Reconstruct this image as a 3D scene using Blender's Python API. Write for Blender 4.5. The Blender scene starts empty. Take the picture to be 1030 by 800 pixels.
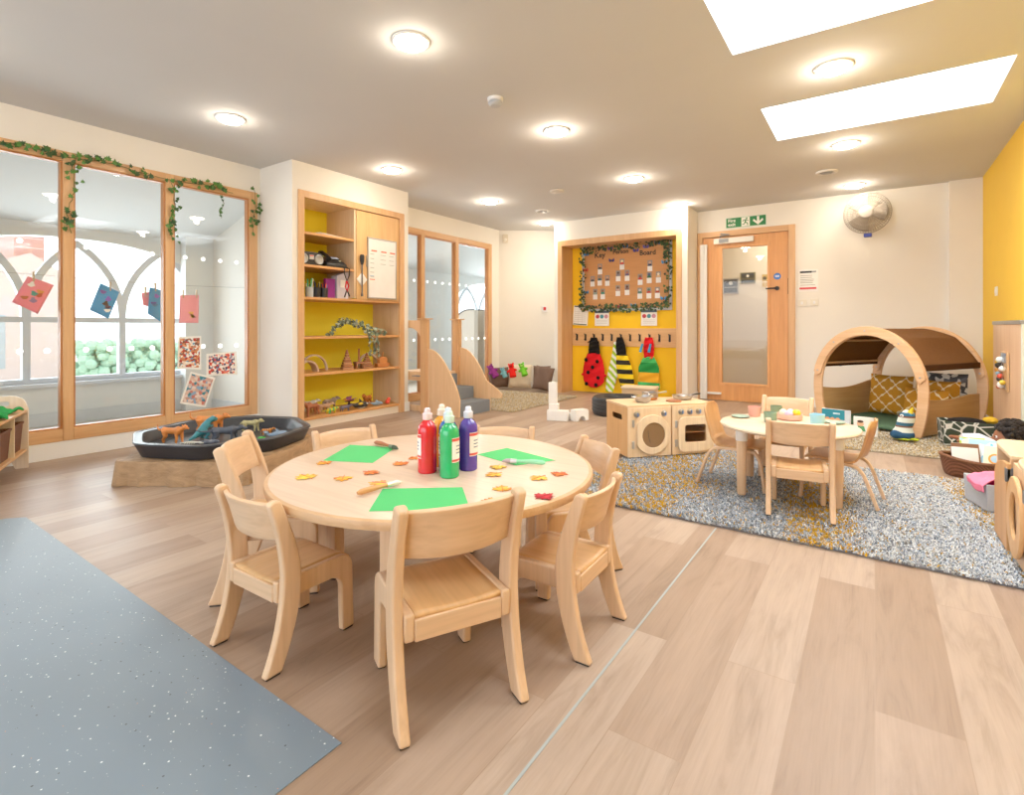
import bpy, bmesh, math, random
import numpy as np
from mathutils import Vector, Matrix
R = math.radians
PI = math.pi
random.seed(7)
sc = bpy.context.scene
col = bpy.data.collections.new('nursery_room')
sc.collection.children.link(col)

# ------------------------------------------------------------------ colour / materials
def lin(c):
    return c / 12.92 if c <= 0.04045 else ((c + 0.055) / 1.055) ** 2.4
def rgb(h):
    h = h.lstrip('#')
    return tuple(lin(int(h[i:i + 2], 16) / 255) for i in (0, 2, 4)) + (1,)

_mats = {}
def base_mat(name):
    m = bpy.data.materials.new(name); m.use_nodes = True
    return m, m.node_tree.nodes, m.node_tree.links, m.node_tree.nodes['Principled BSDF']
def _mix(nt, a, b, fac=None, mode='MIX'):
    n = nt.nodes.new('ShaderNodeMix'); n.data_type = 'RGBA'; n.blend_type = mode
    for s, v in ((6, a), (7, b)):
        if isinstance(v, tuple): n.inputs[s].default_value = v
        else: nt.links.new(v, n.inputs[s])
    if fac is not None:
        if isinstance(fac, (int, float)): n.inputs[0].default_value = fac
        else: nt.links.new(fac, n.inputs[0])
    return n.outputs[2]
def _noise(nt, vec, scale, detail=2.0, rough=0.5, dist=0.0):
    n = nt.nodes.new('ShaderNodeTexNoise')
    n.inputs['Scale'].default_value = scale; n.inputs['Detail'].default_value = detail
    n.inputs['Roughness'].default_value = rough; n.inputs['Distortion'].default_value = dist
    if vec is not None: nt.links.new(vec, n.inputs['Vector'])
    return n.outputs['Fac']
def _map(nt, scale=(1, 1, 1), rot=(0, 0, 0), loc=(0, 0, 0), kind='Object'):
    t = nt.nodes.new('ShaderNodeTexCoord'); m = nt.nodes.new('ShaderNodeMapping')
    m.inputs['Scale'].default_value = scale; m.inputs['Rotation'].default_value = rot
    m.inputs['Location'].default_value = loc
    nt.links.new(t.outputs[kind], m.inputs['Vector']); return m.outputs['Vector']
def _ramp(nt, fac, stops):
    r = nt.nodes.new('ShaderNodeValToRGB'); e = r.color_ramp.elements
    while len(e) < len(stops): e.new(0.5)
    for k, (p, c) in enumerate(stops): e[k].position = p; e[k].color = c
    nt.links.new(fac, r.inputs['Fac']); return r.outputs['Color']
def _bump(nt, bs, h, strength=0.2, dist=0.01):
    b = nt.nodes.new('ShaderNodeBump'); b.inputs['Strength'].default_value = strength
    b.inputs['Distance'].default_value = dist
    nt.links.new(h, b.inputs['Height']); nt.links.new(b.outputs['Normal'], bs.inputs['Normal'])

def plain(c, rough=0.5, metal=0.0, vary=0.06, scale=9, bump=0.0, spec=0.5, coat=0.0, emit=0.0, sheen=0.0):
    key = ('plain', c, rough, metal, vary, scale, bump, spec, coat, emit, sheen)
    if key in _mats: return _mats[key]
    m, n, l, b = base_mat('plain_' + c.strip('#'))
    nt = m.node_tree; k = rgb(c)
    v = _map(nt)
    f = _noise(nt, v, scale, 3)
    dk = tuple(x * (1 - vary) for x in k[:3]) + (1,); lt = tuple(min(1, x * (1 + vary)) for x in k[:3]) + (1,)
    l.new(_mix(nt, dk, lt, f), b.inputs['Base Color'])
    b.inputs['Roughness'].default_value = rough; b.inputs['Metallic'].default_value = metal
    b.inputs['Specular IOR Level'].default_value = spec
    b.inputs['Coat Weight'].default_value = coat; b.inputs['Sheen Weight'].default_value = sheen
    if bump: _bump(nt, b, _noise(nt, v, scale * 6, 4), bump)
    if emit:
        b.inputs['Emission Color'].default_value = k; b.inputs['Emission Strength'].default_value = emit
    _mats[key] = m; return m

def wood(c1, c2, axis='Z', rough=0.4, scale=1.0, fine=1.0, spec=0.5, fleck=0.0):
    key = ('wood', c1, c2, axis, rough, scale, fine, spec, fleck)
    if key in _mats: return _mats[key]
    m, n, l, b = base_mat('wood_' + c1.strip('#') + axis)
    nt = m.node_tree
    s = [14 * scale] * 3; s['XYZ'.index(axis)] = 0.9 * scale
    v = _map(nt, tuple(s))
    f1 = _noise(nt, v, 1.0, 4, 0.6, 0.6)
    s2 = [90 * fine] * 3; s2['XYZ'.index(axis)] = 4 * fine
    f2 = _noise(nt, _map(nt, tuple(s2)), 1.0, 2)
    a = _ramp(nt, f1, [(0.3, rgb(c2)), (0.62, rgb(c1))])
    g = _ramp(nt, f2, [(0.25, (0.86, 0.84, 0.82, 1)), (0.6, (1, 1, 1, 1))])
    l.new(_mix(nt, a, g, 0.75, 'MULTIPLY'), b.inputs['Base Color'])
    b.inputs['Roughness'].default_value = rough; b.inputs['Specular IOR Level'].default_value = spec
    _mats[key] = m; return m

def glass(tint=(1, 1, 1, 1), refl=1.0):
    m, n, l, b = base_mat('glass'); nt = m.node_tree
    n.remove(b); out = n['Material Output']
    t = n.new('ShaderNodeBsdfTransparent'); t.inputs['Color'].default_value = tint
    g = n.new('ShaderNodeBsdfGlossy'); g.inputs['Roughness'].default_value = 0.01
    f = n.new('ShaderNodeLayerWeight'); f.inputs['Blend'].default_value = 0.5
    mx = n.new('ShaderNodeMixShader')
    w_ = math_node(nt, 'ADD', math_node(nt, 'MULTIPLY', math_node(nt, 'POWER', f.outputs['Facing'], 4.0), 0.55 * refl), 0.03 * refl)
    l.new(w_, mx.inputs[0]); l.new(t.outputs[0], mx.inputs[1])
    l.new(g.outputs[0], mx.inputs[2]); l.new(mx.outputs[0], out.inputs['Surface'])
    return m

def voronoi_cell(nt, vec, scale):
    n = nt.nodes.new('ShaderNodeTexVoronoi'); n.inputs['Scale'].default_value = scale
    nt.links.new(vec, n.inputs['Vector']); return n
def math_node(nt, op, a, b=None):
    n = nt.nodes.new('ShaderNodeMath'); n.operation = op
    for k, v in enumerate((a, b)):
        if v is None: continue
        if isinstance(v, (int, float)): n.inputs[k].default_value = v
        else: nt.links.new(v, n.inputs[k])
    return n.outputs[0]

def floor_mat():
    m, n, l, b = base_mat('wood_plank_vinyl'); nt = m.node_tree
    v = _map(nt, (1, 1, 1), (0, 0, R(90)))
    br = n.new('ShaderNodeTexBrick'); l.new(v, br.inputs['Vector'])
    br.offset = 0.37; br.offset_frequency = 2; br.squash = 1
    br.inputs['Scale'].default_value = 1; br.inputs['Mortar Size'].default_value = 0.0011
    br.inputs['Brick Width'].default_value = 1.22; br.inputs['Row Height'].default_value = 0.182
    br.inputs['Color1'].default_value = (0, 0, 0, 1); br.inputs['Color2'].default_value = (1, 1, 1, 1)
    br.inputs['Mortar'].default_value = (0.5, 0.5, 0.5, 1); br.inputs['Bias'].default_value = 0
    tone = _ramp(nt, br.outputs['Color'], [(0.0, rgb('#957b66')), (0.5, rgb('#a38a76')), (1.0, rgb('#b09a87'))])
    off = n.new('ShaderNodeVectorMath'); off.operation = 'MULTIPLY_ADD'
    l.new(br.outputs['Color'], off.inputs[0]); off.inputs[1].default_value = (13, 7, 5)
    l.new(_map(nt, (12, 1.3, 1)), off.inputs[2])
    g = _noise(nt, off.outputs[0], 1.3, 6, 0.65, 1.2)
    grain = _ramp(nt, g, [(0.26, (0.62, 0.57, 0.53, 1)), (0.48, (0.95, 0.94, 0.93, 1)), (0.72, (1.1, 1.1, 1.1, 1))])
    c = _mix(nt, tone, grain, 0.78, 'MULTIPLY')
    fine = _noise(nt, _map(nt, (160, 5, 1)), 1, 2)
    c = _mix(nt, c, _ramp(nt, fine, [(0.3, (0.88, 0.87, 0.86, 1)), (0.6, (1, 1, 1, 1))]), 0.6, 'MULTIPLY')
    kn = voronoi_cell(nt, _map(nt, (3.2, 1.1, 1)), 1.0)
    knot = _ramp(nt, kn.outputs['Distance'], [(0.0, (0.45, 0.4, 0.36, 1)), (0.07, (1, 1, 1, 1))])
    c = _mix(nt, c, knot, 0.55, 'MULTIPLY')
    c = _mix(nt, c, rgb('#8d7460'), math_node(nt, 'MULTIPLY', br.outputs['Fac'], 0.45))
    l.new(c, b.inputs['Base Color'])
    b.inputs['Roughness'].default_value = 0.42; b.inputs['Specular IOR Level'].default_value = 0.4
    _bump(nt, b, g, 0.06, 0.004)
    return m

def vinyl_mat():
    m, n, l, b = base_mat('grey_speckled_vinyl'); nt = m.node_tree
    v = _map(nt)
    base = _mix(nt, rgb('#6e7e8c'), rgb('#7a8995'), _noise(nt, v, 3, 3))
    for sc_, lo, colr, seed in ((48, 0.11, '#e8eef0', 0), (40, 0.10, '#3c434a', 3.3), (90, 0.10, '#b9c6cd', 7.7), (33, 0.05, '#c08a70', 11)):
        vo = voronoi_cell(nt, _map(nt, (1, 1, 1), loc=(seed, seed * 1.7, 0)), sc_)
        sel = n.new('ShaderNodeSeparateColor'); l.new(vo.outputs['Color'], sel.inputs[0])
        pick = math_node(nt, 'GREATER_THAN', sel.outputs[0], 0.58)
        near = math_node(nt, 'LESS_THAN', vo.outputs['Distance'], lo)
        base = _mix(nt, base, rgb(colr), math_node(nt, 'MULTIPLY', pick, near))
    l.new(base, b.inputs['Base Color']); b.inputs['Roughness'].default_value = 0.42
    return m

def brick_mat():
    m, n, l, b = base_mat('pink_brick'); nt = m.node_tree
    br = n.new('ShaderNodeTexBrick'); l.new(_map(nt, (1, 1, 1), (R(90), 0, R(90))), br.inputs['Vector'])
    br.inputs['Scale'].default_value = 3; br.inputs['Color1'].default_value = rgb('#c9938a')
    br.inputs['Color2'].default_value = rgb('#b98078'); br.inputs['Mortar'].default_value = rgb('#d8c0ba')
    l.new(br.outputs['Color'], b.inputs['Base Color']); return m

def trellis_mat():
    m, n, l, b = base_mat('mustard_trellis_print'); nt = m.node_tree
    v = _map(nt, (40, 40, 40), kind='Object'); s = n.new('ShaderNodeSeparateXYZ'); l.new(v, s.inputs[0])
    sx = math_node(nt, 'MULTIPLY', math_node(nt, 'SINE', math_node(nt, 'MULTIPLY', s.outputs[0], 2.0)), 0.42)
    sz = math_node(nt, 'MULTIPLY', math_node(nt, 'SINE', math_node(nt, 'MULTIPLY', s.outputs[2], 2.0)), 0.32)
    cx = math_node(nt, 'COSINE', math_node(nt, 'ADD', s.outputs[0], sx)); cz = math_node(nt, 'COSINE', math_node(nt, 'ADD', s.outputs[2], sz))
    f = math_node(nt, 'ADD', cx, cz)
    ln = math_node(nt, 'LESS_THAN', math_node(nt, 'ABSOLUTE', f), 0.2)
    base = _mix(nt, rgb('#b97d14'), rgb('#c98c1e'), _noise(nt, v, 0.5, 2))
    l.new(_mix(nt, base, rgb('#ecdcb4'), ln), b.inputs['Base Color']); b.inputs['Roughness'].default_value = 0.9
    return m

def weave_mat(c1, c2, sx=160, sz=160):
    m, n, l, b = base_mat('weave'); nt = m.node_tree
    w1 = n.new('ShaderNodeTexWave'); w1.wave_type = 'BANDS'; w1.bands_direction = 'Z'
    w1.inputs['Scale'].default_value = sz / 6.3; w1.inputs['Distortion'].default_value = 1.0
    l.new(_map(nt), w1.inputs['Vector'])
    w2 = n.new('ShaderNodeTexWave'); w2.wave_type = 'BANDS'; w2.bands_direction = 'DIAGONAL'
    w2.inputs['Scale'].default_value = sx / 6.3; w2.inputs['Distortion'].default_value = 0.6
    l.new(_map(nt), w2.inputs['Vector'])
    f = math_node(nt, 'MULTIPLY', w1.outputs['Fac'], w2.outputs['Fac'])
    l.new(_mix(nt, rgb(c2), rgb(c1), f), b.inputs['Base Color']); b.inputs['Roughness'].default_value = 0.7
    _bump(nt, b, f, 0.6, 0.004); return m

def fabric(c, scale=60, vary=0.18, bump=0.25, rough=0.95):
    return plain(c, rough, 0, vary, scale, bump, 0.12, 0, 0, 0.0)

def picture_mat(cols, scale=9, seed=0.0, dist=1.5):
    """blobs of paint: a blurred snapshot or a painting"""
    m, n, l, b = base_mat('painted_picture'); nt = m.node_tree
    v = _map(nt, loc=(seed, seed * 0.7, seed * 1.3))
    vo = voronoi_cell(nt, v, scale); sep = n.new('ShaderNodeSeparateColor'); l.new(vo.outputs['Color'], sep.inputs[0])
    k = len(cols)
    c = _ramp(nt, sep.outputs[0], [(i / k, rgb(h)) for i, h in enumerate(cols)])
    [x for x in n if x.bl_idname == 'ShaderNodeValToRGB'][-1].color_ramp.interpolation = 'CONSTANT'
    l.new(c, b.inputs['Base Color']); b.inputs['Roughness'].default_value = 0.35
    return m

def stripes(cols, axis='Z', period=0.1, rough=0.9, bump=0.2, phase=0.0):
    """horizontal bands of cloth, cols repeat every period"""
    m, n, l, b = base_mat('striped_cloth'); nt = m.node_tree
    s = n.new('ShaderNodeSeparateXYZ'); l.new(_map(nt), s.inputs[0])
    f = math_node(nt, 'FRACT', math_node(nt, 'ADD', math_node(nt, 'DIVIDE', s.outputs['XYZ'.index(axis)], period), 10 + phase))
    c = _ramp(nt, f, [(i / len(cols), rgb(h)) for i, h in enumerate(cols)])
    [x for x in n if x.bl_idname == 'ShaderNodeValToRGB'][-1].color_ramp.interpolation = 'CONSTANT'
    l.new(c, b.inputs['Base Color']); b.inputs['Roughness'].default_value = rough
    _bump(nt, b, _noise(nt, _map(nt), 250, 2), bump, 0.003); return m

W_BEECH = ('#e6c19b', '#d9b088'); W_BIRCH = ('#ebcdac', '#e0bd97'); W_OAK = ('#dcae7e', '#cf9d6b')
beech = lambda a='Z': wood(*W_BEECH, axis=a, rough=0.35)
birch = lambda a='Z': wood(*W_BIRCH, axis=a, rough=0.42)
oak = lambda a='Z': wood(*W_OAK, axis=a, rough=0.4)
M_WALL = plain('#ece7de', 0.85, 0, 0.02, 4)
M_WHITE = plain('#eeeeee', 0.6, 0, 0.02, 5)
M_GLOSSW = plain('#f2f2f0', 0.3, 0, 0.02, 5)
M_CEIL = plain('#cfcfce', 0.9, 0, 0.02, 3)
M_YELLOW = plain('#e8b830', 0.75, 0, 0.04, 4)
M_ALC = plain('#ffc808', 0.7, 0, 0.03, 4)
M_SHY = plain('#fff03c', 0.7, 0, 0.03, 4)
M_BLACK = plain('#17171a', 0.45, 0, 0.1, 12)
M_DARK = plain('#2c2a2a', 0.6, 0, 0.1, 12)
M_STEEL = plain('#b4b4b8', 0.28, 1.0, 0.04, 6)
M_GREY = plain('#8a8d91', 0.45, 0, 0.05, 10)
M_GLASS = glass((0.97, 0.985, 0.98, 1))
M_PAPER = plain('#f3f1ec', 0.8, 0, 0.02, 20)

# ------------------------------------------------------------------ mesh builder
class MB:
    def __init__(s): s.v = []; s.f = []; s.m = []; s.mats = []; s.T = Matrix.Identity(4)
    def mi(s, mat):
        if mat not in s.mats: s.mats.append(mat)
        return s.mats.index(mat)
    def at(s, loc=(0, 0, 0), rz=0.0, rx=0.0, ry=0.0, sc=1.0):
        s.T = Matrix.Translation(loc) @ Matrix.Rotation(rz, 4, 'Z') @ Matrix.Rotation(ry, 4, 'Y') @ Matrix.Rotation(rx, 4, 'X') @ Matrix.Scale(sc, 4)
        return s
    def add(s, vs, fs, mat=None):
        o = len(s.v); s.v += [tuple(s.T @ Vector(p)) for p in vs]
        k = s.mi(mat)
        for f in fs: s.f.append([o + i for i in f]); s.m.append(k)
        return s
    def box(s, x0, x1, y0, y1, z0, z1, mat=None):
        vs = [(x, y, z) for z in (z0, z1) for y in (y0, y1) for x in (x0, x1)]
        return s.add(vs, [(0, 2, 3, 1), (4, 5, 7, 6), (0, 1, 5, 4), (2, 6, 7, 3), (0, 4, 6, 2), (1, 3, 7, 5)], mat)
    def cbox(s, c, d, mat=None):
        return s.box(c[0] - d[0] / 2, c[0] + d[0] / 2, c[1] - d[1] / 2, c[1] + d[1] / 2, c[2] - d[2] / 2, c[2] + d[2] / 2, mat)
    def prism(s, poly, a, b, axis='Z', mat=None, holes=None):
        """extrude a 2-D polygon from a to b along an axis; poly coords are the other two axes in order"""
        def p3(p, h):
            return {'X': (h, p[0], p[1]), 'Y': (p[0], h, p[1]), 'Z': (p[0], p[1], h)}[axis]
        if not holes:
            n = len(poly); vs = [p3(p, a) for p in poly] + [p3(p, b) for p in poly]
            fs = [list(range(n))[::-1], list(range(n, 2 * n))] + [(i, (i + 1) % n, n + (i + 1) % n, n + i) for i in range(n)]
            return s.add(vs, fs, mat)
        bm = bmesh.new(); eds = []
        for lp in [poly] + holes:
            vv = [bm.verts.new(p3(p, a)) for p in lp]
            eds += [bm.edges.new((vv[i], vv[(i + 1) % len(vv)])) for i in range(len(vv))]
        bmesh.ops.triangle_fill(bm, use_beauty=True, use_dissolve=False, edges=eds)
        bm.verts.index_update()
        g = [tuple(v.co) for v in bm.verts]; tri = [[v.index for v in f.verts] for f in bm.faces]
        bm.free(); n = len(g); d = {'X': 0, 'Y': 1, 'Z': 2}[axis]
        vs = g + [tuple(b if i == d else c for i, c in enumerate(p)) for p in g]
        fs = [t[::-1] for t in tri] + [[i + n for i in t] for t in tri]
        o = 0
        for lp in [poly] + holes:
            k = len(lp); fs += [(o + i, o + (i + 1) % k, n + o + (i + 1) % k, n + o + i) for i in range(k)]; o += k
        return s.add(vs, fs, mat)
    def lathe(s, prof, n=24, mat=None, c=(0, 0, 0), cap=True):
        vs = []; fs = []
        for r, z in prof:
            vs += [(c[0] + r * math.cos(2 * PI * i / n), c[1] + r * math.sin(2 * PI * i / n), c[2] + z) for i in range(n)]
        for k in range(len(prof) - 1):
            fs += [(k * n + i, k * n + (i + 1) % n, (k + 1) * n + (i + 1) % n, (k + 1) * n + i) for i in range(n)]
        if cap:
            fs.append(list(range(n))[::-1]); fs.append([(len(prof) - 1) * n + i for i in range(n)])
        return s.add(vs, fs, mat)
    def tube(s, pts, r, n=8, mat=None, closed=False):
        pts = [Vector(p) for p in pts]; rs = r if isinstance(r, (list, tuple)) else [r] * len(pts)
        vs = []; fs = []; N = len(pts); up = None
        for i, p in enumerate(pts):
            a = pts[(i - 1) % N] if (i or closed) else p; b = pts[(i + 1) % N] if (i < N - 1 or closed) else p
            t = (b - a).normalized()
            if up is None: up = Vector((0, 0, 1)) if abs(t.z) < 0.9 else Vector((1, 0, 0))
            x = t.cross(up).normalized(); y = x.cross(t); up = y
            vs += [tuple(p + (x * math.cos(2 * PI * k / n) + y * math.sin(2 * PI * k / n)) * rs[i]) for k in range(n)]
        for i in range(N if closed else N - 1):
            j = (i + 1) % N
            fs += [(i * n + k, i * n + (k + 1) % n, j * n + (k + 1) % n, j * n + k) for k in range(n)]
        if not closed: fs.append(list(range(n))[::-1]); fs.append([(N - 1) * n + k for k in range(n)])
        return s.add(vs, fs, mat)
    def ball(s, c, r, mat=None, n=14, m=9):
        r = r if isinstance(r, (list, tuple)) else (r, r, r); vs = [(c[0], c[1], c[2] - r[2])]
        for j in range(1, m):
            t = -PI / 2 + PI * j / m
            vs += [(c[0] + r[0] * math.cos(t) * math.cos(2 * PI * i / n), c[1] + r[1] * math.cos(t) * math.sin(2 * PI * i / n), c[2] + r[2] * math.sin(t)) for i in range(n)]
        vs.append((c[0], c[1], c[2] + r[2])); L = len(vs) - 1
        fs = [(0, 1 + (i + 1) % n, 1 + i) for i in range(n)]
        for j in range(m - 2):
            o = 1 + j * n; fs += [(o + i, o + (i + 1) % n, o + n + (i + 1) % n, o + n + i) for i in range(n)]
        o = 1 + (m - 2) * n; fs += [(o + i, o + (i + 1) % n, L) for i in range(n)]
        return s.add(vs, fs, mat)
    def grid(s, fn, nu, nv, mat=None, thick=0.0):
        """surface fn(u,v)->xyz for u,v in 0..1"""
        vs = [fn(i / nu, j / nv) for j in range(nv + 1) for i in range(nu + 1)]
        fs = [(j * (nu + 1) + i, j * (nu + 1) + i + 1, (j + 1) * (nu + 1) + i + 1, (j + 1) * (nu + 1) + i) for j in range(nv) for i in range(nu)]
        return s.add(vs, fs, mat)
    def build(s, name, mat=None, parent=None, loc=(0, 0, 0), rz=0.0, bevel=0.0, solid=0.0, smooth=35, remesh=0.0, sub=0, seg=2):
        me = bpy.data.meshes.new(name); me.from_pydata(s.v, [], s.f)
        mats = [m if m is not None else mat for m in s.mats] or [mat]
        for m in mats: me.materials.append(m)
        me.polygons.foreach_set('material_index', s.m)
        bm = bmesh.new(); bm.from_mesh(me); bmesh.ops.recalc_face_normals(bm, faces=bm.faces); bm.to_mesh(me); bm.free()
        me.polygons.foreach_set('use_smooth', [True] * len(me.polygons))
        if smooth < 180: me.set_sharp_from_angle(angle=R(smooth))
        o = bpy.data.objects.new(name, me); col.objects.link(o)
        o.location = loc; o.rotation_euler = (0, 0, rz)
        if parent is not None: o.parent = parent
        if remesh:
            d = o.modifiers.new('fuse', 'REMESH'); d.mode = 'VOXEL'; d.voxel_size = remesh; d.use_smooth_shade = True
            k = o.modifiers.new('soft', 'SMOOTH'); k.iterations = 2; k.factor = 0.5
        if solid:
            d = o.modifiers.new('thick', 'SOLIDIFY'); d.thickness = solid; d.offset = 0
        if bevel:
            d = o.modifiers.new('edge', 'BEVEL'); d.width = bevel; d.segments = seg; d.limit_method = 'ANGLE'; d.angle_limit = R(40)
        if sub:
            d = o.modifiers.new('sub', 'SUBSURF'); d.levels = sub; d.render_levels = sub
        return o

def tag(o, label=None, cat=None, group=None, kind=None):
    if label: o['label'] = label
    if cat: o['category'] = cat
    if group: o['group'] = group
    if kind: o['kind'] = kind
    return o
def thing(name, label, cat, loc=(0, 0, 0), rz=0.0, group=None, scale=1.0):
    o = bpy.data.objects.new(name, None); col.objects.link(o); o.empty_display_size = 0.05
    o.location = loc; o.rotation_euler = (0, 0, rz); o.scale = (scale,) * 3
    return tag(o, label, cat, group)
def struct(name, mb, mat, **k):
    return tag(mb.build(name, mat, **k), kind='structure')
def kids(o): return [c for c in col.objects if c.parent == o]
def dup(o, loc, rz=0.0, label=None, scale=None, group=None):
    def cp(a, par):
        c = a.copy(); col.objects.link(c)
        if par is not None: c.parent = par
        for k in kids(a): cp(k, c)
        return c
    r = cp(o, None); r.location = loc; r.rotation_euler = (0, 0, rz)
    if scale: r.scale = (scale,) * 3
    if label: r['label'] = label
    if group: r['group'] = group
    return r
def text_mb(mb, txt, size, mat, depth=0.001, align='LEFT'):
    """lettering as mesh in the local XZ plane, facing -Y, into builder mb"""
    cu = bpy.data.curves.new('lettering', 'FONT'); cu.body = txt; cu.size = size; cu.extrude = depth; cu.align_x = align
    cu.resolution_u = 3; cu.offset = size * .018
    o = bpy.data.objects.new('lettering', cu); col.objects.link(o)
    dg = bpy.context.evaluated_depsgraph_get(); me = bpy.data.meshes.new_from_object(o.evaluated_get(dg))
    vs = [(v.co.x, -v.co.z, v.co.y) for v in me.vertices]; fs = [list(p.vertices) for p in me.polygons]
    bpy.data.objects.remove(o); bpy.data.curves.remove(cu); bpy.data.meshes.remove(me)
    mb.add(vs, fs, mat); return mb
def rrect(x0, x1, z0, z1, r, n=5):
    p = []
    for cx, cz, a in ((x1 - r, z1 - r, 0), (x0 + r, z1 - r, 90), (x0 + r, z0 + r, 180), (x1 - r, z0 + r, 270)):
        p += [(cx + r * math.cos(R(a + 90 * k / n)), cz + r * math.sin(R(a + 90 * k / n))) for k in range(n + 1)]
    return p
def circ(cx, cz, r, n=28, rz=None):
    return [(cx + r * math.cos(2 * PI * i / n), cz + (rz or r) * math.sin(2 * PI * i / n)) for i in range(n)]
def yaw(fx, fy): return math.atan2(-fx, fy)
def W(o):
    """builder taking world coordinates for a part of thing o"""
    m = MB(); m.T = (Matrix.Translation(o.location) @ Matrix.Rotation(o.rotation_euler.z, 4, 'Z')).inverted(); return m
def holder(name):
    o = bpy.data.objects.new(name, None); col.objects.link(o); return tag(o, kind='structure')

# ================================================================== THE SETTING
M_FLOOR = floor_mat(); M_VINYL = vinyl_mat()
struct('floor', MB().box(-5.25, 1.07, -2.7, 7.62, -0.1, 0.0), M_FLOOR)
struct('floor_vinyl', MB().prism([(-3.67, -2.6), (-1.055, -2.6), (-1.055, 0.815), (-3.67, 0.845), (-3.735, 0.775), (-3.76, -2.6)], 0.0002, 0.0022), M_VINYL)
struct('trim_1', MB().box(-0.654, -0.647, -2.6, 2.74, 0.0, 0.0014), plain('#9fa8a8', 0.5))

SKY = [(-0.69, 0.69, 4.24, 5.035), (-0.69, 0.69, 2.50, 3.30), (-0.69, 0.69, 0.55, 1.35)]  # third skylight is out of view, added to light the foreground
hole = lambda a: [(a[0], a[2]), (a[1], a[2]), (a[1], a[3]), (a[0], a[3])]
struct('ceiling', MB().prism([(-5.25, -2.7), (1.07, -2.7), (1.07, 8.0), (-5.25, 8.0)], 2.6, 2.64, 'Z', None, [hole(a) for a in SKY]), M_CEIL)
for k, (x0, x1, y0, y1) in enumerate(SKY):
    w = holder('window_%d' % (k + 5))
    m = MB()
    m.box(x0 - 0.03, x0, y0 - 0.03, y1 + 0.03, 2.635, 3.0).box(x1, x1 + 0.03, y0 - 0.03, y1 + 0.03, 2.635, 3.0)
    m.box(x0, x1, y0 - 0.03, y0, 2.635, 3.0).box(x0, x1, y1, y1 + 0.03, 2.635, 3.0)
    tag(m.build('reveal', plain('#f6f6f4', 0.7, 0, 0.01), w), kind='structure')
    tag(MB().box(x0, x1, y0, y1, 3.0, 3.02).build('pane', plain('#ffffff', 0.5, 0, 0.0, emit=2.0), w), kind='structure')

# --- left wall with the two glazed openings
GZ = (-0.04, 2.93, 0.129, 2.345)
PT = (4.50, 6.868, 2.335)
m = MB().prism([(-2.7, 0), (PT[0], 0), (PT[0], PT[2]), (PT[1], PT[2]), (PT[1], 0), (7.1, 0), (7.1, 2.6), (-2.7, 2.6)], -5.25, -5.13, 'X', None,
               [[(GZ[0], GZ[2]), (GZ[1], GZ[2]), (GZ[1], GZ[3]), (GZ[0], GZ[3])]])
struct('wall_left', m, M_WALL)
tmp = [(-5.13, 7.1), (-4.06, 7.93), (-4.06, 8.05), (-5.25, 7.15)]
struct('wall_corner', MB().prism(tmp, 0, 2.6), M_WALL)
# pier that holds the built-in shelving
NI = (3.03, 4.418, 2.33)
struct('wall_pier', MB().prism([(2.97, 0), (NI[0], 0), (NI[0], NI[2]), (NI[1], NI[2]), (NI[1], 0), (4.49, 0), (4.49, 2.6), (2.97, 2.6)], -5.13, -4.58, 'X'), M_WALL)
# alcove wall
AX = (-3.993, -2.112, 2.308)
struct('wall_alcove', MB().prism([(-4.06, 0), (AX[0], 0), (AX[0], AX[2]), (AX[1], AX[2]), (AX[1], 0), (-2.04, 0), (-2.04, 2.6), (-4.06, 2.6)], 7.07, 7.6, 'Y'), M_WALL)
struct('wall_alcove_back', MB().box(AX[0], AX[1], 7.4, 7.45, 0, AX[2]), M_ALC)
w = MB()
w.box(-3.993, -3.92, 7.05, 7.075, 0, 2.308).box(-2.185, -2.112, 7.05, 7.075, 0, 2.308).box(-3.92, -2.185, 7.05, 7.075, 2.225, 2.308)
w.box(-3.94, -3.92, 7.07, 7.4, 0, 2.23).box(-2.185, -2.165, 7.07, 7.4, 0, 2.23).box(-3.92, -2.185, 7.07, 7.4, 2.225, 2.245)
struct('trim_alcove', w, oak('Z'), bevel=0.002)
DX = (-2.035, -0.83, 2.30)
struct('wall_back', MB().prism([(-2.04, 0), (DX[0], 0), (DX[0], DX[2]), (DX[1], DX[2]), (DX[1], 0), (0.95, 0), (0.95, 2.6), (-2.04, 2.6)], 7.55, 7.67, 'Y'), M_WALL)
struct('wall_back_boxing', MB().box(0.672, 0.95, 7.49, 7.55, 0, 2.6), M_WALL)
struct('wall_right', MB().box(0.95, 1.07, -2.7, 7.67, 0, 2.6), M_YELLOW)
struct('wall_front', MB().prism([(-5.25, 0), (1.07, 0), (1.07, 2.6), (-5.25, 2.6)], -2.72, -2.6, 'Y', None, [[(-4.6, 0.25), (0.5, 0.25), (0.5, 2.45), (-4.6, 2.45)]]), M_WALL)  # big opening in this unseen wall is added to let fill light in

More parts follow.
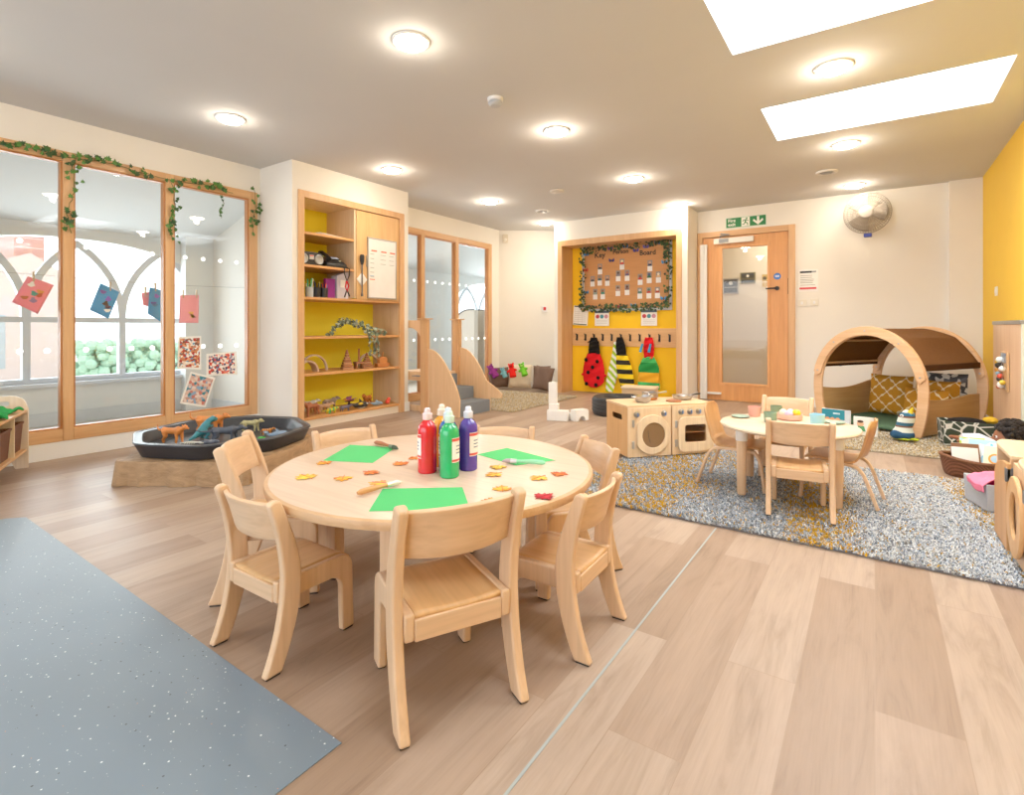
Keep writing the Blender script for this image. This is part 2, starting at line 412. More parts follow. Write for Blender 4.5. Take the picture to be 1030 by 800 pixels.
# baseboards
def board(name, mb): struct(name, mb, M_GLOSSW, bevel=0.003)
board('baseboard_left', MB().box(-5.13, -5.112, -2.6, 2.97, 0, 0.129))
board('baseboard_pier', MB().box(-5.11, -4.58, 2.955, 2.97, 0, 0.11).box(-4.58, -4.565, 2.955, 3.03, 0, 0.11).box(-4.58, -4.565, 4.418, 4.505, 0, 0.11))
board('baseboard_corner', MB().prism([(-5.13, 7.085), (-4.06, 7.915), (-4.06, 7.93), (-5.13, 7.1)], 0, 0.1))
board('baseboard_alcove', MB().box(-4.06, -3.993, 7.055, 7.07, 0, 0.1).box(-2.112, -2.025, 7.055, 7.07, 0, 0.1).box(-2.04, -2.025, 7.07, 7.55, 0, 0.1))
board('baseboard_back', MB().box(-0.83, 0.672, 7.535, 7.55, 0, 0.1).box(0.672, 0.95, 7.475, 7.49, 0, 0.1))
board('baseboard_right', MB().box(0.935, 0.95, -2.6, 7.475, 0, 0.1))

# --- glazed screens
M_DOT, _n, _l, _b = base_mat('frosted_dot'); _t = _n.new('ShaderNodeBsdfTranslucent'); _t.inputs['Color'].default_value = (.6, .62, .63, 1)
_d = _n.new('ShaderNodeBsdfDiffuse'); _d.inputs['Color'].default_value = (1, 1, 1, 1); _a = _n.new('ShaderNodeAddShader')
_l.new(_t.outputs[0], _a.inputs[0]); _l.new(_d.outputs[0], _a.inputs[1]); _l.new(_a.outputs[0], _n['Material Output'].inputs['Surface'])
def glazing(name, y0, y1, z0, z1, mull, bot, top, dots, stile):
    w = holder(name); m = MB(); xa, xb = -5.19, -5.105; O = oak('Z')
    segs = [(y0, y0 + stile)] + mull + [(y1 - stile, y1)]
    for a, b in segs: m.box(xa, xb, a, b, z0, z1, oak('Z'))
    for (a, b), (c, d) in zip(segs[:-1], segs[1:]):
        m.box(xa, xb, b, c, z0, z0 + bot, oak('Y')).box(xa, xb, b, c, z1 - top, z1, oak('Y'))
    tag(m.build('frame', O, w, bevel=0.003), kind='structure')
    for (a, b), (c, d) in zip(segs[:-1], segs[1:]):
        # glazing bead round each pane
        g = MB(); zz0, zz1 = z0 + bot, z1 - top
        g.box(-5.175, -5.118, b, b + 0.013, zz0, zz1).box(-5.175, -5.118, c - 0.013, c, zz0, zz1)
        g.box(-5.175, -5.118, b + 0.013, c - 0.013, zz0, zz0 + 0.013).box(-5.175, -5.118, b + 0.013, c - 0.013, zz1 - 0.013, zz1)
        tag(g.build('bead', wood('#c07f45', '#b0703a', 'Z'), w), kind='structure')
        p = MB().box(-5.152, -5.146, b + 0.012, c - 0.012, zz0 + 0.012, zz1 - 0.012, M_GLASS)
        for zd in dots:
            n = int((c - b - 0.1) / 0.155) + 1; st = (b + c) / 2 - 0.155 * (n - 1) / 2
            for i in range(n): p.prism(circ(st + i * 0.155, zd, 0.018 if zd > 1 else 0.02, 16), -5.1455, -5.1445, 'X', M_DOT)
        tag(p.build('pane', M_GLASS, w), kind='structure')
glazing('window_1', GZ[0], GZ[1], GZ[2], GZ[3], [(0.69, 0.755), (1.39, 1.455), (2.098, 2.163)], 0.092, 0.075, (0.82, 1.63), 0.082)
glazing('window_2', PT[0], PT[1], 0.0, PT[2], [(5.255, 5.325), (5.975, 6.045)], 0.1, 0.078, (0.82, 1.63), 0.085)

# --- corridor beyond the glass with its arched windows
XO = -6.91
M_COR = plain('#d7d9d8', 0.8, 0, 0.02, 4); M_FRM = plain('#c6cdd6', 0.6, 0, 0.02, 4)
struct('floor_corridor', MB().box(-7.05, -5.25, -2.7, 10.6, -0.1, 0.0), plain('#bfb4a8', 0.5, 0, 0.06, 8))
struct('ceiling_corridor', MB().prism([(-5.25, 2.55), (-7.05, 2.0), (-7.05, 2.06), (-5.25, 2.61)], -2.7, 10.6, 'Y'), M_COR)
def archtop(ya, yb, zc, n=24):
    c = (ya + yb) / 2; h = (yb - ya) / 2
    return [(yb - (yb - ya) * i / n, zc - 0.28 * (abs(yb - (yb - ya) * i / n - c) / h) ** 2.4) for i in range(n + 1)]
wins = [(-1.75, 0.55, 1.93), (0.79, 3.22, 1.93), (4.55, 6.75, 1.93), (8.1, 10.3, 1.93)]
ZS = 0.43
struct('wall_outer', MB().prism([(-2.7, 0), (10.6, 0), (10.6, 2.06), (-2.7, 2.06)], -7.05, XO, 'X', None,
       [[(a, ZS), (b, ZS)] + archtop(a, b, z) for a, b, z in wins]), M_COR)
struct('wall_corridor_end', MB().box(-6.91, -5.25, 3.32, 3.42, 0, 2.55), plain('#e4dfd6', 0.8, 0, 0.02, 4))
struct('wall_corridor_return', MB().box(-6.91, -6.78, 3.0, 3.32, 0, 2.1), M_COR)
struct('wall_corridor_far', MB().box(-6.91, -5.25, 10.5, 10.6, 0, 2.55), M_COR)
struct('wall_corridor_near', MB().box(-6.91, -5.25, -2.7, -2.6, 0, 2.55), M_COR)
struct('wall_corridor_inner', MB().box(-5.25, -5.15, 7.2, 10.6, 0, 2.55), M_COR)
struct('baseboard_corridor', MB().box(-6.91, -6.89, -2.6, 3.3, 0, 0.13).box(-6.88, -5.25, 3.30, 3.32, 0, 0.11), plain('#c9cdd0', 0.6))
for k, (a, b, zc) in enumerate(wins):
    w = holder('window_%d' % (k + 8)); m = MB(); x0, x1 = -7.0, -6.93; n = 3; s = (b - a) / n
    m.box(-7.04, -6.85, a - 0.05, b + 0.05, ZS - 0.035, ZS)                     # sill board
    m.box(x0 + .003, x1 - .003, a, b, 1.045, 1.10).box(x0 + .003, x1 - .003, a, b, ZS, ZS + 0.05)
    for i in range(n + 1):
        y = a + s * i; m.box(x0 - .002, x1 + .002, max(a, y - 0.03), min(b, y + 0.03), ZS, 1.1 if 0 < i < n else 1.6)
    r = s * 1.17
    for i in range(n):
        for sgn, yo in ((1, a + s * i), (-1, a + s * (i + 1))):
            pts = []
            for rr in (r + 0.03, r - 0.035):
                A1 = math.acos((r - s / 2) / rr); q = [(yo + sgn * (r - rr * math.cos(A1 * t / 10)), 1.1 + rr * math.sin(A1 * t / 10)) for t in range(11)]
                pts += q if rr > r else q[::-1]
            m.prism(pts, x0 + .005 + .004 * sgn, x1 - .005 - .004 * sgn, 'X')
    tag(m.build('frame', M_FRM, w), kind='structure')
    pl = [(a, ZS), (b, ZS)] + archtop(a, b, zc)
    tag(MB().prism(pl, -6.975, -6.97, 'X').build('pane', M_GLASS, w), kind='structure')
struct('ground', MB().box(-60, -7.05, -40, 50, -0.5, -0.3), plain('#d8d6d0', 0.9, 0, 0.05, 2))
b = thing('brick_building', 'pink brick building with a gabled tower seen through the left window', 'building', (-12.0, 2.8, -0.3))
W(b).box(-14, -12, 1.9, 3.35, -0.3, 2.0).build('wall', brick_mat(), b)
W(b).box(-13.4, -12.05, 2.62, 3.02, 2.0, 2.75).build('tower', brick_mat(), b)
W(b).prism([(2.2, 2.0), (3.2, 2.0), (2.82, 2.28)], -13.0, -12.0, 'X').build('gable', brick_mat(), b)
W(b).box(-12.04, -11.99, 2.1, 2.5, 0.3, 1.2).build('window', plain('#aeb6bd', 0.3), b)
hb = MB(); rnd = random.Random(3)
for i in range(1100):
    hb.ball((rnd.uniform(-0.4, 0.4), rnd.uniform(-0.95, 0.95), rnd.uniform(0.0, 1.02)), rnd.uniform(0.04, 0.09), None, 6, 4)
tag(hb.build('hedge', plain('#a9cdb2', 0.9, 0, 0.25, 8), loc=(-10.2, 3.9, -0.28)), 'clipped green hedge outside the arched windows', 'hedge')

# --- room behind the fire door
struct('floor_hall', MB().box(-3.2, 0.2, 7.62, 9.3, -0.1, 0.0), plain('#b59878', 0.5, 0, 0.06))
M_HALL = plain('#e6dccb', 0.85, 0, 0.02, 4)
struct('wall_hall', MB().box(-3.2, 0.2, 9.2, 9.3, 0, 2.6), M_HALL)
struct('wall_hall_left', MB().box(-3.3, -3.2, 7.67, 9.3, 0, 2.6), M_HALL)
struct('wall_hall_right', MB().box(0.2, 0.3, 7.67, 9.3, 0, 2.6), M_HALL)
struct('ceiling_hall', MB().box(-3.3, 0.3, 7.95, 9.3, 2.58, 2.66), M_CEIL)

# --- the fire door
d = holder('door_1')
m = W(d); F = oak('Z')
m.box(-2.035, -1.965, 7.515, 7.66, 0, 2.30, F).box(-0.905, -0.83, 7.515, 7.66, 0, 2.30, F).box(-1.965, -0.905, 7.515, 7.66, 2.225, 2.30, oak('X'))
m.box(-1.965, -1.95, 7.58, 7.66, 0, 2.225, F).box(-0.92, -0.905, 7.58, 7.66, 0, 2.225, F)
tag(m.build('frame', F, d, bevel=0.003), kind='structure')
GX = (-1.718, -1.145, 0.24, 2.07)
M_DOOR = wood('#df9f60', '#d28f50', 'Z', 0.4)
leaf = W(d).prism([(-1.96, 0.006), (-0.91, 0.006), (-0.91, 2.22), (-1.96, 2.22)], 7.54, 7.58, 'Y', None,
                  [[(GX[0], GX[2]), (GX[1], GX[2]), (GX[1], GX[3]), (GX[0], GX[3])]]).build('leaf', M_DOOR, d)
g = 0.028
m = W(d); m.box(GX[0] - g, GX[0] + 0.006, 7.53, 7.59, GX[2] - g, GX[3] + g).box(GX[1] - 0.006, GX[1] + g, 7.53, 7.59, GX[2] - g, GX[3] + g)
m.box(GX[0], GX[1], 7.53, 7.59, GX[2] - g, GX[2] + 0.006).box(GX[0], GX[1], 7.53, 7.59, GX[3] - 0.006, GX[3] + g)
m.build('glazing_bead', wood('#e3a467', '#d89556', 'Z'), d, bevel=0.003)
W(d).box(GX[0], GX[1], 7.557, 7.563, GX[2], GX[3]).build('pane', M_GLASS, d)
m = W(d).tube([(-1.035, 7.54, 1.497), (-1.035, 7.50, 1.497)], 0.026, 16)
m.tube([(-1.035, 7.495, 1.497), (-1.06, 7.488, 1.497), (-1.165, 7.488, 1.495)], [0.011, 0.011, 0.009], 10)
tag(m.build('handle', M_BLACK, d), 'black lever handle')
m = W(d).box(-1.99, -1.90, 7.49, 7.515, 0.01, 2.13).tube([(-1.945, 7.492, 0.01), (-1.945, 7.492, 2.13)], 0.014, 8)
tag(m.build('finger_guard', M_WHITE, d, bevel=0.004), 'white plastic finger guard strip')
m = W(d).box(-1.81, -1.31, 7.485, 7.54, 2.125, 2.195, plain('#d8d2c6', 0.35, 0.3))
m.tube([(-1.72, 7.47, 2.2), (-1.72, 7.47, 2.225), (-1.60, 7.44, 2.23), (-1.72, 7.5, 2.26)], 0.01, 6, M_GREY)
m.box(-1.74, -1.62, 7.47, 7.487, 2.14, 2.185, M_GREY)
tag(m.build('door_closer', M_WHITE, d, bevel=0.003), 'silver overhead door closer')
m = W(d).prism(circ(-1.035, 1.652, 0.043, 24), 7.537, 7.5395, 'Y', plain('#1f62b8', 0.4))
m.prism(circ(-1.035, 1.652, 0.036, 24), 7.5366, 7.537, 'Y', plain('#2b74cf', 0.4))
m.box(-1.06, -1.01, 7.536, 7.5366, 1.656, 1.664, M_WHITE).box(-1.057, -1.013, 7.536, 7.5366, 1.642, 1.65, M_WHITE)
tag(m.build('round_sticker', M_WHITE, d), 'blue round door sticker')
tag(W(d).box(-1.90, -1.72, 7.49, 7.54, 0.085, 0.11).build('door_stop', M_WHITE, d, bevel=0.003), 'white bar at the foot of the door')
tag(W(d).box(-0.915, -0.904, 7.532, 7.541, 1.42, 1.62).build('latch_plate', plain('#7b5a38', 0.4, 0.6), d))

# ================================================================== CEILING FITTINGS
ring = MB().lathe([(0.108, 0.0), (0.107, -0.006), (0.100, -0.010), (0.092, -0.010), (0.088, -0.006), (0.088, 0.0)], 36)
M_LAMP = plain('#fff0d8', 0.5, 0, 0.0, emit=70)
dome = MB().lathe([(0.089, -0.004), (0.087, -0.016), (0.072, -0.027), (0.036, -0.032), (0.004, -0.033)], 32)
def downlight(x, y, label):
    pw = 34 if y > 6.9 and x < -1 else 11 if y > 6.9 else 24 if y > 3 else 10
    t = thing('ceiling_downlight', label, 'ceiling light', (x, y, 2.6), 0, 'round recessed ceiling lights')
    ring.build('bezel', M_WHITE, t); dome.build('diffuser', M_LAMP, t)
    la = bpy.data.lights.new('downlight_beam', 'SPOT'); la.energy = pw; la.spot_size = R(150); la.spot_blend = 1.0
    la.color = (1.0, 0.79, 0.55) if y > 3 else (1.0, 0.84, 0.66); la.shadow_soft_size = 0.08
    lo = bpy.data.objects.new('downlight_beam', la); col.objects.link(lo); lo.location = (x, y, 2.55)
    lb = bpy.data.lights.new('downlight_glow', 'POINT'); lb.energy = 4.2 if y > 3 else 2.0; lb.color = (1.0, 0.84, 0.66); lb.shadow_soft_size = 0.03
    lo = bpy.data.objects.new('downlight_glow', lb); col.objects.link(lo); lo.location = (x, y, 2.53)
for x, y, l in [(-2.14, 2.12, 'round ceiling light nearest the front, ahead of the smoke detector'),
                (-4.07, 2.12, 'round ceiling light nearest the ivy-draped window'),
                (-2.14, 3.76, 'round ceiling light just beyond the smoke detector'),
                (-4.05, 3.74, 'round ceiling light in front of the built-in shelves'),
                (-2.14, 5.44, 'round ceiling light beside the small white ceiling sensor, in line with the fire door'),
                (-4.04, 5.40, 'round ceiling light above the climbing steps'),
                (-0.21, 3.80, 'round ceiling light between the two bright skylights'),
                (-0.21, 5.46, 'round ceiling light just behind the farther skylight'),
                (-0.19, 7.10, 'round ceiling light above the wall fan'),
                (-4.17, 6.98, 'round ceiling light left of the yellow alcove'),
                (-2.10, 6.93, 'round ceiling light right of the yellow alcove'),
                (-2.14, 0.5, 'round ceiling light directly above the viewer'), (-4.07, 0.5, 'round ceiling light over the grey vinyl flooring')]:
    downlight(x, y, l)
for x, y in ((-1.3, 8.2), (-1.1, 8.75)):  # second hall light is added to brighten the hall
    t = thing('ceiling_downlight', 'round ceiling light in the hall behind the fire door, ' + ('near one' if y < 8.5 else 'far one added for light'), 'ceiling light', (x, y, 2.58), 0, 'hall ceiling lights')
    ring.build('bezel', M_WHITE, t); dome.build('diffuser', M_LAMP, t)
    la = bpy.data.lights.new('hall_beam', 'POINT'); la.energy = 7; la.color = (1, 0.85, 0.66); la.shadow_soft_size = 0.08
    lo = bpy.data.objects.new('hall_beam', la); col.objects.link(lo); lo.location = (x, y, 2.4)
t = thing('smoke_detector', 'white smoke detector hanging from the ceiling', 'smoke detector', (-2.19, 2.985, 2.6))
MB().lathe([(0.055, 0), (0.055, -0.018), (0.045, -0.024)], 24).build('base', M_WHITE, t)
MB().lathe([(0.045, -0.022), (0.05, -0.03), (0.05, -0.042), (0.036, -0.055), (0.012, -0.058)], 24).build('sensor_head', plain('#b9bcc0', 0.5), t)
t = thing('ceiling_sensor', 'small flat white ceiling sensor beyond the smoke detector', 'sensor', (-3.08, 5.42, 2.6), 0, 'ceiling sensors')
MB().lathe([(0.085, 0), (0.085, -0.012), (0.06, -0.02), (0.01, -0.022)], 24).build('cover', plain('#d9d4cd', 0.5), t)
t = thing('ceiling_vent', 'round ceiling vent with a dark slot, left of the alcove', 'vent', (-3.77, 6.24, 2.6), 0, 'ceiling vents')
MB().lathe([(0.10, 0), (0.10, -0.01), (0.075, -0.016), (0.07, -0.004)], 28).build('rim', M_WHITE, t); MB().lathe([(0.07, -0.002), (0.045, -0.02), (0.01, -0.022)], 24).build('disc', M_GREY, t)
t2 = dup(t, (-0.41, 6.33, 2.6), 0, 'round ceiling vent with a dark slot, behind the skylights')

# ================================================================== WALL FITTINGS
t = thing('wall_sensor', 'small beige movement sensor high on the corner wall', 'sensor', (-5.045, 7.155, 1.0 + 1.42), R(37.8))
MB().box(-0.045, 0.045, -0.035, 0.0, -0.03, 0.11).build('body', plain('#d9cfba', 0.5), t, bevel=0.008)
MB().ball((0, -0.035, 0.02), (0.03, 0.012, 0.025)).build('lens', plain('#efe9dd', 0.3), t)
t = thing('fire_alarm_button', 'small red fire alarm button beside the alcove', 'alarm button', (-4.53, 7.555, 1.30), R(37.8))
MB().box(-0.045, 0.045, -0.03, 0.0, -0.045, 0.045).build('body', M_WHITE, t, bevel=0.004); MB().box(-0.022, 0.022, -0.036, -0.03, -0.022, 0.03).build('press_plate', plain('#c8252b', 0.4), t)
# exit sign
t = thing('fire_exit_sign', 'green fire exit sign above the door', 'sign', (-1.414, 7.548, 2.40))
m = MB().box(-0.252, 0.252, -0.006, 0, -0.071, 0.071, plain('#d8e8d8', 0.4)).box(-0.244, 0.244, -0.008, -0.005, -0.063, 0.063, plain('#0f7a3a', 0.4))
M_SIGN = plain('#f3f3ea', 0.5)
m.build('sign_plate', M_SIGN, t)
m = MB(); m.T = Matrix.Translation((-0.222, -0.0095, 0.008)); text_mb(m, 'Fire', 0.062, M_SIGN)
m.T = Matrix.Translation((-0.222, -0.0095, -0.044)); text_mb(m, 'exit', 0.062, M_SIGN)
m.build('lettering', M_SIGN, t)
m = MB().box(-0.052, 0.05, -0.0095, -0.008, -0.06, 0.06, M_SIGN); G = plain('#0f7a3a', 0.4)
m.prism(circ(0.014, 0.042, 0.011, 12), -0.0105, -0.0095, 'Y', G)
for a, b, w_ in (((0.006, 0.03), (-0.008, -0.008), .016), ((-0.008, -0.008), (0.022, -0.02), .012), ((0.022, -0.02), (0.026, -0.05), .011), ((-0.008, -0.008), (-0.018, -0.034), .011), ((-0.018, -0.034), (-0.044, -0.034), .01), ((0.006, 0.026), (0.034, 0.008), .009), ((0.004, 0.026), (-0.03, 0.018), .009), ((-0.03, 0.018), (-0.036, -0.002), .008)):
    dx, dz = b[0] - a[0], b[1] - a[1]; L = math.hypot(dx, dz); nx, nz = -dz / L * w_ / 2, dx / L * w_ / 2
    m.prism([(a[0] + nx, a[1] + nz), (b[0] + nx, b[1] + nz), (b[0] - nx, b[1] - nz), (a[0] - nx, a[1] - nz)], -0.0105, -0.0095, 'Y', G)
m.build('running_figure', M_SIGN, t)
m = MB().prism([(0.138, 0.055), (0.166, 0.055), (0.166, -0.012), (0.205, 0.025), (0.216, 0.0), (0.152, -0.055), (0.088, 0.0), (0.099, 0.025), (0.138, -0.012)], -0.0095, -0.008, 'Y')
m.build('down_arrow', M_SIGN, t)
# notice, switches
t = thing('wall_notice', 'white notice with black heading and red band beside the door', 'notice', (-0.688, 7.548, 1.58))
MB().box(-0.109, 0.109, -0.004, 0, -0.138, 0.138).build('sheet', M_PAPER, t)
m = MB().box(-0.09, 0.04, -0.0055, -0.004, 0.095, 0.12, M_BLACK).box(0.04, 0.088, -0.0055, -0.004, 0.098, 0.118, M_GREY)
for z in (0.06, 0.035, 0.01, -0.01, -0.03, -0.06): m.box(-0.085, 0.06 + 0.02 * math.sin(z * 300), -0.005, -0.004, z, z + 0.007, plain('#9b9791', 0.8))
m.box(-0.095, 0.09, -0.0055, -0.004, -0.108, -0.085, plain('#d3202b', 0.5)); m.build('print', M_BLACK, t)
def switch(loc, rz, label, w_=0.105, name='light_switch'):
    t = thing(name, label, 'switch', loc, rz, 'wall switches')
    MB().box(-w_ / 2, w_ / 2, -0.012, 0, -0.043, 0.043).build('plate', plain('#e6dfd0', 0.4), t, bevel=0.003)
    MB().box(-0.012, 0.012, -0.017, -0.012, -0.018, 0.018).build('rocker', M_WHITE, t, bevel=0.002)
switch((-0.755, 7.55, 1.30), 0, 'cream light switch under the notice, beside the door frame')
switch((-0.62, 7.55, 1.305), 0, 'cream light switch under the notice, farther from the door', 0.09)
switch((0.95, 6.695, 1.337), R(-90), 'small white switch on the yellow right wall', 0.085)
t = thing('wall_sticker', 'small round blue sticker on the wall behind the play den', 'sticker', (-0.348, 7.549, 0.565))
MB().prism(circ(0, 0, .04, 24), -.002, 0, 'Y').build('disc', plain('#2f7fb0', .5), t)
# fan
t = thing('wall_fan', 'beige wall mounted fan with round wire guard', 'fan', (-0.045, 7.54, 2.30), R(-6))
MB().box(-0.06, 0.06, -0.05, 0, -0.17, 0.02).build('wall_bracket', plain('#cfc5b6', 0.5), t, bevel=0.01)
MB().tube([(0, -0.03, -0.06), (0, -0.12, -0.03), (0, -0.16, 0.0)], [0.03, 0.03, 0.05], 12).build('motor', plain('#d6cdbf', 0.45), t)
m = MB(); M_WIRE = plain('#a89e92', 0.45, 0.2)
for yb, sgn in ((-0.27, -1), (-0.27, 1)):
    for k in range(54):
        a = 2 * PI * k / 54; ca, sa = math.cos(a), math.sin(a)
        m.tube([(0.05 * ca, yb + sgn * 0.075, 0.05 * sa), (0.14 * ca, yb + sgn * 0.068, 0.14 * sa), (0.205 * ca, yb + sgn * 0.04, 0.205 * sa), (0.228 * ca, yb, 0.228 * sa)], 0.0022, 4)
for r_, y_ in ((0.23, -0.27), (0.1, -0.34), (0.15, -0.336), (0.19, -0.32), (0.215, -0.3), (0.15, -0.2), (0.2, -0.225)):
    m.tube([(r_ * math.cos(2 * PI * k / 40), y_, r_ * math.sin(2 * PI * k / 40)) for k in range(40)], 0.006 if r_ == 0.23 else 0.0024, 6, None, True)
m.build('wire_guard', M_WIRE, t)
m = MB()
for k in range(3):
    a0 = 2 * PI * k / 3
    def bl(u, v, a0=a0):
        r_ = 0.045 + 0.155 * u; a = a0 + (v - 0.5) * (1.5 - 0.3 * u); return (r_ * math.cos(a), -0.27 + (v - 0.5) * 0.07, r_ * math.sin(a))
    m.grid(bl, 8, 8)
m.build('blade', plain('#978c80', 0.7), t, solid=0.004)
m = MB(); m.T = Matrix.Rotation(R(90), 4, 'X'); m.lathe([(0.07, 0.335), (0.072, 0.35), (0.06, 0.362), (0.02, 0.366)], 28); m.build('hub_cap', plain('#b0a89e', .8), t)
tag(MB().box(-0.03, 0.045, -0.3, -0.24, -0.275, -0.235).build('blue_tab', plain('#26349a', 0.4), t, bevel=0.006), 'blue tab under the guard')
# notices seen through the door
def notice(name, label, loc, w_, h, mats, cat='notice'):
    t = thing(name, label, cat, loc); MB().box(-w_ / 2, w_ / 2, -0.02, 0, -h / 2, h / 2).build('frame', mats[0], t)
    m = MB(); m.box(-w_ * .42, w_ * .42, -0.022, -0.02, -h * .05, h * .42, mats[1]).box(-w_ * .42, w_ * .42, -0.022, -0.02, -h * .42, -h * .1, mats[1])
    m.prism(circ(0, h * .18, h * .12, 12), -0.024, -0.022, 'Y', mats[2]); m.build('print', mats[1], t)
notice('hall_notice', 'grey framed notice seen through the door glass, lower one', (-1.95, 9.2, 1.67), 0.25, 0.26, (plain('#b9b4aa', .5), plain('#54524f', .6), plain('#e0ddd6', .6)))
notice('hall_notice', 'dark notice board seen through the door glass, upper one', (-1.69, 9.2, 1.79), 0.23, 0.18, (plain('#8f8556', .5), plain('#3e3c33', .6), plain('#efe9d8', .6)))
notice('hall_poster', 'narrow yellow poster at the right edge of the door glass', (-1.44, 9.2, 1.73), 0.09, 0.24, (plain('#e0d6c2', .5), plain('#c9a75c', .6), plain('#5a4a34', .6)), 'poster')
# ================================================================== BUILT-IN SHELVING
sh = thing('shelving_unit', 'tall built-in wooden shelving with yellow back and one cupboard door', 'shelves', (-4.8, 3.72, 0))
W(sh).box(-4.60, -4.565, 3.031, 3.095, 0, 2.329).box(-4.60, -4.565, 4.35, 4.417, 0, 2.329).box(-4.60, -4.565, 3.095, 4.35, 2.262, 2.329).build('frame', oak('Z'), sh, bevel=0.003)
W(sh).box(-5.07, -5.055, 3.05, 4.40, 0.0, 2.30).build('back_panel', M_SHY, sh)
M_SH = wood('#e2c6a2', '#d6b78f', 'Z', 0.45)
W(sh).box(-5.055, -4.6, 3.05, 3.07, 0, 2.30).build('side_panel', M_SH, sh)
W(sh).box(-5.055, -4.6, 4.365, 4.385, 0, 2.30).build('side_panel', M_SH, sh)
W(sh).box(-5.055, -4.585, 3.07, 4.365, 2.27, 2.295).build('top_panel', M_SH, sh)
W(sh).box(-5.055, -4.59, 3.705, 3.73, 1.31, 2.27).build('divider', M_SH, sh)
M_SHF = wood('#dda46a', '#cf9357', 'Y', 0.42)
for z, y1 in ((1.935, 3.705), (1.615, 3.705), (1.297, 4.365), (0.905, 4.365), (0.54, 4.365), (0.105, 4.365)):
    W(sh).box(-5.055, -4.585, 3.07, y1, z - 0.024, z).build('shelf', M_SHF, sh, bevel=0.002)
tag(W(sh).box(-4.62, -4.60, 3.09, 4.355, 0.0, 0.082).build('plinth', plain('#e9dccb', 0.5), sh), 'white plinth board')
dr = W(sh).box(-4.605, -4.585, 3.735, 4.345, 1.30, 2.258).build('door', wood('#e3b77f', '#d8a86d', 'Z', 0.42), sh, bevel=0.002)
W(sh).box(-4.585, -4.57, 3.86, 3.868, 1.66, 1.78).build('door_pull', M_STEEL, dr)
# whiteboard and hanging brush on the door
t = thing('whiteboard', 'white magnetic planner board with red headings on the cupboard door', 'whiteboard', (-4.583, 4.085, 1.65), R(90))
MB().box(-0.205, 0.205, -0.012, 0, -0.33, 0.33).build('board', plain('#ece9e8', 0.35), t)
MB().prism([(-.21, -.335), (.21, -.335), (.21, .335), (-.21, .335)], -0.016, 0.0, 'Y', None, [[(-.197, -.322), (.197, -.322), (.197, .322), (-.197, .322)]]).build('frame', M_STEEL, t)
m = MB(); rd = plain('#e26a4c', .6); gr_ = plain('#a9b5b3', .6)
for x in (-.16, -.02, .11): m.box(x, x + 0.08, -0.0125, -0.012, 0.185, 0.2, rd)
for k in range(6):
    z = 0.15 - 0.05 * k; m.box(-.175, -.12, -0.0125, -0.012, z, z + 0.008, gr_)
    if k < 3:
        m.box(-.03, .05, -0.0125, -0.012, z, z + 0.007, gr_); m.box(.10, .17, -0.0125, -0.012, z, z + 0.007, gr_)
m.box(-.18, -.11, -0.0125, -0.012, -.13, -.12, rd).box(-.18, -.12, -0.0125, -0.012, -.09, -.082, plain('#8bb8d8', .6))
m.build('print', rd, t)
t = thing('diamond_hook', 'white diamond-shaped adhesive hook on the cupboard door', 'hook', (-4.583, 3.80, 1.515), R(90))
MB().prism([(0, -.075), (.07, 0), (0, .075), (-.07, 0)], -0.012, 0, 'Y').build('plate', M_GLOSSW, t, bevel=0.003)
t = thing('hanging_rod', 'thin grey window rod with black top hanging on the cupboard door', 'rod', (-4.56, 3.79, 1.33), R(90))
MB().tube([(0, 0, 0), (0, 0, .44)], 0.008, 8).tube([(0, 0, 0), (0, 0, .03)], 0.012, 8).build('shaft', plain('#6d6a6c', .4, .5), t)
MB().lathe([(0.012, .34), (0.022, .38), (0.024, .44), (0.018, .45)], 12).build('grip', M_BLACK, t)

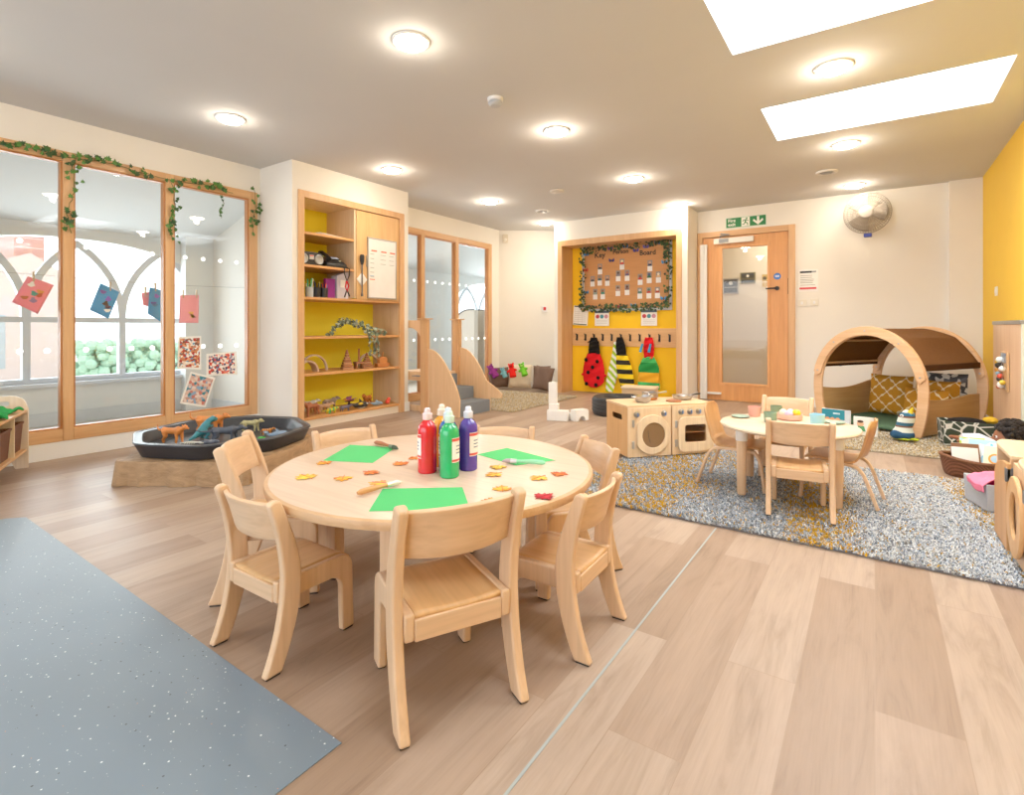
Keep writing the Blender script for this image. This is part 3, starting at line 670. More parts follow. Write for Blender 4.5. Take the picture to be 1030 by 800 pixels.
# ================================================================== CHILDREN'S WOODEN CHAIRS
def chair_parts(t):
    hw = 0.157; th = 0.026
    bc = lambda z: 0.0 + (-0.172 + 0.115 * (1 - ((z - 0.27) / 0.27) ** 2) * 0.55 if z < 0.27 else -0.109 - 0.058 * ((z - 0.27) / 0.23) ** 1.6)
    def post(sx):
        zs = [0.004 + (0.487 - 0.004) * k / 16 for k in range(17)]
        wd = lambda z: 0.052 + 0.008 * math.exp(-((z - 0.22) / 0.15) ** 2) - 0.014 * max(0, (z - 0.33) / 0.16)
        back = [(bc(z) - wd(z) / 2, z) for z in zs]; front = [(bc(z) + wd(z) / 2, z) for z in zs]
        cy = bc(0.487); r = wd(0.487) / 2
        arc = [(cy + r * math.cos(a), 0.487 + r * 0.75 * math.sin(a)) for a in [PI * k / 8 for k in range(1, 8)]]
        poly = back[::-1]; poly = back + [(y, z) for y, z in arc[::-1]] + front[::-1]
        x0 = sx * hw; lo, hi = sorted((x0, x0 - sx * th))
        lg = MB().prism(poly, lo, hi, 'X').build('leg', beech('Z'), t, bevel=0.006, seg=3)
        MB().box(lo + .003, hi - .003, bc(0.006) - .021, bc(0.006) + .021, 0, 0.0065).build('glide', M_DARK, lg)
    def front(sx):
        # side rail bending down into the front leg
        xo = sx * (hw - th); lo, hi = sorted((xo, xo - sx * 0.024))
        o = [(-0.145, 0.252), (0.085, 0.252)] + [(0.085 + 0.045 * math.sin(a), 0.207 + 0.045 * math.cos(a)) for a in [PI / 2 * k / 6 for k in range(1, 7)]]
        o += [(0.136, 0.004), (0.088, 0.004), (0.084, 0.15)] + [(0.084 - 0.04 * (1 - math.cos(a)), 0.15 + 0.04 * math.sin(a)) for a in [PI / 2 * k / 5 for k in range(1, 6)]] + [(-0.145, 0.19)]
        lg = MB().prism(o, lo, hi, 'X').build('leg', beech('Z'), t, bevel=0.006, seg=3)
        MB().box(lo + .003, hi - .003, .095, .131, 0, 0.007).build('glide', M_DARK, lg)
    for s_ in (-1, 1): post(s_); front(s_)
    xi = hw - th - 0.024
    def seat(u, v):
        x = -xi + 2 * xi * u; y = -0.14 + 0.27 * v; dip = 0.006 * (1 - (2 * u - 1) ** 2) * (0.4 + 0.6 * (1 - v))
        z = 0.245 - dip - (0.02 * ((v - 0.86) / 0.14) ** 2 if v > 0.86 else 0); return (x, y, z)
    m = MB().grid(seat, 12, 14)
    sm = wood('#e0b07a', '#d5a166', 'Y', 0.3)
    so = m.build('seat', sm, t, solid=0.012)
    MB().box(-xi, xi, -0.145, -0.127, 0.188, 0.238).build('rear_rail', beech('X'), t, bevel=0.003)
    def back(u, v):
        x = -(hw - th) + 2 * (hw - th) * u; z = 0.373 + 0.112 * v; k = 1 - (2 * u - 1) ** 2
        return (x, bc(z) + 0.004 - 0.032 * k, z + 0.004 * k * (1 if v > 0.5 else -1))
    MB().grid(back, 16, 5).build('backrest', beech('X'), t, solid=0.013, bevel=0.003)
    return t
KIDS = [  # rear midpoint, facing, scale, label
 ((-0.837, 1.030), (-0.888, 0.46), 1.13, 'wooden child chair in front of the round table, its back to the viewer'),
 ((-1.566, 0.830), (-0.01, 0.999), 1.0, 'wooden child chair at the near left of the big round table, beside the grey vinyl'),
 ((-2.085, 1.062), (0.703, 0.711), 1.13, 'wooden child chair at the left of the big table, in front of the black tray'),
 ((-2.205, 1.707), (0.95, -0.31), 1.0, 'wooden child chair at the big table with its back toward the yellow shelves'),
 ((-1.566, 2.22), (0.41, -0.91), 1.0, 'wooden child chair at the big table directly behind the paint bottles'),
 ((-0.975, 2.15), (-0.607, -0.795), 1.0, 'wooden child chair at the big table nearest the play washing machine'),
 ((-0.693, 1.562), (-1.0, -0.03), 1.0, 'wooden child chair at the right of the big table, facing the red leaf')]
first = None
def set_chair(mid, F, s_, label, z=0.0, group='wooden chairs around the big round table'):
    global first
    fl = math.hypot(*F); F = (F[0] / fl, F[1] / fl); off = 0.196 * s_
    loc = (mid[0] + F[0] * off, mid[1] + F[1] * off, z)
    if first is None:
        first = chair_parts(thing('child_chair', label, 'chair', (0, 0, 0), 0, group, s_)); first.location = loc; first.rotation_euler = (0, 0, yaw(*F)); return first
    return dup(first, loc, yaw(*F), label, s_, group)
for mid, F, s_, l in KIDS: set_chair(mid, F, s_, l)

# ================================================================== BIG ROUND TABLE
TH = 0.475; TC = (-1.386, 1.502)
t = thing('round_table', 'big low round table with pale speckled top and wooden edge', 'table', (TC[0], TC[1], 0))
Rt = 0.597
MB().lathe([(Rt - .012, TH - .0305), (Rt - .003, TH - .028), (Rt, TH - .015), (Rt - .003, TH - .004), (Rt - .010, TH - .0006), (Rt - .016, TH - .0006)], 96).build('table_edge', wood('#d8ae82', '#cb9d6e', 'X', 0.4), t)
MB().lathe([(0.01, TH - .004), (Rt - .014, TH - .004), (Rt - .014, TH - .0008), (Rt - .02, TH), (0.01, TH)], 96).build('tabletop', wood('#e2c8b0', '#dabda2', 'X', 0.28, 0.6, 0.8), t)
lp = [(0.146, -0.367), (-0.395, -0.165), (-0.10, 0.33), (0.335, 0.225)]
lp = [(x, y) for x, y in lp]
for x, y in lp:
    a = math.atan2(y, x); lg = MB().box(-.0225, .0225, -.0225, .0225, 0.006, TH - .03).build('leg', beech('Z'), t, (x, y, 0), a, bevel=0.005)
    MB().box(-.019, .019, -.019, .019, 0, .007).build('glide', M_DARK, lg)
for i in range(4):
    (x0, y0), (x1, y1) = lp[i], lp[(i + 1) % 4]; L = math.hypot(x1 - x0, y1 - y0); a = math.atan2(y1 - y0, x1 - x0)
    n = 12; top = [(0.02, TH - .031), (L - 0.02, TH - .031)]
    arch = [(L - .02 - (L - .04) * k / n, TH - .115 + 0.05 * (1 - abs(2 * k / n - 1) ** 3)) for k in range(n + 1)]
    MB().prism(top + arch, -.011, .011, 'Y').build('apron', wood('#dfae74', '#d39d60', 'X', 0.4), t, (x0, y0, 0), a, bevel=0.002)

# ================================================================== SMALL ROUND TABLE AND ITS CHAIRS
RZ = 0.0265
T2 = (-0.425, 3.50); H2 = 0.43
t = thing('round_table', 'small round birch table on the shaggy rug laid for a pretend tea', 'table', (T2[0], T2[1], RZ))
h = H2 - RZ
MB().lathe([(0.01, h - .026), (.352, h - .026), (.367, h - .021), (.372, h - .013), (.367, h - .005), (.352, h), (0.01, h)], 72).build('tabletop', wood('#e0cbae', '#d6bd9c', 'X', 0.35, 0.7), t)
for k in range(4):
    x, y = ((-.215, -.205), (.26, -.155), (.24, .245), (-.25, .235))[k]
    lg = MB().lathe([(0.021, 0), (0.024, 0.01), (0.028, 0.26), (0.029, h - .09)], 20).build('leg', beech('Z'), t, (x, y, 0))
    tag(MB().lathe([(0.031, h - .09), (0.033, h - .085), (0.033, h - .03), (0.045, h - .026)], 20).build('collar', plain('#f0ebe4', .45), lg), 'white plastic collar')
set_chair((-0.31, 3.01), (-0.13, 0.99), 1.0, 'wooden child chair on the shaggy rug, near side of the small table', RZ, 'wooden chairs at the small table')
set_chair((-0.49, 4.07), (-0.02, -1.0), 1.0, 'wooden child chair on the far side of the small tea table', RZ, 'wooden chairs at the small table')
# bentwood chairs: shell of plywood on bent laminated frames
def bentwood(t):
    def prof(s_):
        P = [(-0.165, 0.46), (-0.155, 0.40), (-0.135, 0.32), (-0.118, 0.265), (-0.095, 0.238), (-0.05, 0.23), (0.05, 0.238), (0.12, 0.24), (0.145, 0.228)]
        f = s_ * (len(P) - 1); i = min(int(f), len(P) - 2); k = f - i
        k0 = P[max(i - 1, 0)]; k1 = P[i]; k2 = P[i + 1]; k3 = P[min(i + 2, len(P) - 1)]
        cr = lambda a, b, c, d: 0.5 * (2 * b + (c - a) * k + (2 * a - 5 * b + 4 * c - d) * k * k + (3 * b - a - 3 * c + d) * k ** 3)
        return cr(k0[0], k1[0], k2[0], k3[0]), cr(k0[1], k1[1], k2[1], k3[1])
    def shell(u, v):
        y, z = prof(v); w_ = 0.135 - (0.012 if v < 0.5 else 0.0) - 0.05 * max(0, (0.1 - v) / 0.1) ** 2 - 0.035 * max(0, (v - 0.93) / 0.07) ** 2
        return ((2 * u - 1) * w_, y - (0.02 * (1 - (2 * u - 1) ** 2) if v < 0.4 else 0.0), z)
    tag(MB().grid(shell, 10, 40).build('seat_shell', wood('#cf9c66', '#c18b54', 'Z', 0.35), t, solid=0.011, bevel=0.003), 'one-piece bent plywood seat and back')
    for sx in (-1, 1):
        x = sx * 0.125
        pts = [(x, -0.205, 0.0), (x, -0.17, 0.10), (x, -0.14, 0.185), (x, -0.11, 0.215), (x, -0.06, 0.222), (x, 0.06, 0.224), (x, 0.115, 0.215), (x, 0.14, 0.18), (x, 0.155, 0.10), (x, 0.165, 0.0)]
        m = MB(); vs = []; fs = []
        for i, p in enumerate(pts):
            a = Vector(pts[max(i - 1, 0)]); b = Vector(pts[min(i + 1, len(pts) - 1)]); tg = (b - a).normalized(); nn = Vector((0, -tg.z, tg.y))
            for du, dn in ((-1, -1), (1, -1), (1, 1), (-1, 1)): vs.append((p[0] + du * .014, p[1] + nn.y * dn * .008, p[2] + nn.z * dn * .008))
        for i in range(len(pts) - 1): fs += [(4 * i + k, 4 * i + (k + 1) % 4, 4 * i + 4 + (k + 1) % 4, 4 * i + 4 + k) for k in range(4)]
        fs += [(3, 2, 1, 0), tuple(4 * (len(pts) - 1) + k for k in range(4))]
        tag(m.add(vs, fs).build('leg_frame', beech('Y'), t, bevel=0.003, sub=1), 'bent wood leg loop')
    MB().box(-.118, .118, -.02, .02, .212, .226).build('stretcher', beech('X'), t)
    return t
bw = bentwood(thing('bentwood_chair', 'bentwood child chair at the left of the small table, back toward the play oven', 'chair', (-0.70, 3.53, RZ), yaw(0.99, -0.05), 'bentwood chairs at the small table', 1.06))
dup(bw, (-0.175, 3.555, RZ), yaw(-0.99, 0.12), 'bentwood child chair at the right of the small table, near the standing books', 1.0)

# ================================================================== RUGS
def rug(name, label, x0, x1, y0, y1, cols_fn, n, h0=0.010, hh=0.016, seed=1, base='#77767a'):
    cx, cy = (x0 + x1) / 2, (y0 + y1) / 2
    t = thing(name, label, 'rug', (cx, cy, 0))
    MB().box(x0 - cx + .012, x1 - cx - .012, y0 - cy + .012, y1 - cy - .012, 0.001, h0).build('backing', plain(base, 0.95, 0, 0.2, 40), t)
    r = np.random.default_rng(seed)
    X = r.uniform(x0, x1, n); Y = r.uniform(y0, y1, n)
    a = r.uniform(0, 2 * np.pi, n); L = r.uniform(0.010, 0.024, n); H = r.uniform(0.5, 1.0, n) * hh
    dx, dy = np.cos(a), np.sin(a); wd = r.uniform(0.0022, 0.0042, n)
    v = np.zeros((n, 5, 3)); 
    v[:, 0] = np.stack([X - dy * wd, Y + dx * wd, np.full(n, h0 - .001)], 1); v[:, 1] = np.stack([X + dy * wd, Y - dx * wd, np.full(n, h0 - .001)], 1)
    v[:, 2] = np.stack([X + dx * L * .5 + dy * wd * .8, Y + dy * L * .5 - dx * wd * .8, h0 + H], 1)
    v[:, 3] = np.stack([X + dx * L * .5 - dy * wd * .8, Y + dy * L * .5 + dx * wd * .8, h0 + H], 1)
    v[:, 4] = np.stack([X + dx * L, Y + dy * L, h0 + H * .8], 1)
    v[:, :, 0] -= cx; v[:, :, 1] -= cy
    idx = (np.arange(n) * 5)[:, None]
    quads = (idx + np.array([0, 1, 2, 3])).reshape(-1, 4); tris = (idx + np.array([3, 2, 4])).reshape(-1, 3)
    me = bpy.data.meshes.new('pile')
    me.from_pydata(v.reshape(-1, 3).tolist(), [], quads.tolist() + tris.tolist())
    C = cols_fn(X, Y, r)                                     # n x 3 linear colours
    ca = me.color_attributes.new('tuft', 'FLOAT_COLOR', 'POINT')
    full = np.repeat(np.concatenate([C, np.ones((n, 1))], 1), 5, 0).astype(np.float32)
    ca.data.foreach_set('color', full.ravel())
    mt, nn, ll, b = base_mat('rug_pile'); at = nn.new('ShaderNodeAttribute'); at.attribute_name = 'tuft'
    nv = _noise(mt.node_tree, _map(mt.node_tree), 30, 2)
    ll.new(_mix(mt.node_tree, at.outputs['Color'], _ramp(mt.node_tree, nv, [(0.2, (.8, .8, .8, 1)), (0.7, (1, 1, 1, 1))]), 1.0, 'MULTIPLY'), b.inputs['Base Color'])
    b.inputs['Roughness'].default_value = 0.95; b.inputs['Specular IOR Level'].default_value = 0.1
    me.materials.append(mt)
    o = bpy.data.objects.new('pile', me); col.objects.link(o); o.parent = t; tag(o, kind='stuff'); return t
def pal(*hx): return np.array([rgb(h)[:3] for h in hx])
PAL = pal('#e2e3e2', '#b3bdc9', '#7a8593', '#d2a02c', '#a6a39c'); PALB = pal('#e9e3d6', '#cfc0a0', '#a3988a', '#cfa85a', '#dccfb4')
def pick(r, W_, PAL=PAL):
    c = np.cumsum(W_ / W_.sum(1, keepdims=True), 1); return PAL[(r.uniform(0, 1, len(W_))[:, None] > c).sum(1).clip(0, 4)]
def cols_big(X, Y, r):
    n = len(X); w = np.zeros((n, 5)); cl = np.sin(X * 61 + 3 * np.sin(Y * 23)) * np.sin(Y * 57 + 3 * np.sin(X * 29)) + .6 * np.sin(X * 113 + Y * 71) ; u = X + 0.25 * np.sin(Y * 3); ph = np.sin(u * 6.0 + 1.0 + 0.5 * np.sin(Y * 5))
    lt = np.clip((X + 0.35) * 1.1, 0, 1)                     # lighter towards the right
    w[:, 0] = 0.35 + 2.0 * lt + .25 * np.clip(cl, -1, 0); w[:, 1] = 0.85; w[:, 2] = np.clip(0.42 * (1 - lt) + 0.06 - .2 * cl, .02, 1); w[:, 4] = 0.2
    yb = np.clip(np.sin(X * 7.2 + 0.9 * Y + 0.4) * 1.4 - 0.35, 0, 1); yb = np.maximum(yb, np.clip((-0.75 - X) * 3, 0, 1) * (0.5 + 0.5 * np.sin(Y * 8)))
    w[:, 3] = 0.10 + 6.0 * yb * np.clip(cl + .5, 0, 1.5)
    return pick(r, w) * r.uniform(0.8, 1.12, (n, 1))
rug('shaggy_rug', 'large shaggy rug in grey, white and mustard under the small table', -1.56, 0.78, 2.745, 4.44, cols_big, 62000, seed=4)
def cols_beige(X, Y, r):
    n = len(X); w = np.tile(np.array([[0.6, 0.5, 0.35, 0.45, 0.6]]), (n, 1)); return pick(r, w, PALB) * r.uniform(0.75, 1.05, (n, 1))
rug('shaggy_rug', 'beige flecked rug under the wooden play den', -0.75, 0.80, 5.10, 6.95, cols_beige, 26000, seed=6, base='#a89c88')
rug('shaggy_rug', 'beige flecked rug in the corner in front of the brown cushions', -4.85, -3.48, 5.08, 6.70, cols_beige, 26000, seed=8, base='#b3a488')

# ================================================================== PLAY KITCHEN
KB = (-1.521, 3.736); KD = (0.658, 0.753)        # front left corner and direction along the front
krz = math.atan2(KD[1], KD[0])
def kunit(name, label, i):
    o = KB[0] + KD[0] * 0.369 * i, KB[1] + KD[1] * 0.369 * i
    return thing(name, label, 'play kitchen', (o[0], o[1], 0.027 if i else 0.027), krz)
KH = 0.385; kw, kd = 0.358, 0.365
def carcass(t, slot):
    m = MB(); m.box(0, kw, -0.016 + .016, .016, 0.0, 0.04)
    m = MB()
    if True:
        sl = rrect(.09, .26, KH - .125, KH - .08, .02) if slot else None
        m.prism([(0.0, 0), (kd, 0), (kd, KH - .016), (0.0, KH - .016)], 0, .015, 'X', None, [sl] if sl else None)
        m.box(kw - .015, kw, 0, kd, 0, KH - .016).box(.015, kw - .015, kd - .012, kd, 0, KH - .016).box(.015, kw - .015, 0.015, kd - .012, 0.0, .015)
    m.build('carcass', wood('#dfae76', '#d29c60', 'Z', 0.42), t, bevel=0.002)
    MB().box(-.004, kw + .004, -.004, kd + .002, KH - .016, KH).build('top_panel', wood('#e6c49a', '#dcb688', 'X', 0.4), t, bevel=0.002)
def knob(t, x, z):
    k = MB(); k.T = Matrix.Translation((x, 0, z)) @ Matrix.Rotation(R(90), 4, 'X')
    k.lathe([(.024, .01), (.024, .017), (.016, .02), (.015, .03), (.010, .033)], 20, M_STEEL); k.T = Matrix.Translation((x, 0, z))
    k.box(-.005, .005, -.036, -.032, -.012, .014, plain('#5b7fb5', .4)); k.build('knob', M_STEEL, t)
ws = kunit('play_washing_machine', 'wooden play washing machine with round porthole door', 0); carcass(ws, True)
MB().prism([(.0, 0), (kw, 0), (kw, KH - .016), (0, KH - .016)], -.012, 0.0, 'Y', None, [circ(.195, .165, .105)]).build('front_panel', wood('#eccfa8', '#e2c198', 'Z', 0.4), ws, bevel=0.002)
knob(ws, .07, KH - .065); knob(ws, kw - .06, KH - .065)
pl = [p for p in circ(.195, .165, .148, 40)]
flat = [(max(p[0], .07), p[1]) for p in pl]
dr = MB().prism(flat, -.028, -.013, 'Y', None, [circ(.205, .16, .094, 36)]).build('door', wood('#efd5b0', '#e6c8a0', 'Z', 0.4), ws, bevel=0.003)
MB().prism(circ(.205, .16, .0945, 36), -.021, -.019, 'Y', plain('#8a6b4a', .2)).build('porthole', glass((0.62, 0.47, 0.36, 1)), dr)
MB().box(.032, .05, -.02, -.012, .225, .28).box(.032, .05, -.02, -.012, .065, .12).build('hinge', plain('#b9b7b3', .35, .6), dr, bevel=0.002)
MB().tube([(.16, -.017, .20), (.165, -.017, .15), (.178, -.017, .105)], .005, 6).build('latch', M_DARK, dr)
ck = kunit('play_oven', 'wooden play oven with four knobs and a square window door', 1); carcass(ck, False)
MB().prism([(.0, 0), (kw, 0), (kw, KH - .016), (0, KH - .016)], -.012, 0.0, 'Y', None, [rrect(.10, .285, .09, .225, .02)]).build('front_panel', wood('#eccfa8', '#e2c198', 'Z', 0.4), ck, bevel=0.002)
for x in (.075, .15, .225, .30): knob(ck, x, KH - .06)
dr = MB().prism(rrect(.045, .33, .02, .285, .05), -.028, -.013, 'Y', None, [rrect(.10, .285, .09, .225, .02)]).build('door', wood('#efd5b0', '#e6c8a0', 'Z', 0.4), ck, bevel=0.003)
MB().box(.098, .287, -.021, -.019, .088, .227).build('pane', glass((0.9, 0.8, 0.7, 1)), dr)
MB().box(.022, .04, -.02, -.012, .205, .26).box(.022, .04, -.02, -.012, .06, .115).build('hinge', plain('#b9b7b3', .35, .6), dr, bevel=0.002)
MB().box(.016, kw - .016, .02, kd - .02, .155, .163).build('oven_shelf', wood('#efd9bd', '#e6ccab', 'X', .5), ck)
KT = 0.027 + KH
def kp(u, v): return (KB[0] + KD[0] * u - KD[1] * v, KB[1] + KD[1] * u + KD[0] * v, KT)
t = thing('toy_pan', 'small steel pan with two side handles on the play washing machine', 'pan', kp(.20, .14), krz)
MB().lathe([(.045, 0), (.058, .012), (.066, .04), (.068, .05), (.064, .05), (.056, .014), (.04, .005), (.003, .004)], 28).build('bowl', M_STEEL, t)
for s_ in (-1, 1): MB().tube([(s_ * .066, -.018, .044), (s_ * .088, -.012, .046), (s_ * .088, .012, .046), (s_ * .066, .018, .044)], .004, 6).build('handle', M_STEEL, t)
MB().tube([(.03, .055, .05), (.05, .06, .075), (.07, .035, .07), (.066, .01, .05)], .004, 6).build('ladle', M_STEEL, t)
t = thing('toy_saucepan', 'steel toy saucepan with copper base at the back of the play kitchen', 'pan', kp(.335, .27), krz)
MB().lathe([(.052, 0), (.06, .004), (.06, .02)], 28, plain('#b87646', .3, .9)).lathe([(.06, .02), (.062, .06), (.058, .06), (.056, .01), (.003, .008)], 28, M_STEEL).build('pot', M_STEEL, t)
MB().tube([(.06, 0, .05), (.10, 0, .055), (.15, .0, .06)], [.006, .006, .008], 8).build('handle', M_STEEL, t)
t = thing('toy_hob_ring', 'flat brown wooden hob disc on the play oven', 'hob ring', kp(.46, .12), krz)
MB().lathe([(.003, 0), (.058, 0), (.06, .004), (.06, .010), (.055, .013), (.04, .013), (.038, .011), (.003, .011)], 32).build('disc', wood('#a9683c', '#94562e', 'X', .5), t)
t = thing('toy_frying_pan', 'shallow steel toy frying pan at the right end of the play oven', 'pan', kp(.60, .22), krz)
MB().lathe([(.06, 0), (.075, .01), (.082, .034), (.079, .035), (.07, .012), (.003, .006)], 32).build('pan_body', M_STEEL, t)
MB().tube([(.08, 0, .03), (.12, .01, .035), (.17, .012, .04)], [.007, .006, .008], 8).build('handle', plain('#3b3b3d', .4), t)
MB().lathe([(.003, .036), (.05, .038), (.055, .03)], 24, None).build('lid', M_STEEL, t)
# tyre
t = thing('rubber_tyre', 'black car tyre lying flat behind the play washing machine', 'tyre', (-2.42, 5.72, 0))
pf = [(.17, .03), (.19, .0), (.29, .0), (.305, .012), (.315, .05), (.315, .15), (.305, .19), (.29, .202), (.19, .202), (.17, .175), (.165, .16), (.25, .15), (.26, .10), (.25, .05), (.165, .045)]
MB().lathe(pf + [pf[0]], 64, cap=False).build('carcass', plain('#1d1d20', .55, 0, .15, 30), t)
m = MB()
for z in (.045, .08, .115, .15): m.lathe([(.3145, z), (.3175, z + .004), (.3175, z + .022), (.3145, z + .026)], 64, cap=False)
m.build('tread', plain('#28282b', .6, 0, .15, 30), t)
t = thing('wooden_crate', 'long low pale wooden box beyond the tyre', 'box', (-2.38, 6.25, 0), R(8))
MB().box(-.20, .20, -.1, .1, 0, .02).box(-.20, .20, -.1, -.085, .02, .245).box(-.20, .20, .085, .1, .02, .245).box(-.20, -.185, -.085, .085, .02, .245).box(.185, .20, -.085, .085, .02, .245).build('body', wood('#e3c39c', '#d8b488', 'X', .5), t, bevel=.003)
MB().box(-.21, .21, -.112, .112, .245, .272).build('lid', wood('#ead0ae', '#dfc098', 'X', .5), t, bevel=.004)

# ================================================================== CLIMBING STEPS (far corner)
g = thing('climbing_steps', 'wooden indoor climbing steps with grey carpet treads by the glass screen', 'climbing frame', (-4.2, 4.8, 0))
M_GY = wood('#e9c298', '#e0b688', 'Z', .42)
def gp(y):
    pts = [(-4.28, 0.0), (-3.762, 0.0), (-3.752, 0.20), (-3.79, 0.30)]
    n = 14
    for k in range(1, n + 1):
        s_ = k / n; pts.append((-3.79 - 0.42 * s_, 0.30 + 0.445 * math.sin(s_ * PI / 2) ** 0.9 if s_ < 1 else 0.745))
    pts += [(-4.28, 0.745)]
    return pts
W(g).prism(gp(0), 4.455, 4.475, 'Y').build('side_panel', M_GY, g, bevel=.003)
back = gp(0); back = [(-4.28, 0), (-3.77, 0), (-3.77, .16), (-3.60, .165), (-3.59, .21), (-3.66, .27)] + [p for p in back[4:]]
W(g).prism(back, 5.025, 5.045, 'Y').build('side_panel', M_GY, g, bevel=.003)
for i in range(3):
    x1 = -3.77 - .245 * i; z = .142 * (i + 1)
    st = W(g).box(-4.28, x1, 4.475, 5.025, .142 * i, z - .006).build('step', M_GY, g)
    W(g).box(x1 - .245, x1 + .004, 4.476, 5.024, z - .006, z).box(x1, x1 + .005, 4.476, 5.024, .142 * i + .004, z).build('carpet', fabric('#7f858d', 120, .25, .5), st)
for y in (4.465, 5.035):
    W(g).box(-4.33, -4.245, y - .03, y + .03, 0, 1.085).box(-4.245, -4.225, y - .022, y + .022, 0, 1.08).build('post', oak('Z'), g, bevel=.004)
    W(g).box(-4.36, -4.20, y - .05, y + .05, 1.085, 1.10).build('post_cap', oak('X'), g, bevel=.004)
# arched panel behind the cabinet
for y in (4.545,):
    n = 14; a0 = [(-4.33 - 0.02, .45)] ; 
    up = [(-4.39, .47), (-4.39, .72)] + [(-4.39 - .22 + .22 * math.cos(PI * k / n), .72 + .27 * math.sin(PI * k / n)) for k in range(n + 1)] + [(-4.83, .47)]
    lo = [(-4.39, .07), (-4.39, .36), (-4.83, .36), (-4.83, .07)]
    W(g).prism([(-4.33, 0), (-4.33, 1.08), (-4.9, 1.08), (-4.9, 0)], y, y + .018, 'Y', None, [up, lo]).build('arch_panel', M_GY, g, bevel=.002)
W(g).box(-4.9, -4.28, 4.567, 5.02, .43, .455).build('platform', M_GY, g)

# rounded boards stacked behind the screen
for i, (y, c) in enumerate(((7.3, '#cfc3b4'), (7.6, '#c6b8a6'), (7.9, '#cdbfae'))):
    t = thing('rounded_board', 'tall rounded-top storage board behind the glass screen, ' + ('front', 'middle', 'rear')[i] + ' of three', 'board', (-6.01 - .02 * i, y, 0), 0, 'boards leaning behind the glass screen')
    pts = [(-.22, 0), (.24, 0), (.24, 1.10)] + [(.24 - .40 * math.sin(PI / 2 * k / 10) , 1.10 + .20 * (1 - math.cos(PI / 2 * k / 10)) + .0) for k in range(0)] 
    pts = [(-.24, 0), (.24, 0), (.24, 1.30), (.12, 1.30)] + [(.12 - .36 * math.sin(PI / 2 * k / 12), 1.30 - .36 * (1 - math.cos(PI / 2 * k / 12))) for k in range(1, 13)]
    MB().prism(pts, -.05, .05, 'Y').build('board', plain(c, .5, 0, .03), t, bevel=.004)
    MB().tube([(.24, -.052, 1.305), (.12, -.052, 1.305)] + [(.12 - .365 * math.sin(PI / 2 * k / 12), -.052, 1.305 - .36 * (1 - math.cos(PI / 2 * k / 12))) for k in range(1, 13)] + [(-.245, -.052, 0)], .012, 6).build('edge_band', plain('#4e4a50', .5), t)

# ================================================================== PLAY DEN
DA = Vector((0.50, 0.866, 0)); dn = thing('play_den', 'arched wooden play den with brown fabric roof', 'play den', (-0.072, 6.06, .0265), math.atan2(DA.y, DA.x) - PI / 2)
def shoe(a, b, c0, c1, dz=0.0, n=26, t0=0, t1=180):
    return [(a * math.cos(R(t0 + (t1 - t0) * k / n)), .40 + b * math.sin(R(t0 + (t1 - t0) * k / n))) for k in range(n + 1)]
def hoop(y0, y1):
    tuck = lambda z: .06 * ((.40 - z) / .40) ** 2
    zs = [.40 * k / 8 for k in range(8)]
    outer = [(.525 - tuck(z), z) for z in zs] + shoe(.525, .58, 0, 0) + [(-.525 + tuck(z), z) for z in zs[::-1]]
    inner = [(.437 - tuck(z), z) for z in zs] + shoe(.437, .49, 0, 0) + [(-.437 + tuck(z), z) for z in zs[::-1]]
    m = MB(); n = len(outer); vs = []; fs = []
    for y in (y0, y1):
        vs += [(p[0], y, p[1]) for p in outer] + [(p[0], y, p[1]) for p in inner]
    for i in range(n - 1):
        fs += [(i, i + 1, n + i + 1, n + i), (2 * n + i, 3 * n + i, 3 * n + i + 1, 2 * n + i + 1), (i, 2 * n + i, 2 * n + i + 1, i + 1), (n + i, n + i + 1, 3 * n + i + 1, 3 * n + i)]
    fs += [(0, n, 3 * n, 2 * n), (n - 1, 3 * n - 1, 4 * n - 1, 2 * n - 1)]
    return m.add(vs, fs)
M_DEN = wood('#e2b78c', '#d6a678', 'X', .42); M_DENI = wood('#b98a55', '#a97947', 'X', .45)
DL = 1.0
for y in (0, DL): hoop(y, y + .024).build('hoop', M_DEN, dn, bevel=.003)
# doubled upper arc with round ends
for y in (-.02, DL - .02):
    o_ = shoe(.522, .577, 0, 0, 0, 24, 12, 168); i_ = shoe(.445, .495, 0, 0, 0, 24, 12, 168)
    ends = lambda p, q, s_: [((p[0] + q[0]) / 2 + s_ * 0, (p[1] + q[1]) / 2 - .035)]
    arc = MB().prism(o_ + ends(o_[-1], i_[-1], 1) + i_[::-1] + ends(o_[0], i_[0], 1), y, y + .02, 'Y').build('top_arc', M_DEN, dn, bevel=.003)
    m = MB()
    for a in (14, 52, 90, 128, 166):
        x, z = .483 * math.cos(R(a)), .40 + .536 * math.sin(R(a)); m.T = Matrix.Translation((x, y - .0, z)) @ Matrix.Rotation(R(90), 4, 'X'); m.lathe([(.008, 0), (.008, .003), (.003, .004)], 12)
    m.build('screw', M_STEEL, arc)
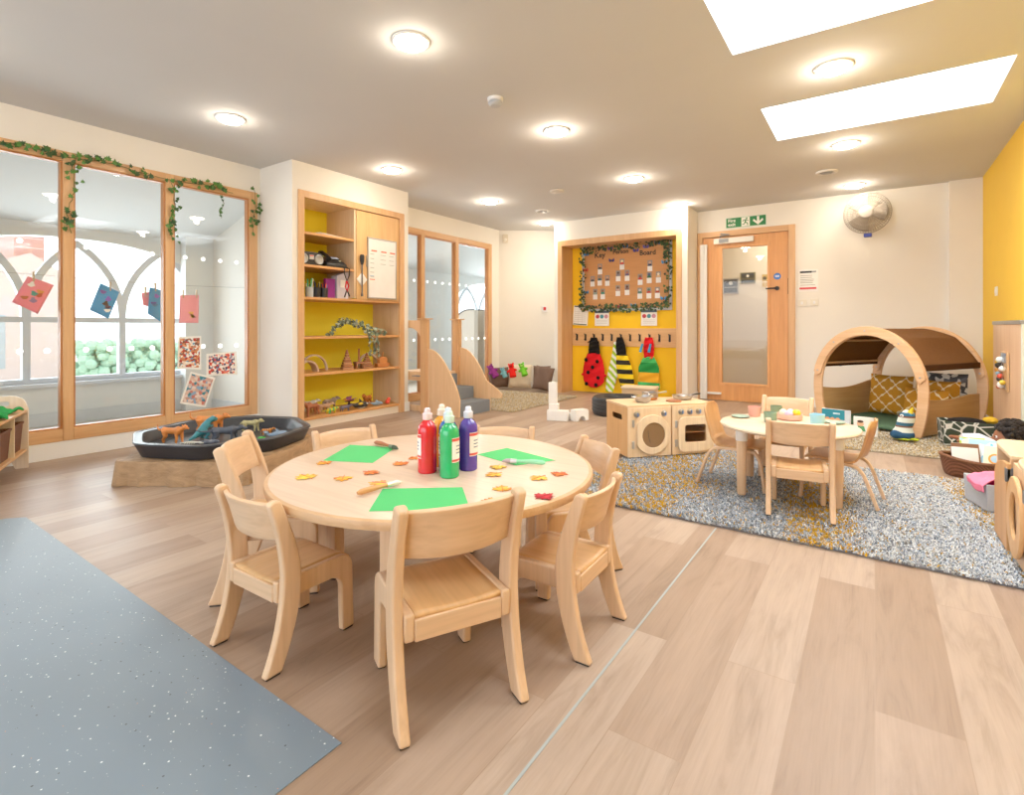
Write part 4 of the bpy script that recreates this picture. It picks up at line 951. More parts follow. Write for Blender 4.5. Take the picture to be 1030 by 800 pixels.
# dowels and roof cloth
da = [24, 58, 92, 126, 158]
for a in da: MB().tube([(.49 * math.cos(R(a)), .02, .40 + .54 * math.sin(R(a))), (.49 * math.cos(R(a)), DL, .40 + .54 * math.sin(R(a)))], .012, 10).build('dowel', M_DEN, dn)
def roof(u, v):
    a = R(24 + 134 * u); seg = (u * 4) % 1.0; sag = .022 * math.sin(PI * seg) * math.sin(PI * min(1, max(0, v)) * 1.0) + .012 * math.sin(PI * seg)
    rx, rz = .505 - sag, .555 - sag; w_ = .02 * math.sin(u * PI * 4) * (1 if v > .5 else -1)
    return (rx * math.cos(a), .03 + (DL - .04) * v, .40 + rz * math.sin(a))
MB().grid(roof, 48, 14).build('roof_cloth', fabric('#6d4a2c', 50, .15, .3), dn, solid=.006)
for a in (24, 158):
    x, z = .505 * math.cos(R(a)), .40 + .555 * math.sin(R(a)); MB().box(x - .014, x + .014, .025, DL - .01, z - .045, z + .012).build('roof_hem', fabric('#4a301c', 50, .15, .3), dn, bevel=.006)
# wavy side panels
for sx, hh in ((1, .34), (-1, .36)):
    top = [(.024 + (DL - .024) * k / 20, hh - .03 * math.sin(PI * min(1, k / 20 * 1.25)) + (.05 if sx < 0 else -.005) * (k / 20) ** 2) for k in range(21)]
    xx = sx * .452; W_ = MB().prism([(.024, .01)] + [(DL, .01)] + top[::-1], xx - .009, xx + .009, 'X')
    W_.build('side_panel', wood('#c19a66', '#b38a55', 'Y', .45), dn, bevel=.003)
MB().box(-.44, .44, .06, DL - .02, .012, .05).build('floor_mat', fabric('#4f6b52', 60, .15, .3), dn, bevel=.012)

# cupboard against the yellow wall
t = thing('low_cupboard', 'pale wooden cupboard with grey metal top against the yellow wall', 'cupboard', (0.90, 5.74, 0))
W(t).box(.868, .935, 5.22, 6.30, .0, 1.02).build('front_panel', wood('#dfb893', '#d6ab84', 'Z', .45), t, bevel=.002)
W(t).box(.862, .935, 5.21, 6.31, 1.02, 1.05).build('top_strip', plain('#9a9a98', .35, .7), t, bevel=.003)
W(t).box(.868, .935, 5.195, 5.22, 0, 1.02).build('end_strip', plain('#d4ddd2', .5), t)
t = thing('bead_maze_panel', 'small activity panel of coloured beads fixed on the pale cupboard', 'toy', (0.8665, 5.74, 0.645))
MB().box(-.014, 0, -.14, .14, -.155, .155).build('board', wood('#d2a878', '#c69a68', 'Z', .45), t, bevel=.003)
rb = random.Random(5); wires = MB()
for k in range(3):
    y = -.08 + .08 * k; wires.tube([(-.014, y, -.14), (-.03, y + .03, -.05), (-.03, y - .03, .05), (-.014, y, .14)], .003, 5)
wires.build('wire', M_STEEL, t)
for k, c in enumerate(('#e9e6da', '#d9a51d', '#222222', '#f0ede4', '#c9862a', '#8fb6c9', '#d8432b', '#2e2a28', '#e8c23a', '#efece6', '#c45a2a')):
    MB().ball((-.034, rb.uniform(-.09, .09), .09 - .022 * k), rb.uniform(.018, .028), None, 10, 7).build('bead', plain(c, .35), t)
MB().box(-.018, -.014, -.09, .09, .07, .145).build('picture_strip', picture_mat(['#6f87a8', '#b8c2cc', '#8e9aa5'], 30), t)

# ================================================================== SECOND PLAY KITCHEN (right edge)
def runit(name, label, y0, y1, sink):
    x0, x1 = .487, .93; t = thing(name, label, 'play kitchen', ((x0 + x1) / 2, (y0 + y1) / 2, .027)); H = .395
    L = lambda: W(t)
    b0 = .027
    L().box(x0 + .016, x1, y0, y0 + .016, b0 + .02, b0 + .05).box(x0 + .016, x1, y0, y0 + .016, b0 + H - .075, b0 + H - .045).box(x0, x0 + .045, y0, y0 + .018, b0, b0 + H).box(x1 - .045, x1, y0, y0 + .018, b0, b0 + H).build('end_frame', M_GY, t, bevel=.003)
    L().box(x0 + .016, x1, y1 - .016, y1, b0, b0 + H).build('end_panel', M_GY, t, bevel=.002)
    for z in (b0 + .03, b0 + .22): L().box(x0 + .02, x1 - .01, y0 + .018, y1 - .016, z, z + .014).build('shelf', wood('#e8c79a', '#deb988', 'X', .45), t)
    o = [(x0 - .0, y0 - .01), (x1, y0 - .01), (x1, y1 + .01), (x0 + .05, y1 + .01)] + [(x0 - .0 + .05 * (1 - math.cos(PI / 2 * k / 8)), y1 - .16 + .17 * math.sin(PI / 2 * k / 8)) for k in range(7, -1, -1)]
    hl = [circ((x0 + x1) / 2 + .03, (y0 + y1) / 2, .12, 28, .11)] if sink else None
    L().prism(o, b0 + H, b0 + H + .018, 'Z', None, hl).build('worktop', wood('#edd2aa', '#e3c49a', 'Y', .4), t, bevel=.004)
    if sink:
        q = L(); q.lathe([(.112, 0), (.108, -.05), (.06, -.06), (.003, -.06)], 28, None, ((x0 + x1) / 2 + .03, (y0 + y1) / 2, b0 + H + .004), False); q.build('sink_bowl', plain('#8d8770', .35, .2), t, solid=.003)
    return t, x0, b0, H
t, x0, b0, H = runit('play_sink_unit', 'wooden play sink unit at the right edge, farther of the two', 3.13, 3.56, True)
pts = [(3.105, b0), (3.39, b0), (3.39, b0 + .28)] + [(3.39 - .285 * (1 - math.cos(PI / 2 * k / 10)) , b0 + .28 + .10 * math.sin(PI / 2 * k / 10)) for k in range(1, 11)]
W(t).prism(pts, x0 - .016, x0 - .001, 'X').build('door', wood('#d59f66', '#c88f55', 'Z', .42), t, bevel=.003)
W(t).box(x0 - .02, x0 + .02, 3.105, 3.13, b0 + .30, b0 + .36).build('hinge', plain('#6f7378', .35, .5), t, bevel=.003)
t, x0, b0, H = runit('play_washer_unit', 'wooden play washer unit with round open porthole at the right edge, nearer of the two', 2.66, 3.09, False)
W(t).prism([(2.68, b0), (3.07, b0), (3.07, b0 + H), (2.68, b0 + H)], x0, x0 + .014, 'X', None, [circ(2.94, b0 + .2, .10)]).build('front_panel', M_GY, t)
dd = W(t).prism(circ(2.945, b0 + .195, .135, 40, .165), x0 - .022, x0 - .006, 'X', None, [circ(2.945, b0 + .20, .07, 32, .095)]).build('door', wood('#e0b078', '#d6a066', 'Z', .42), t, bevel=.004)
W(t).box(x0 - .03, x0 + .005, 2.69, 2.73, b0 + .31, b0 + .36).build('hinge', plain('#6f7378', .35, .5), t, bevel=.003)
W(t).box(x0 + .02, x0 + .05, 2.655, 2.662, b0 + .27, b0 + .30).build('catch', M_DARK, t, bevel=.002)

# ================================================================== LEFT TROLLEY SHELF
SD = Vector((0.91, -0.41)); SP = (-4.97, 1.16)
t = thing('storage_trolley', 'low birch storage trolley with handle slot at the left edge', 'storage unit', (SP[0], SP[1], 0), math.atan2(SD.y, SD.x))
trolley = t
# local x runs toward the viewer's left, local y toward the wall (-y is into the unit)
def endp(x):
    o = [(0, 0), (0, .42), (-.012, .46)] + [(-.10 + .088 * math.cos(a), .45 + .065 * math.sin(a)) for a in [PI / 2 * k / 6 for k in range(1, 7)]]
    o += [(-.24, .515)] + [(-.24 - .088 * math.sin(a), .45 + .065 * math.cos(a)) for a in [PI / 2 * k / 6 for k in range(1, 7)]] + [(-.34, .42), (-.34, 0), (-.27, 0), (-.25, .05), (-.09, .05), (-.07, 0)]
    return MB().prism([(y, z) for y, z in o], x, x + .018, 'X', None, [rrect(-.24, -.10, .445, .478, .015)])
for x in (0, .95): endp(x).build('end_panel', wood('#e5d2bb', '#dac3a8', 'Z', .45), t, bevel=.003)
for z in (.12, .395):
    MB().box(.018, .95, -.33, -.008, z, z + .016).build('shelf', wood('#deac72', '#d29c60', 'X', .42), t, bevel=.002)
MB().box(.018, .95, -.335, -.32, .136, .395).build('back_panel', wood('#e5d2bb', '#dac3a8', 'X', .45), t)
for x in (.30, .62): MB().box(x, x + .014, -.32, -.012, .136, .395).build('divider', wood('#ecd9b6', '#e2cba0', 'Z', .45), t)
M_WICK = weave_mat('#8d5432', '#5a3018', 240, 300)
def basket_mb(x0, x1, y0, y1, h, tap=.012):
    m = MB(); th = .008
    def ring(k, z): return [(x0 + k, y0 + k, z), (x1 - k, y0 + k, z), (x1 - k, y1 - k, z), (x0 + k, y1 - k, z)]
    vs = ring(tap, 0) + ring(0, h) + ring(th, h) + ring(tap + th, .008)
    fs = [(3, 2, 1, 0), (12, 13, 14, 15)]
    for a in range(3): fs += [(4 * a + i, 4 * a + (i + 1) % 4, 4 * a + 4 + (i + 1) % 4, 4 * a + 4 + i) for i in range(4)]
    return m.add(vs, fs)
T_ = Matrix.Translation((SP[0], SP[1], 0)) @ Matrix.Rotation(math.atan2(SD.y, SD.x), 4, 'Z')
for k, (x, l) in enumerate(((.03, 'dark wicker basket on the storage trolley next to its end panel'), (.325, 'dark wicker basket on the storage trolley, second from the end panel'))):
    p = T_ @ Vector((x, -.31, .137)); b = thing('wicker_basket', l, 'basket', p, math.atan2(SD.y, SD.x), 'wicker storage baskets on the trolley')
    basket_mb(0, .255, 0, .285, .19).build('body', M_WICK, b, bevel=.006)
    MB().tube([(.0, 0, .19), (.255, 0, .19), (.255, .285, .19), (0, .285, .19)], .008, 6, None, True).build('rim', plain('#6d3d20', .7), b)
    q = T_ @ Vector((x + .12, -.14, .27))
    o = tag(MB().ball((0, 0, 0), (.088, .088, .035), None, 12, 8).build('red_cloth' if k == 0 else 'toy_bundle', fabric('#8f2f33' if k == 0 else '#6b4a36', 40, .3), loc=(q.x, q.y, .2) ), ('dark red cloth heaped in the end basket of the trolley' if k == 0 else 'brown toys heaped in the second trolley basket'), 'cloth', None)
    o.location = (q.x, q.y, .181)
for k, (x, y, l, c) in enumerate(((.19, -.13, 'bright green fabric piece on top of the storage trolley near its end', '#2f9c4f'), (.45, -.12, 'darker green fabric piece on the trolley, toward the picture edge', '#2a8f46'))):
    def cl(u, v, k=k): return ((u - .5) * .21, (v - .5) * .2, .014 + .012 * math.sin(u * 9 + k) * math.cos(v * 7) + .008 * math.sin(u * 17 + v * 13))
    p = T_ @ Vector((x, y, .42)); o = MB().grid(cl, 18, 14).build('green_cloth', fabric(c, 30, .25), loc=p, rz=.4 + k, solid=.014, sub=1)
    tag(o, l, 'cloth', 'green cloths on the trolley')

# ================================================================== BLACK TRAY ON ITS HESSIAN PLINTH
hs = [(-.40, -.50), (-.2, -.505), (.1, -.49), (.36, -.46), (.48, -.36), (.53, -.1), (.52, .2), (.44, .40), (.2, .44), (-.2, .44), (-.44, .42), (-.46, .1), (-.45, -.3)]
hess_mat = weave_mat('#cfae8a', '#a5835e', 420, 420)
_nt = hess_mat.node_tree; _b = _nt.nodes['Principled BSDF']; _src = _b.inputs['Base Color'].links[0].from_socket
_nt.links.new(_mix(_nt, _src, _ramp(_nt, _noise(_nt, _map(_nt, (3, 3, 9)), 2.2, 5, .65, 1.5), [(.3, (.66, .6, .54, 1)), (.62, (1.05, 1.03, 1, 1))]), .9, 'MULTIPLY'), _b.inputs['Base Color'])
HC = (-3.86, 1.97); HR = R(30)
def hess(u, v):
    n = len(hs); f = (u % 1.0) * n; i = int(f) % n; k = f - int(f)
    a, b, c, d_ = [Vector(hs[(i + q) % n]) for q in (-1, 0, 1, 2)]
    p = 0.5 * (2 * b + (c - a) * k + (2 * a - 5 * b + 4 * c - d_) * k * k + (3 * b - a - 3 * c + d_) * k ** 3)
    fold = .010 * math.sin(u * 2 * PI * 17) + .006 * math.sin(u * 2 * PI * 41 + 1)
    if v < .72:
        w_ = v / .72; s_ = 1.0 + (.012 * (1 - w_) + fold * (1 - w_) * 1.4) / p.length; return (p.x * s_, p.y * s_, .002 + .15 * w_ ** .9)
    w_ = (v - .72) / .28; s_ = (1 - .03 * min(1, w_ * 6)) * (1 - w_ * .98); return (p.x * s_, p.y * s_, .152 + .008 * min(1, w_ * 4) + .003 * math.sin(u * 60) * (1 - w_))
t = MB().grid(hess, 156, 18).build('hessian_plinth', hess_mat, loc=(HC[0], HC[1], 0), rz=HR)
tag(t, 'low platform draped in creased brown hessian cloth on the floor', 'platform')
t = thing('activity_tray', 'large black octagonal activity tray on the hessian platform', 'tray', (-3.905, 2.0, .162), R(2))
def oc(r, z, n=8):
    # rounded octagon
    out = []
    for k in range(n):
        a = 2 * PI * k / n; p = Vector((math.cos(a), math.sin(a))) * r; a1 = 2 * PI * (k - 1) / n; a2 = 2 * PI * (k + 1) / n
        p0 = Vector((math.cos(a1), math.sin(a1))) * r; p2 = Vector((math.cos(a2), math.sin(a2))) * r
        for s_ in (0, .5, 1):
            q = (p + (p0 - p) * .14 * (1 - s_) ** 2 + (p2 - p) * .14 * s_ ** 2); out.append((q.x, q.y, z))
    return out
rings = [oc(.01, 0), oc(.55, 0), oc(.592, .085), oc(.587, .093), oc(.54, .093), oc(.532, .083), oc(.505, .018), oc(.01, .016)]
m = MB(); vs = sum(rings, []); N = 24; fs = []
for a in range(len(rings) - 1): fs += [(a * N + i, a * N + (i + 1) % N, (a + 1) * N + (i + 1) % N, (a + 1) * N + i) for i in range(N)]
fs += [tuple(range(N))[::-1], tuple(range(7 * N, 8 * N))]
m.add(vs, fs).build('tray_shell', plain('#24272e', .38, 0, .12, 20), t, smooth=30)
MB().tube(oc(.589, .089), .009, 6, None, True).build('rim', plain('#2c3038', .35, 0, .1, 20), t)
# glassy sheen comes from the window itself
# ================================================================== IVY
LEAF = [(0, -.5), (.12, -.36), (.48, -.30), (.30, -.02), (.42, .18), (.18, .16), (0, .55), (-.18, .16), (-.42, .18), (-.30, -.02), (-.48, -.30), (-.12, -.36)]
def leaf_on(m, c, normal, size, spin, mat, tilt=0.5, rnd=random):
    n = Vector(normal).normalized(); n = (n + Vector((rnd.uniform(-tilt, tilt), rnd.uniform(-tilt, tilt), rnd.uniform(-tilt, tilt)))).normalized()
    a = n.cross(Vector((0, 0, 1))).normalized(); b = n.cross(a)
    vs = []
    for x, y in LEAF:
        X = x * math.cos(spin) - y * math.sin(spin); Y = x * math.sin(spin) + y * math.cos(spin)
        p = Vector(c) + (a * X + b * Y) * size + n * (0.1 * size * (1 - 2 * abs(x))); vs.append(tuple(p))
    ctr = tuple(Vector(c) + n * .16 * size)
    k = len(vs); m.add(vs + [ctr], [(i, (i + 1) % k, k) for i in range(k)], mat)
M_IVYD = [plain('#24401c', .5, 0, .3, 30), plain('#1a2f1a', .5, 0, .3, 30), plain('#3a5f28', .5, 0, .3, 30)]
M_IVY = [plain('#33601f', .5, 0, .35, 30), plain('#22481d', .5, 0, .35, 30), plain('#4a7a2c', .5, 0, .3, 30)]
def garland(name, label, path, n, size, normal, seed, group, spread=.03, cat='garland'):
    rr = random.Random(seed); pts = [Vector(p) for p in path]; c = sum(pts, Vector()) / len(pts)
    t = thing(name, label, cat, tuple(c), 0, group); st = W(t); fine = []
    for i in range(len(pts) - 1):
        for k in range(6):
            p = pts[i].lerp(pts[i + 1], k / 6); fine.append(p + Vector(normal) * (.01 + .006 * math.sin(i * 6 + k)) + Vector((0, rr.uniform(-.008, .008), rr.uniform(-.008, .008))))
    fine.append(pts[-1]); st.tube(fine, .003, 5); st.build('stem', plain('#6b6a35', .7), t)
    m = W(t)
    for k in range(n):
        f = rr.uniform(0, len(fine) - 1.01); i = int(f); p = fine[i].lerp(fine[i + 1], f - i)
        p = p + Vector(normal) * rr.uniform(.008, .03) + Vector((rr.uniform(-spread, spread) * (1 - abs(normal[0])), rr.uniform(-spread, spread) * (1 - abs(normal[1])), rr.uniform(-spread, spread)))
        leaf_on(m, p, normal, size * rr.uniform(.75, 1.2), rr.uniform(-1, 1) + PI, rr.choice(M_IVYD if normal[1] else M_IVY), .45, rr)
    tag(m.build('leaves', M_IVY[0], t, smooth=180), kind='stuff'); return t
XG = -5.10
garland('ivy_garland', 'long green ivy garland draped along the top of the window frame', [(XG, .3, 2.33), (XG, .8, 2.30), (XG, 1.1, 2.32), (XG, 1.4, 2.29), (XG, 1.62, 2.33), (XG, 1.9, 2.30), (XG, 2.2, 2.29), (XG, 2.45, 2.31), (XG, 2.68, 2.29)], 100, .047, (1, 0, 0), 11, 'ivy garlands on the window', .035)
for k, (y, z0, z1, n, l) in enumerate(((1.43, 2.27, 1.72, 22, 'ivy strand hanging down the window post nearest the trolley'), (2.14, 2.26, 1.77, 22, 'ivy strand hanging down the window post between the right two panes'), (2.56, 2.24, 2.03, 9, 'short ivy strand dangling over the last window pane'), (2.88, 2.36, 1.90, 18, 'ivy strand hanging down the right-hand post of the window'))):
    garland('ivy_strand', l, [(XG, y, z0), (XG, y + .03, z0 - (z0 - z1) * .35), (XG, y - .02, z0 - (z0 - z1) * .7), (XG, y + .01, z1)], int(n * 1.3), .042 if k != 2 else .03, (1, 0, 0), 20 + k, 'ivy strands on the window', .045 if k != 2 else .012)

# ================================================================== ART HANGING IN THE CORRIDOR AND PHOTOS ON THE GLASS
struct('trim_string', MB().tube([(-5.5, -2.5, 1.47), (-5.5, 0.5, 1.43), (-5.5, 1.4, 1.415), (-5.5, 2.2, 1.395), (-5.5, 3.32, 1.42)], .002, 5), M_GREY)
def hung(name, label, pts, c, blobs, peg_pts, seed):
    cy = sum(p[0] for p in pts) / 4; cz = sum(p[1] for p in pts) / 4
    t = thing(name, label, 'artwork', (-5.5 - (.03 if seed == 4 else 0), cy, cz), 0, 'paintings pegged on a string behind the window')
    def s_(u, v):
        a = Vector(pts[0]).lerp(Vector(pts[1]), u); b = Vector(pts[3]).lerp(Vector(pts[2]), u); p = a.lerp(b, v); return (.012 * math.sin(u * 3), p.x - cy, p.y - cz)
    MB().grid(s_, 8, 8).build('paper', plain(c, .8, 0, .05, 12), t, solid=.001)
    rr = random.Random(seed); m = MB()
    for k, bc_ in enumerate(blobs):
        u, v = rr.uniform(.2, .8), rr.uniform(.2, .8); p = s_(u, v); m.prism([(p[1] + .021 * (1 + .35 * math.sin(3 * a + k)) * math.cos(a), p[2] + .018 * (1 + .3 * math.cos(2 * a + k)) * math.sin(a)) for a in [2 * PI * q / 16 for q in range(16)]], .014, .0155, 'X', plain(bc_, .7))
    m.build('paint_marks', M_PAPER, t)
    for (y, z) in peg_pts: MB().box(-.008, .014, y - cy - .005, y - cy + .005, z - cz - .03, z - cz + .05).build('peg', wood('#b9a184', '#a68e70', 'Z'), t)
hung('hanging_painting', 'pink paper painting hanging behind the left window pane', [(1.277, 1.399), (1.436, 1.339), (1.337, 1.103), (1.184, 1.192)], '#ee7f95', ('#b35a3c', '#d9824a', '#2b8f93', '#8a6f9c', '#f2e9ea', '#b8473c'), [(1.31, 1.39)], 1)
hung('hanging_painting', 'bright blue paper painting hanging behind the middle window pane', [(1.751, 1.377), (1.889, 1.307), (1.808, 1.069), (1.674, 1.144)], '#2f97dc', ('#e9f0f5', '#6a4fb5', '#3b2a5a', '#7b5bd0', '#3a2f38'), [(1.82, 1.345)], 2)
hung('hanging_painting', 'blue painting half hidden by the window post', [(2.125, 1.365), (2.215, 1.345), (2.225, 1.04), (2.11, 1.12)], '#2d8fc9', ('#4a3fa0', '#1f6fa0', '#7a5ac0'), [(2.17, 1.36)], 3)
hung('hanging_painting', 'small pink painting corner peeking out behind the blue one', [(2.07, 1.31), (2.16, 1.33), (2.17, 1.17), (2.085, 1.20)], '#f0879a', ('#e2a0a8',), [(2.10, 1.32)], 4)
hung('hanging_painting', 'plain pink painting pegged behind the right window pane', [(2.383, 1.305), (2.555, 1.314), (2.55, 1.04), (2.374, 1.038)], '#f59aab', ('#f7b36a', '#f6a0b0', '#f4c07a'), [(2.41, 1.31), (2.53, 1.315)], 5)
def photo(label, pts, cols, scale, seed):
    cy = sum(p[0] for p in pts) / 4; cz = sum(p[1] for p in pts) / 4
    t = thing('photo_print', label, 'photo', (-5.1435 + .0012 * seed, cy, cz), 0, 'photo prints taped to the window')
    q = [(p[0] - cy, p[1] - cz) for p in pts]; MB().prism(q, 0, .0015, 'X').build('sheet', M_PAPER, t)
    MB().prism([(a * .86, b * .88) for a, b in q], .0015, .0022, 'X').build('picture', picture_mat(cols, scale, seed), t)
photo('portrait photo of a messy painting activity, upper left of three on the glass', [(2.214, .911), (2.409, .917), (2.409, .605), (2.206, .627)], ['#b0302c', '#e3a27c', '#c98058', '#efe9e2', '#f4f1ee', '#5fa0c4', '#7a4a3a', '#f0ddd0'], 55, 1)
photo('landscape photo with red and purple shapes on the glass, nearest the window edge', [(2.453, .75), (2.732, .758), (2.742, .534), (2.453, .546)], ['#8d8ba4', '#d0403a', '#3f3b6b', '#f0e4dc', '#e9745a', '#efe6e0', '#4a3330', '#f5f0ea'], 55, 4)
photo('tilted photo with a blue figure shape, lowest on the glass', [(2.314, .593), (2.534, .521), (2.444, .251), (2.223, .315)], ['#d9b8a6', '#c9a59c', '#2d7f94', '#e2cfc8', '#7fa6c9', '#b8928a', '#d0beb8', '#c7766a'], 42, 7)

# ================================================================== ALCOVE: DISPLAY BOARD, NOTES, RAIL, DRESSING-UP CLOTHES
YB = 7.4
t = thing('display_board', 'large brown display board bordered with ivy in the yellow alcove', 'display board', (-3.045, YB - .001, 1.755)); bd = t
BW, BHh = .70, .515
MB().box(-BW, BW, -.012, 0, -BHh, BHh).build('backing', wood('#cf9560', '#c58a55', 'X', .8, .3), t)
MB().prism([(-BW, -BHh), (BW, -BHh), (BW, BHh), (-BW, BHh)], -.018, -.004, 'Y', None, [[(-BW + .035, -BHh + .035), (BW - .035, -BHh + .035), (BW - .035, BHh - .035), (-BW + .035, BHh - .035)]]).build('border', plain('#c9cdd2', .6, 0, .25, 30), t)
K = plain('#22201c', .6)
for tx, x, z, s_ in (('Key', -.49, .30, .112), ('Person', -.19, .335, .088), ('Board', .225, .285, .10)):
    m = MB(); m.T = Matrix.Translation((x, -.016, z)); text_mb(m, tx, s_, K, .002); m.build('lettering', K, t)
rr = random.Random(9); bt = MB()
for (x, z, c) in ((-.62, .36, '#4b95d6'), (-.22, .42, '#7a3f95'), (.02, .43, '#3f86c8'), (.18, .36, '#5a50a8'), (.33, .40, '#6b63b5'), (.50, .44, '#3f8fd0'), (.60, .16, '#63a9df'), (.585, -.35, '#4a97da'), (-.62, -.22, '#4a90cf'), (-.63, .12, '#d2452f'), (-.57, -.44, '#d96a4a'), (-.10, -.45, '#c33f5a'), (.14, -.44, '#5a93b8'), (-.2, .24, '#3d3a7c')):
    for s_ in (-1, 1):
        bt.add([(x, -.03, z), (x + s_ * .04, -.045, z + .035), (x + s_ * .045, -.04, z - .005), (x + s_ * .022, -.035, z - .028)], [(0, 1, 2, 3)], plain(c, .6))
    bt.tube([(x, -.03, z - .02), (x, -.033, z + .02)], .004, 5, K)
bt.build('paper_butterfly', K, t, solid=.001)
per = [(-.69, -.50), (-.70, .0), (-.69, .46), (-.35, .49), (.0, .5), (.35, .5), (.68, .48), (.70, .1), (.69, -.46), (.35, -.5), (0, -.52), (-.35, -.5), (-.69, -.50)]
garland('ivy_garland', 'dark ivy garland running round the edge of the display board', [(-3.045 + a * .96, YB - .045, 1.745 + b * .91) for a, b in per], 520, .042, (0, -1, 0), 31, None, .055)
ph = random.Random(2)
def card(x, z, label, c1, c2, h=.085):
    t = thing('photo_card', label, 'photo card', (x, YB - .012, z), 0, 'photo name cards on the display board')
    MB().box(-.036, .036, -.003, 0, -.075, 0).build('name_label', plain('#eceaea', .7), t)
    p = MB().box(-.036, .036, -.003, 0, 0, h, plain('#8f8782', .6)).prism(circ(0, h * .58, .018, 12), -.0045, -.003, 'Y', plain(c2, .6)).prism([(-.03, .004), (.03, .004), (.02, h * .4), (-.02, h * .4)], -.0045, -.003, 'Y', plain(c1, .6))
    p.build('photo', None, t)
def bpos(u, v):   # position on the board from its own grid
    return -3.045 + u, 1.755 + v
CARDS = [(-.40, .12, 'photo card at the top of the cluster under the word Key', '#2b2a35', '#c98a6a'),
 (-.525, -.06, 'photo card, left one in the middle row under Key', '#444a58', '#b58a70'), (-.405, -.05, 'photo card, centre one in the middle row under Key', '#2f5a68', '#a87658'), (-.28, -.06, 'photo card, right one in the middle row under Key', '#6b4a44', '#c79a80'),
 (-.48, -.26, 'photo card, left one in the bottom row under Key', '#8fa69a', '#6a4a3a'), (-.355, -.26, 'photo card, right one in the bottom row under Key', '#1f8a74', '#8a5a40'),
 (-.045, .17, 'photo card at the top of the cluster under the word Person', '#c83a32', '#f2e6b0'), (-.105, .0, 'photo card, left one in the middle row under Person', '#7f7a88', '#5a4038'), (.035, .0, 'photo card, right one in the middle row under Person', '#5a4a7a', '#b06a4a'),
 (-.11, -.22, 'photo card, left one in the bottom row under Person', '#c9a292', '#6a3f2c'), (.035, -.21, 'photo card, right one in the bottom row under Person', '#7a5a58', '#5a342a'),
 (.38, .12, 'photo card at the top of the cluster under the word Board', '#2c2f55', '#c9a08a'), (.235, -.07, 'photo card, left one in the middle row under Board', '#c8352f', '#7a4a3a'), (.37, -.05, 'photo card, centre one in the middle row under Board', '#2a6a4a', '#3a4a7a'), (.505, -.05, 'photo card, right one in the middle row under Board', '#d9b48a', '#e6dcc8'),
 (.23, -.27, 'photo card, left one in the bottom row under Board', '#4a7a70', '#bfc4d0'), (.365, -.27, 'photo card, centre one in the bottom row under Board', '#c0372f', '#4a6a58'), (.49, -.27, 'photo card, right one in the bottom row under Board', '#b8442e', '#e6e0da')]
for u, v, l, c1, c2 in CARDS: card(*bpos(u, v), l, c1, c2)
def sheet(name, label, x, z, w_, h, rot, kind):
    t = thing(name, label, 'notice', (x, YB - .021, z), 0, 'notices pinned in the alcove'); t.rotation_euler = (0, rot, 0)
    MB().box(-w_ / 2, w_ / 2, -.003, 0, -h / 2, h / 2).build('sheet', M_PAPER, t)
    m = MB(); y0, y1 = -.004, -.003
    if kind == 0:
        m.box(-w_ * .44, w_ * .44, y0, y1, h * .43, h * .49, plain('#3a3d40', .6)).box(-w_ * .44, w_ * .44, y0, y1, -h * .48, -h * .43, plain('#2f5a45', .6)).box(0, w_ * .4, y0, y1, h * .26, h * .36, plain('#e99a62', .6))
        for k in range(6): m.box(-w_ * .4, w_ * .36, y0, y1, h * (.18 - .1 * k), h * (.195 - .1 * k), plain('#c6bfb6', .7))
        for k in range(3): m.box(-w_ * .4 + w_ * .26 * k, -w_ * .4 + w_ * .26 * k + .003, y0, y1, -h * .4, h * .36, plain('#c6bfb6', .7))
    else:
        m.box(-w_ / 2, w_ / 2, y0, y1, h * .36, h * .5, plain('#4d5f72', .6))
        for k, c in enumerate(('#c0394a', '#3f8fa0', '#c98a9a')): m.prism(circ(-w_ * .3 + w_ * .3 * k, h * .12, w_ * .13, 16), y0, y1, 'Y', plain(c, .6))
        for k in range(3): m.box(-w_ * .38, w_ * .38, y0, y1, -h * (.14 + .1 * k), -h * (.12 + .1 * k), plain('#b8b2aa', .7))
    m.build('print', None, t)
sheet('wall_sheet', 'slanted white timetable sheet left of the two matching notices', -3.77, 1.177, .255, .30, R(4), 0)
sheet('wall_sheet', 'white notice with three coloured circles, left of two below the board', -3.41, 1.13, .235, .225, 0, 1)
sheet('wall_sheet', 'white notice with three coloured circles, right of two below the board', -2.675, 1.13, .235, .225, 0, 1)
t = thing('coat_rail', 'wooden coat rail with a row of black hooks across the alcove', 'coat rail', (-3.05, YB, .845))
MB().box(-.868, .862, -.02, 0, -.135, .135).build('board', wood('#e2b27c', '#d8a56c', 'X', .42), t, bevel=.003)
HU = (581, 589, 597.7, 605.9, 614.6, 623.4, 632.3, 641.4, 651, 660.3, 669.8, 679.3)
HX = [-3.83 + (1.60) * k / 11 for k in range(12)]
for x in HX:
    x -= -3.05; MB().box(x - .014, x + .014, -.028, -.02, -.055, .045).tube([(x, -.028, .03), (x, -.06, .04), (x, -.065, .055)], .007, 6).tube([(x, -.028, -.03), (x, -.05, -.045), (x, -.062, -.03)], .007, 6).build('hook', M_BLACK, t)
M_RED = fabric('#d91f26', 40, .12); M_BLK = fabric('#1d1b1b', 40, .2)
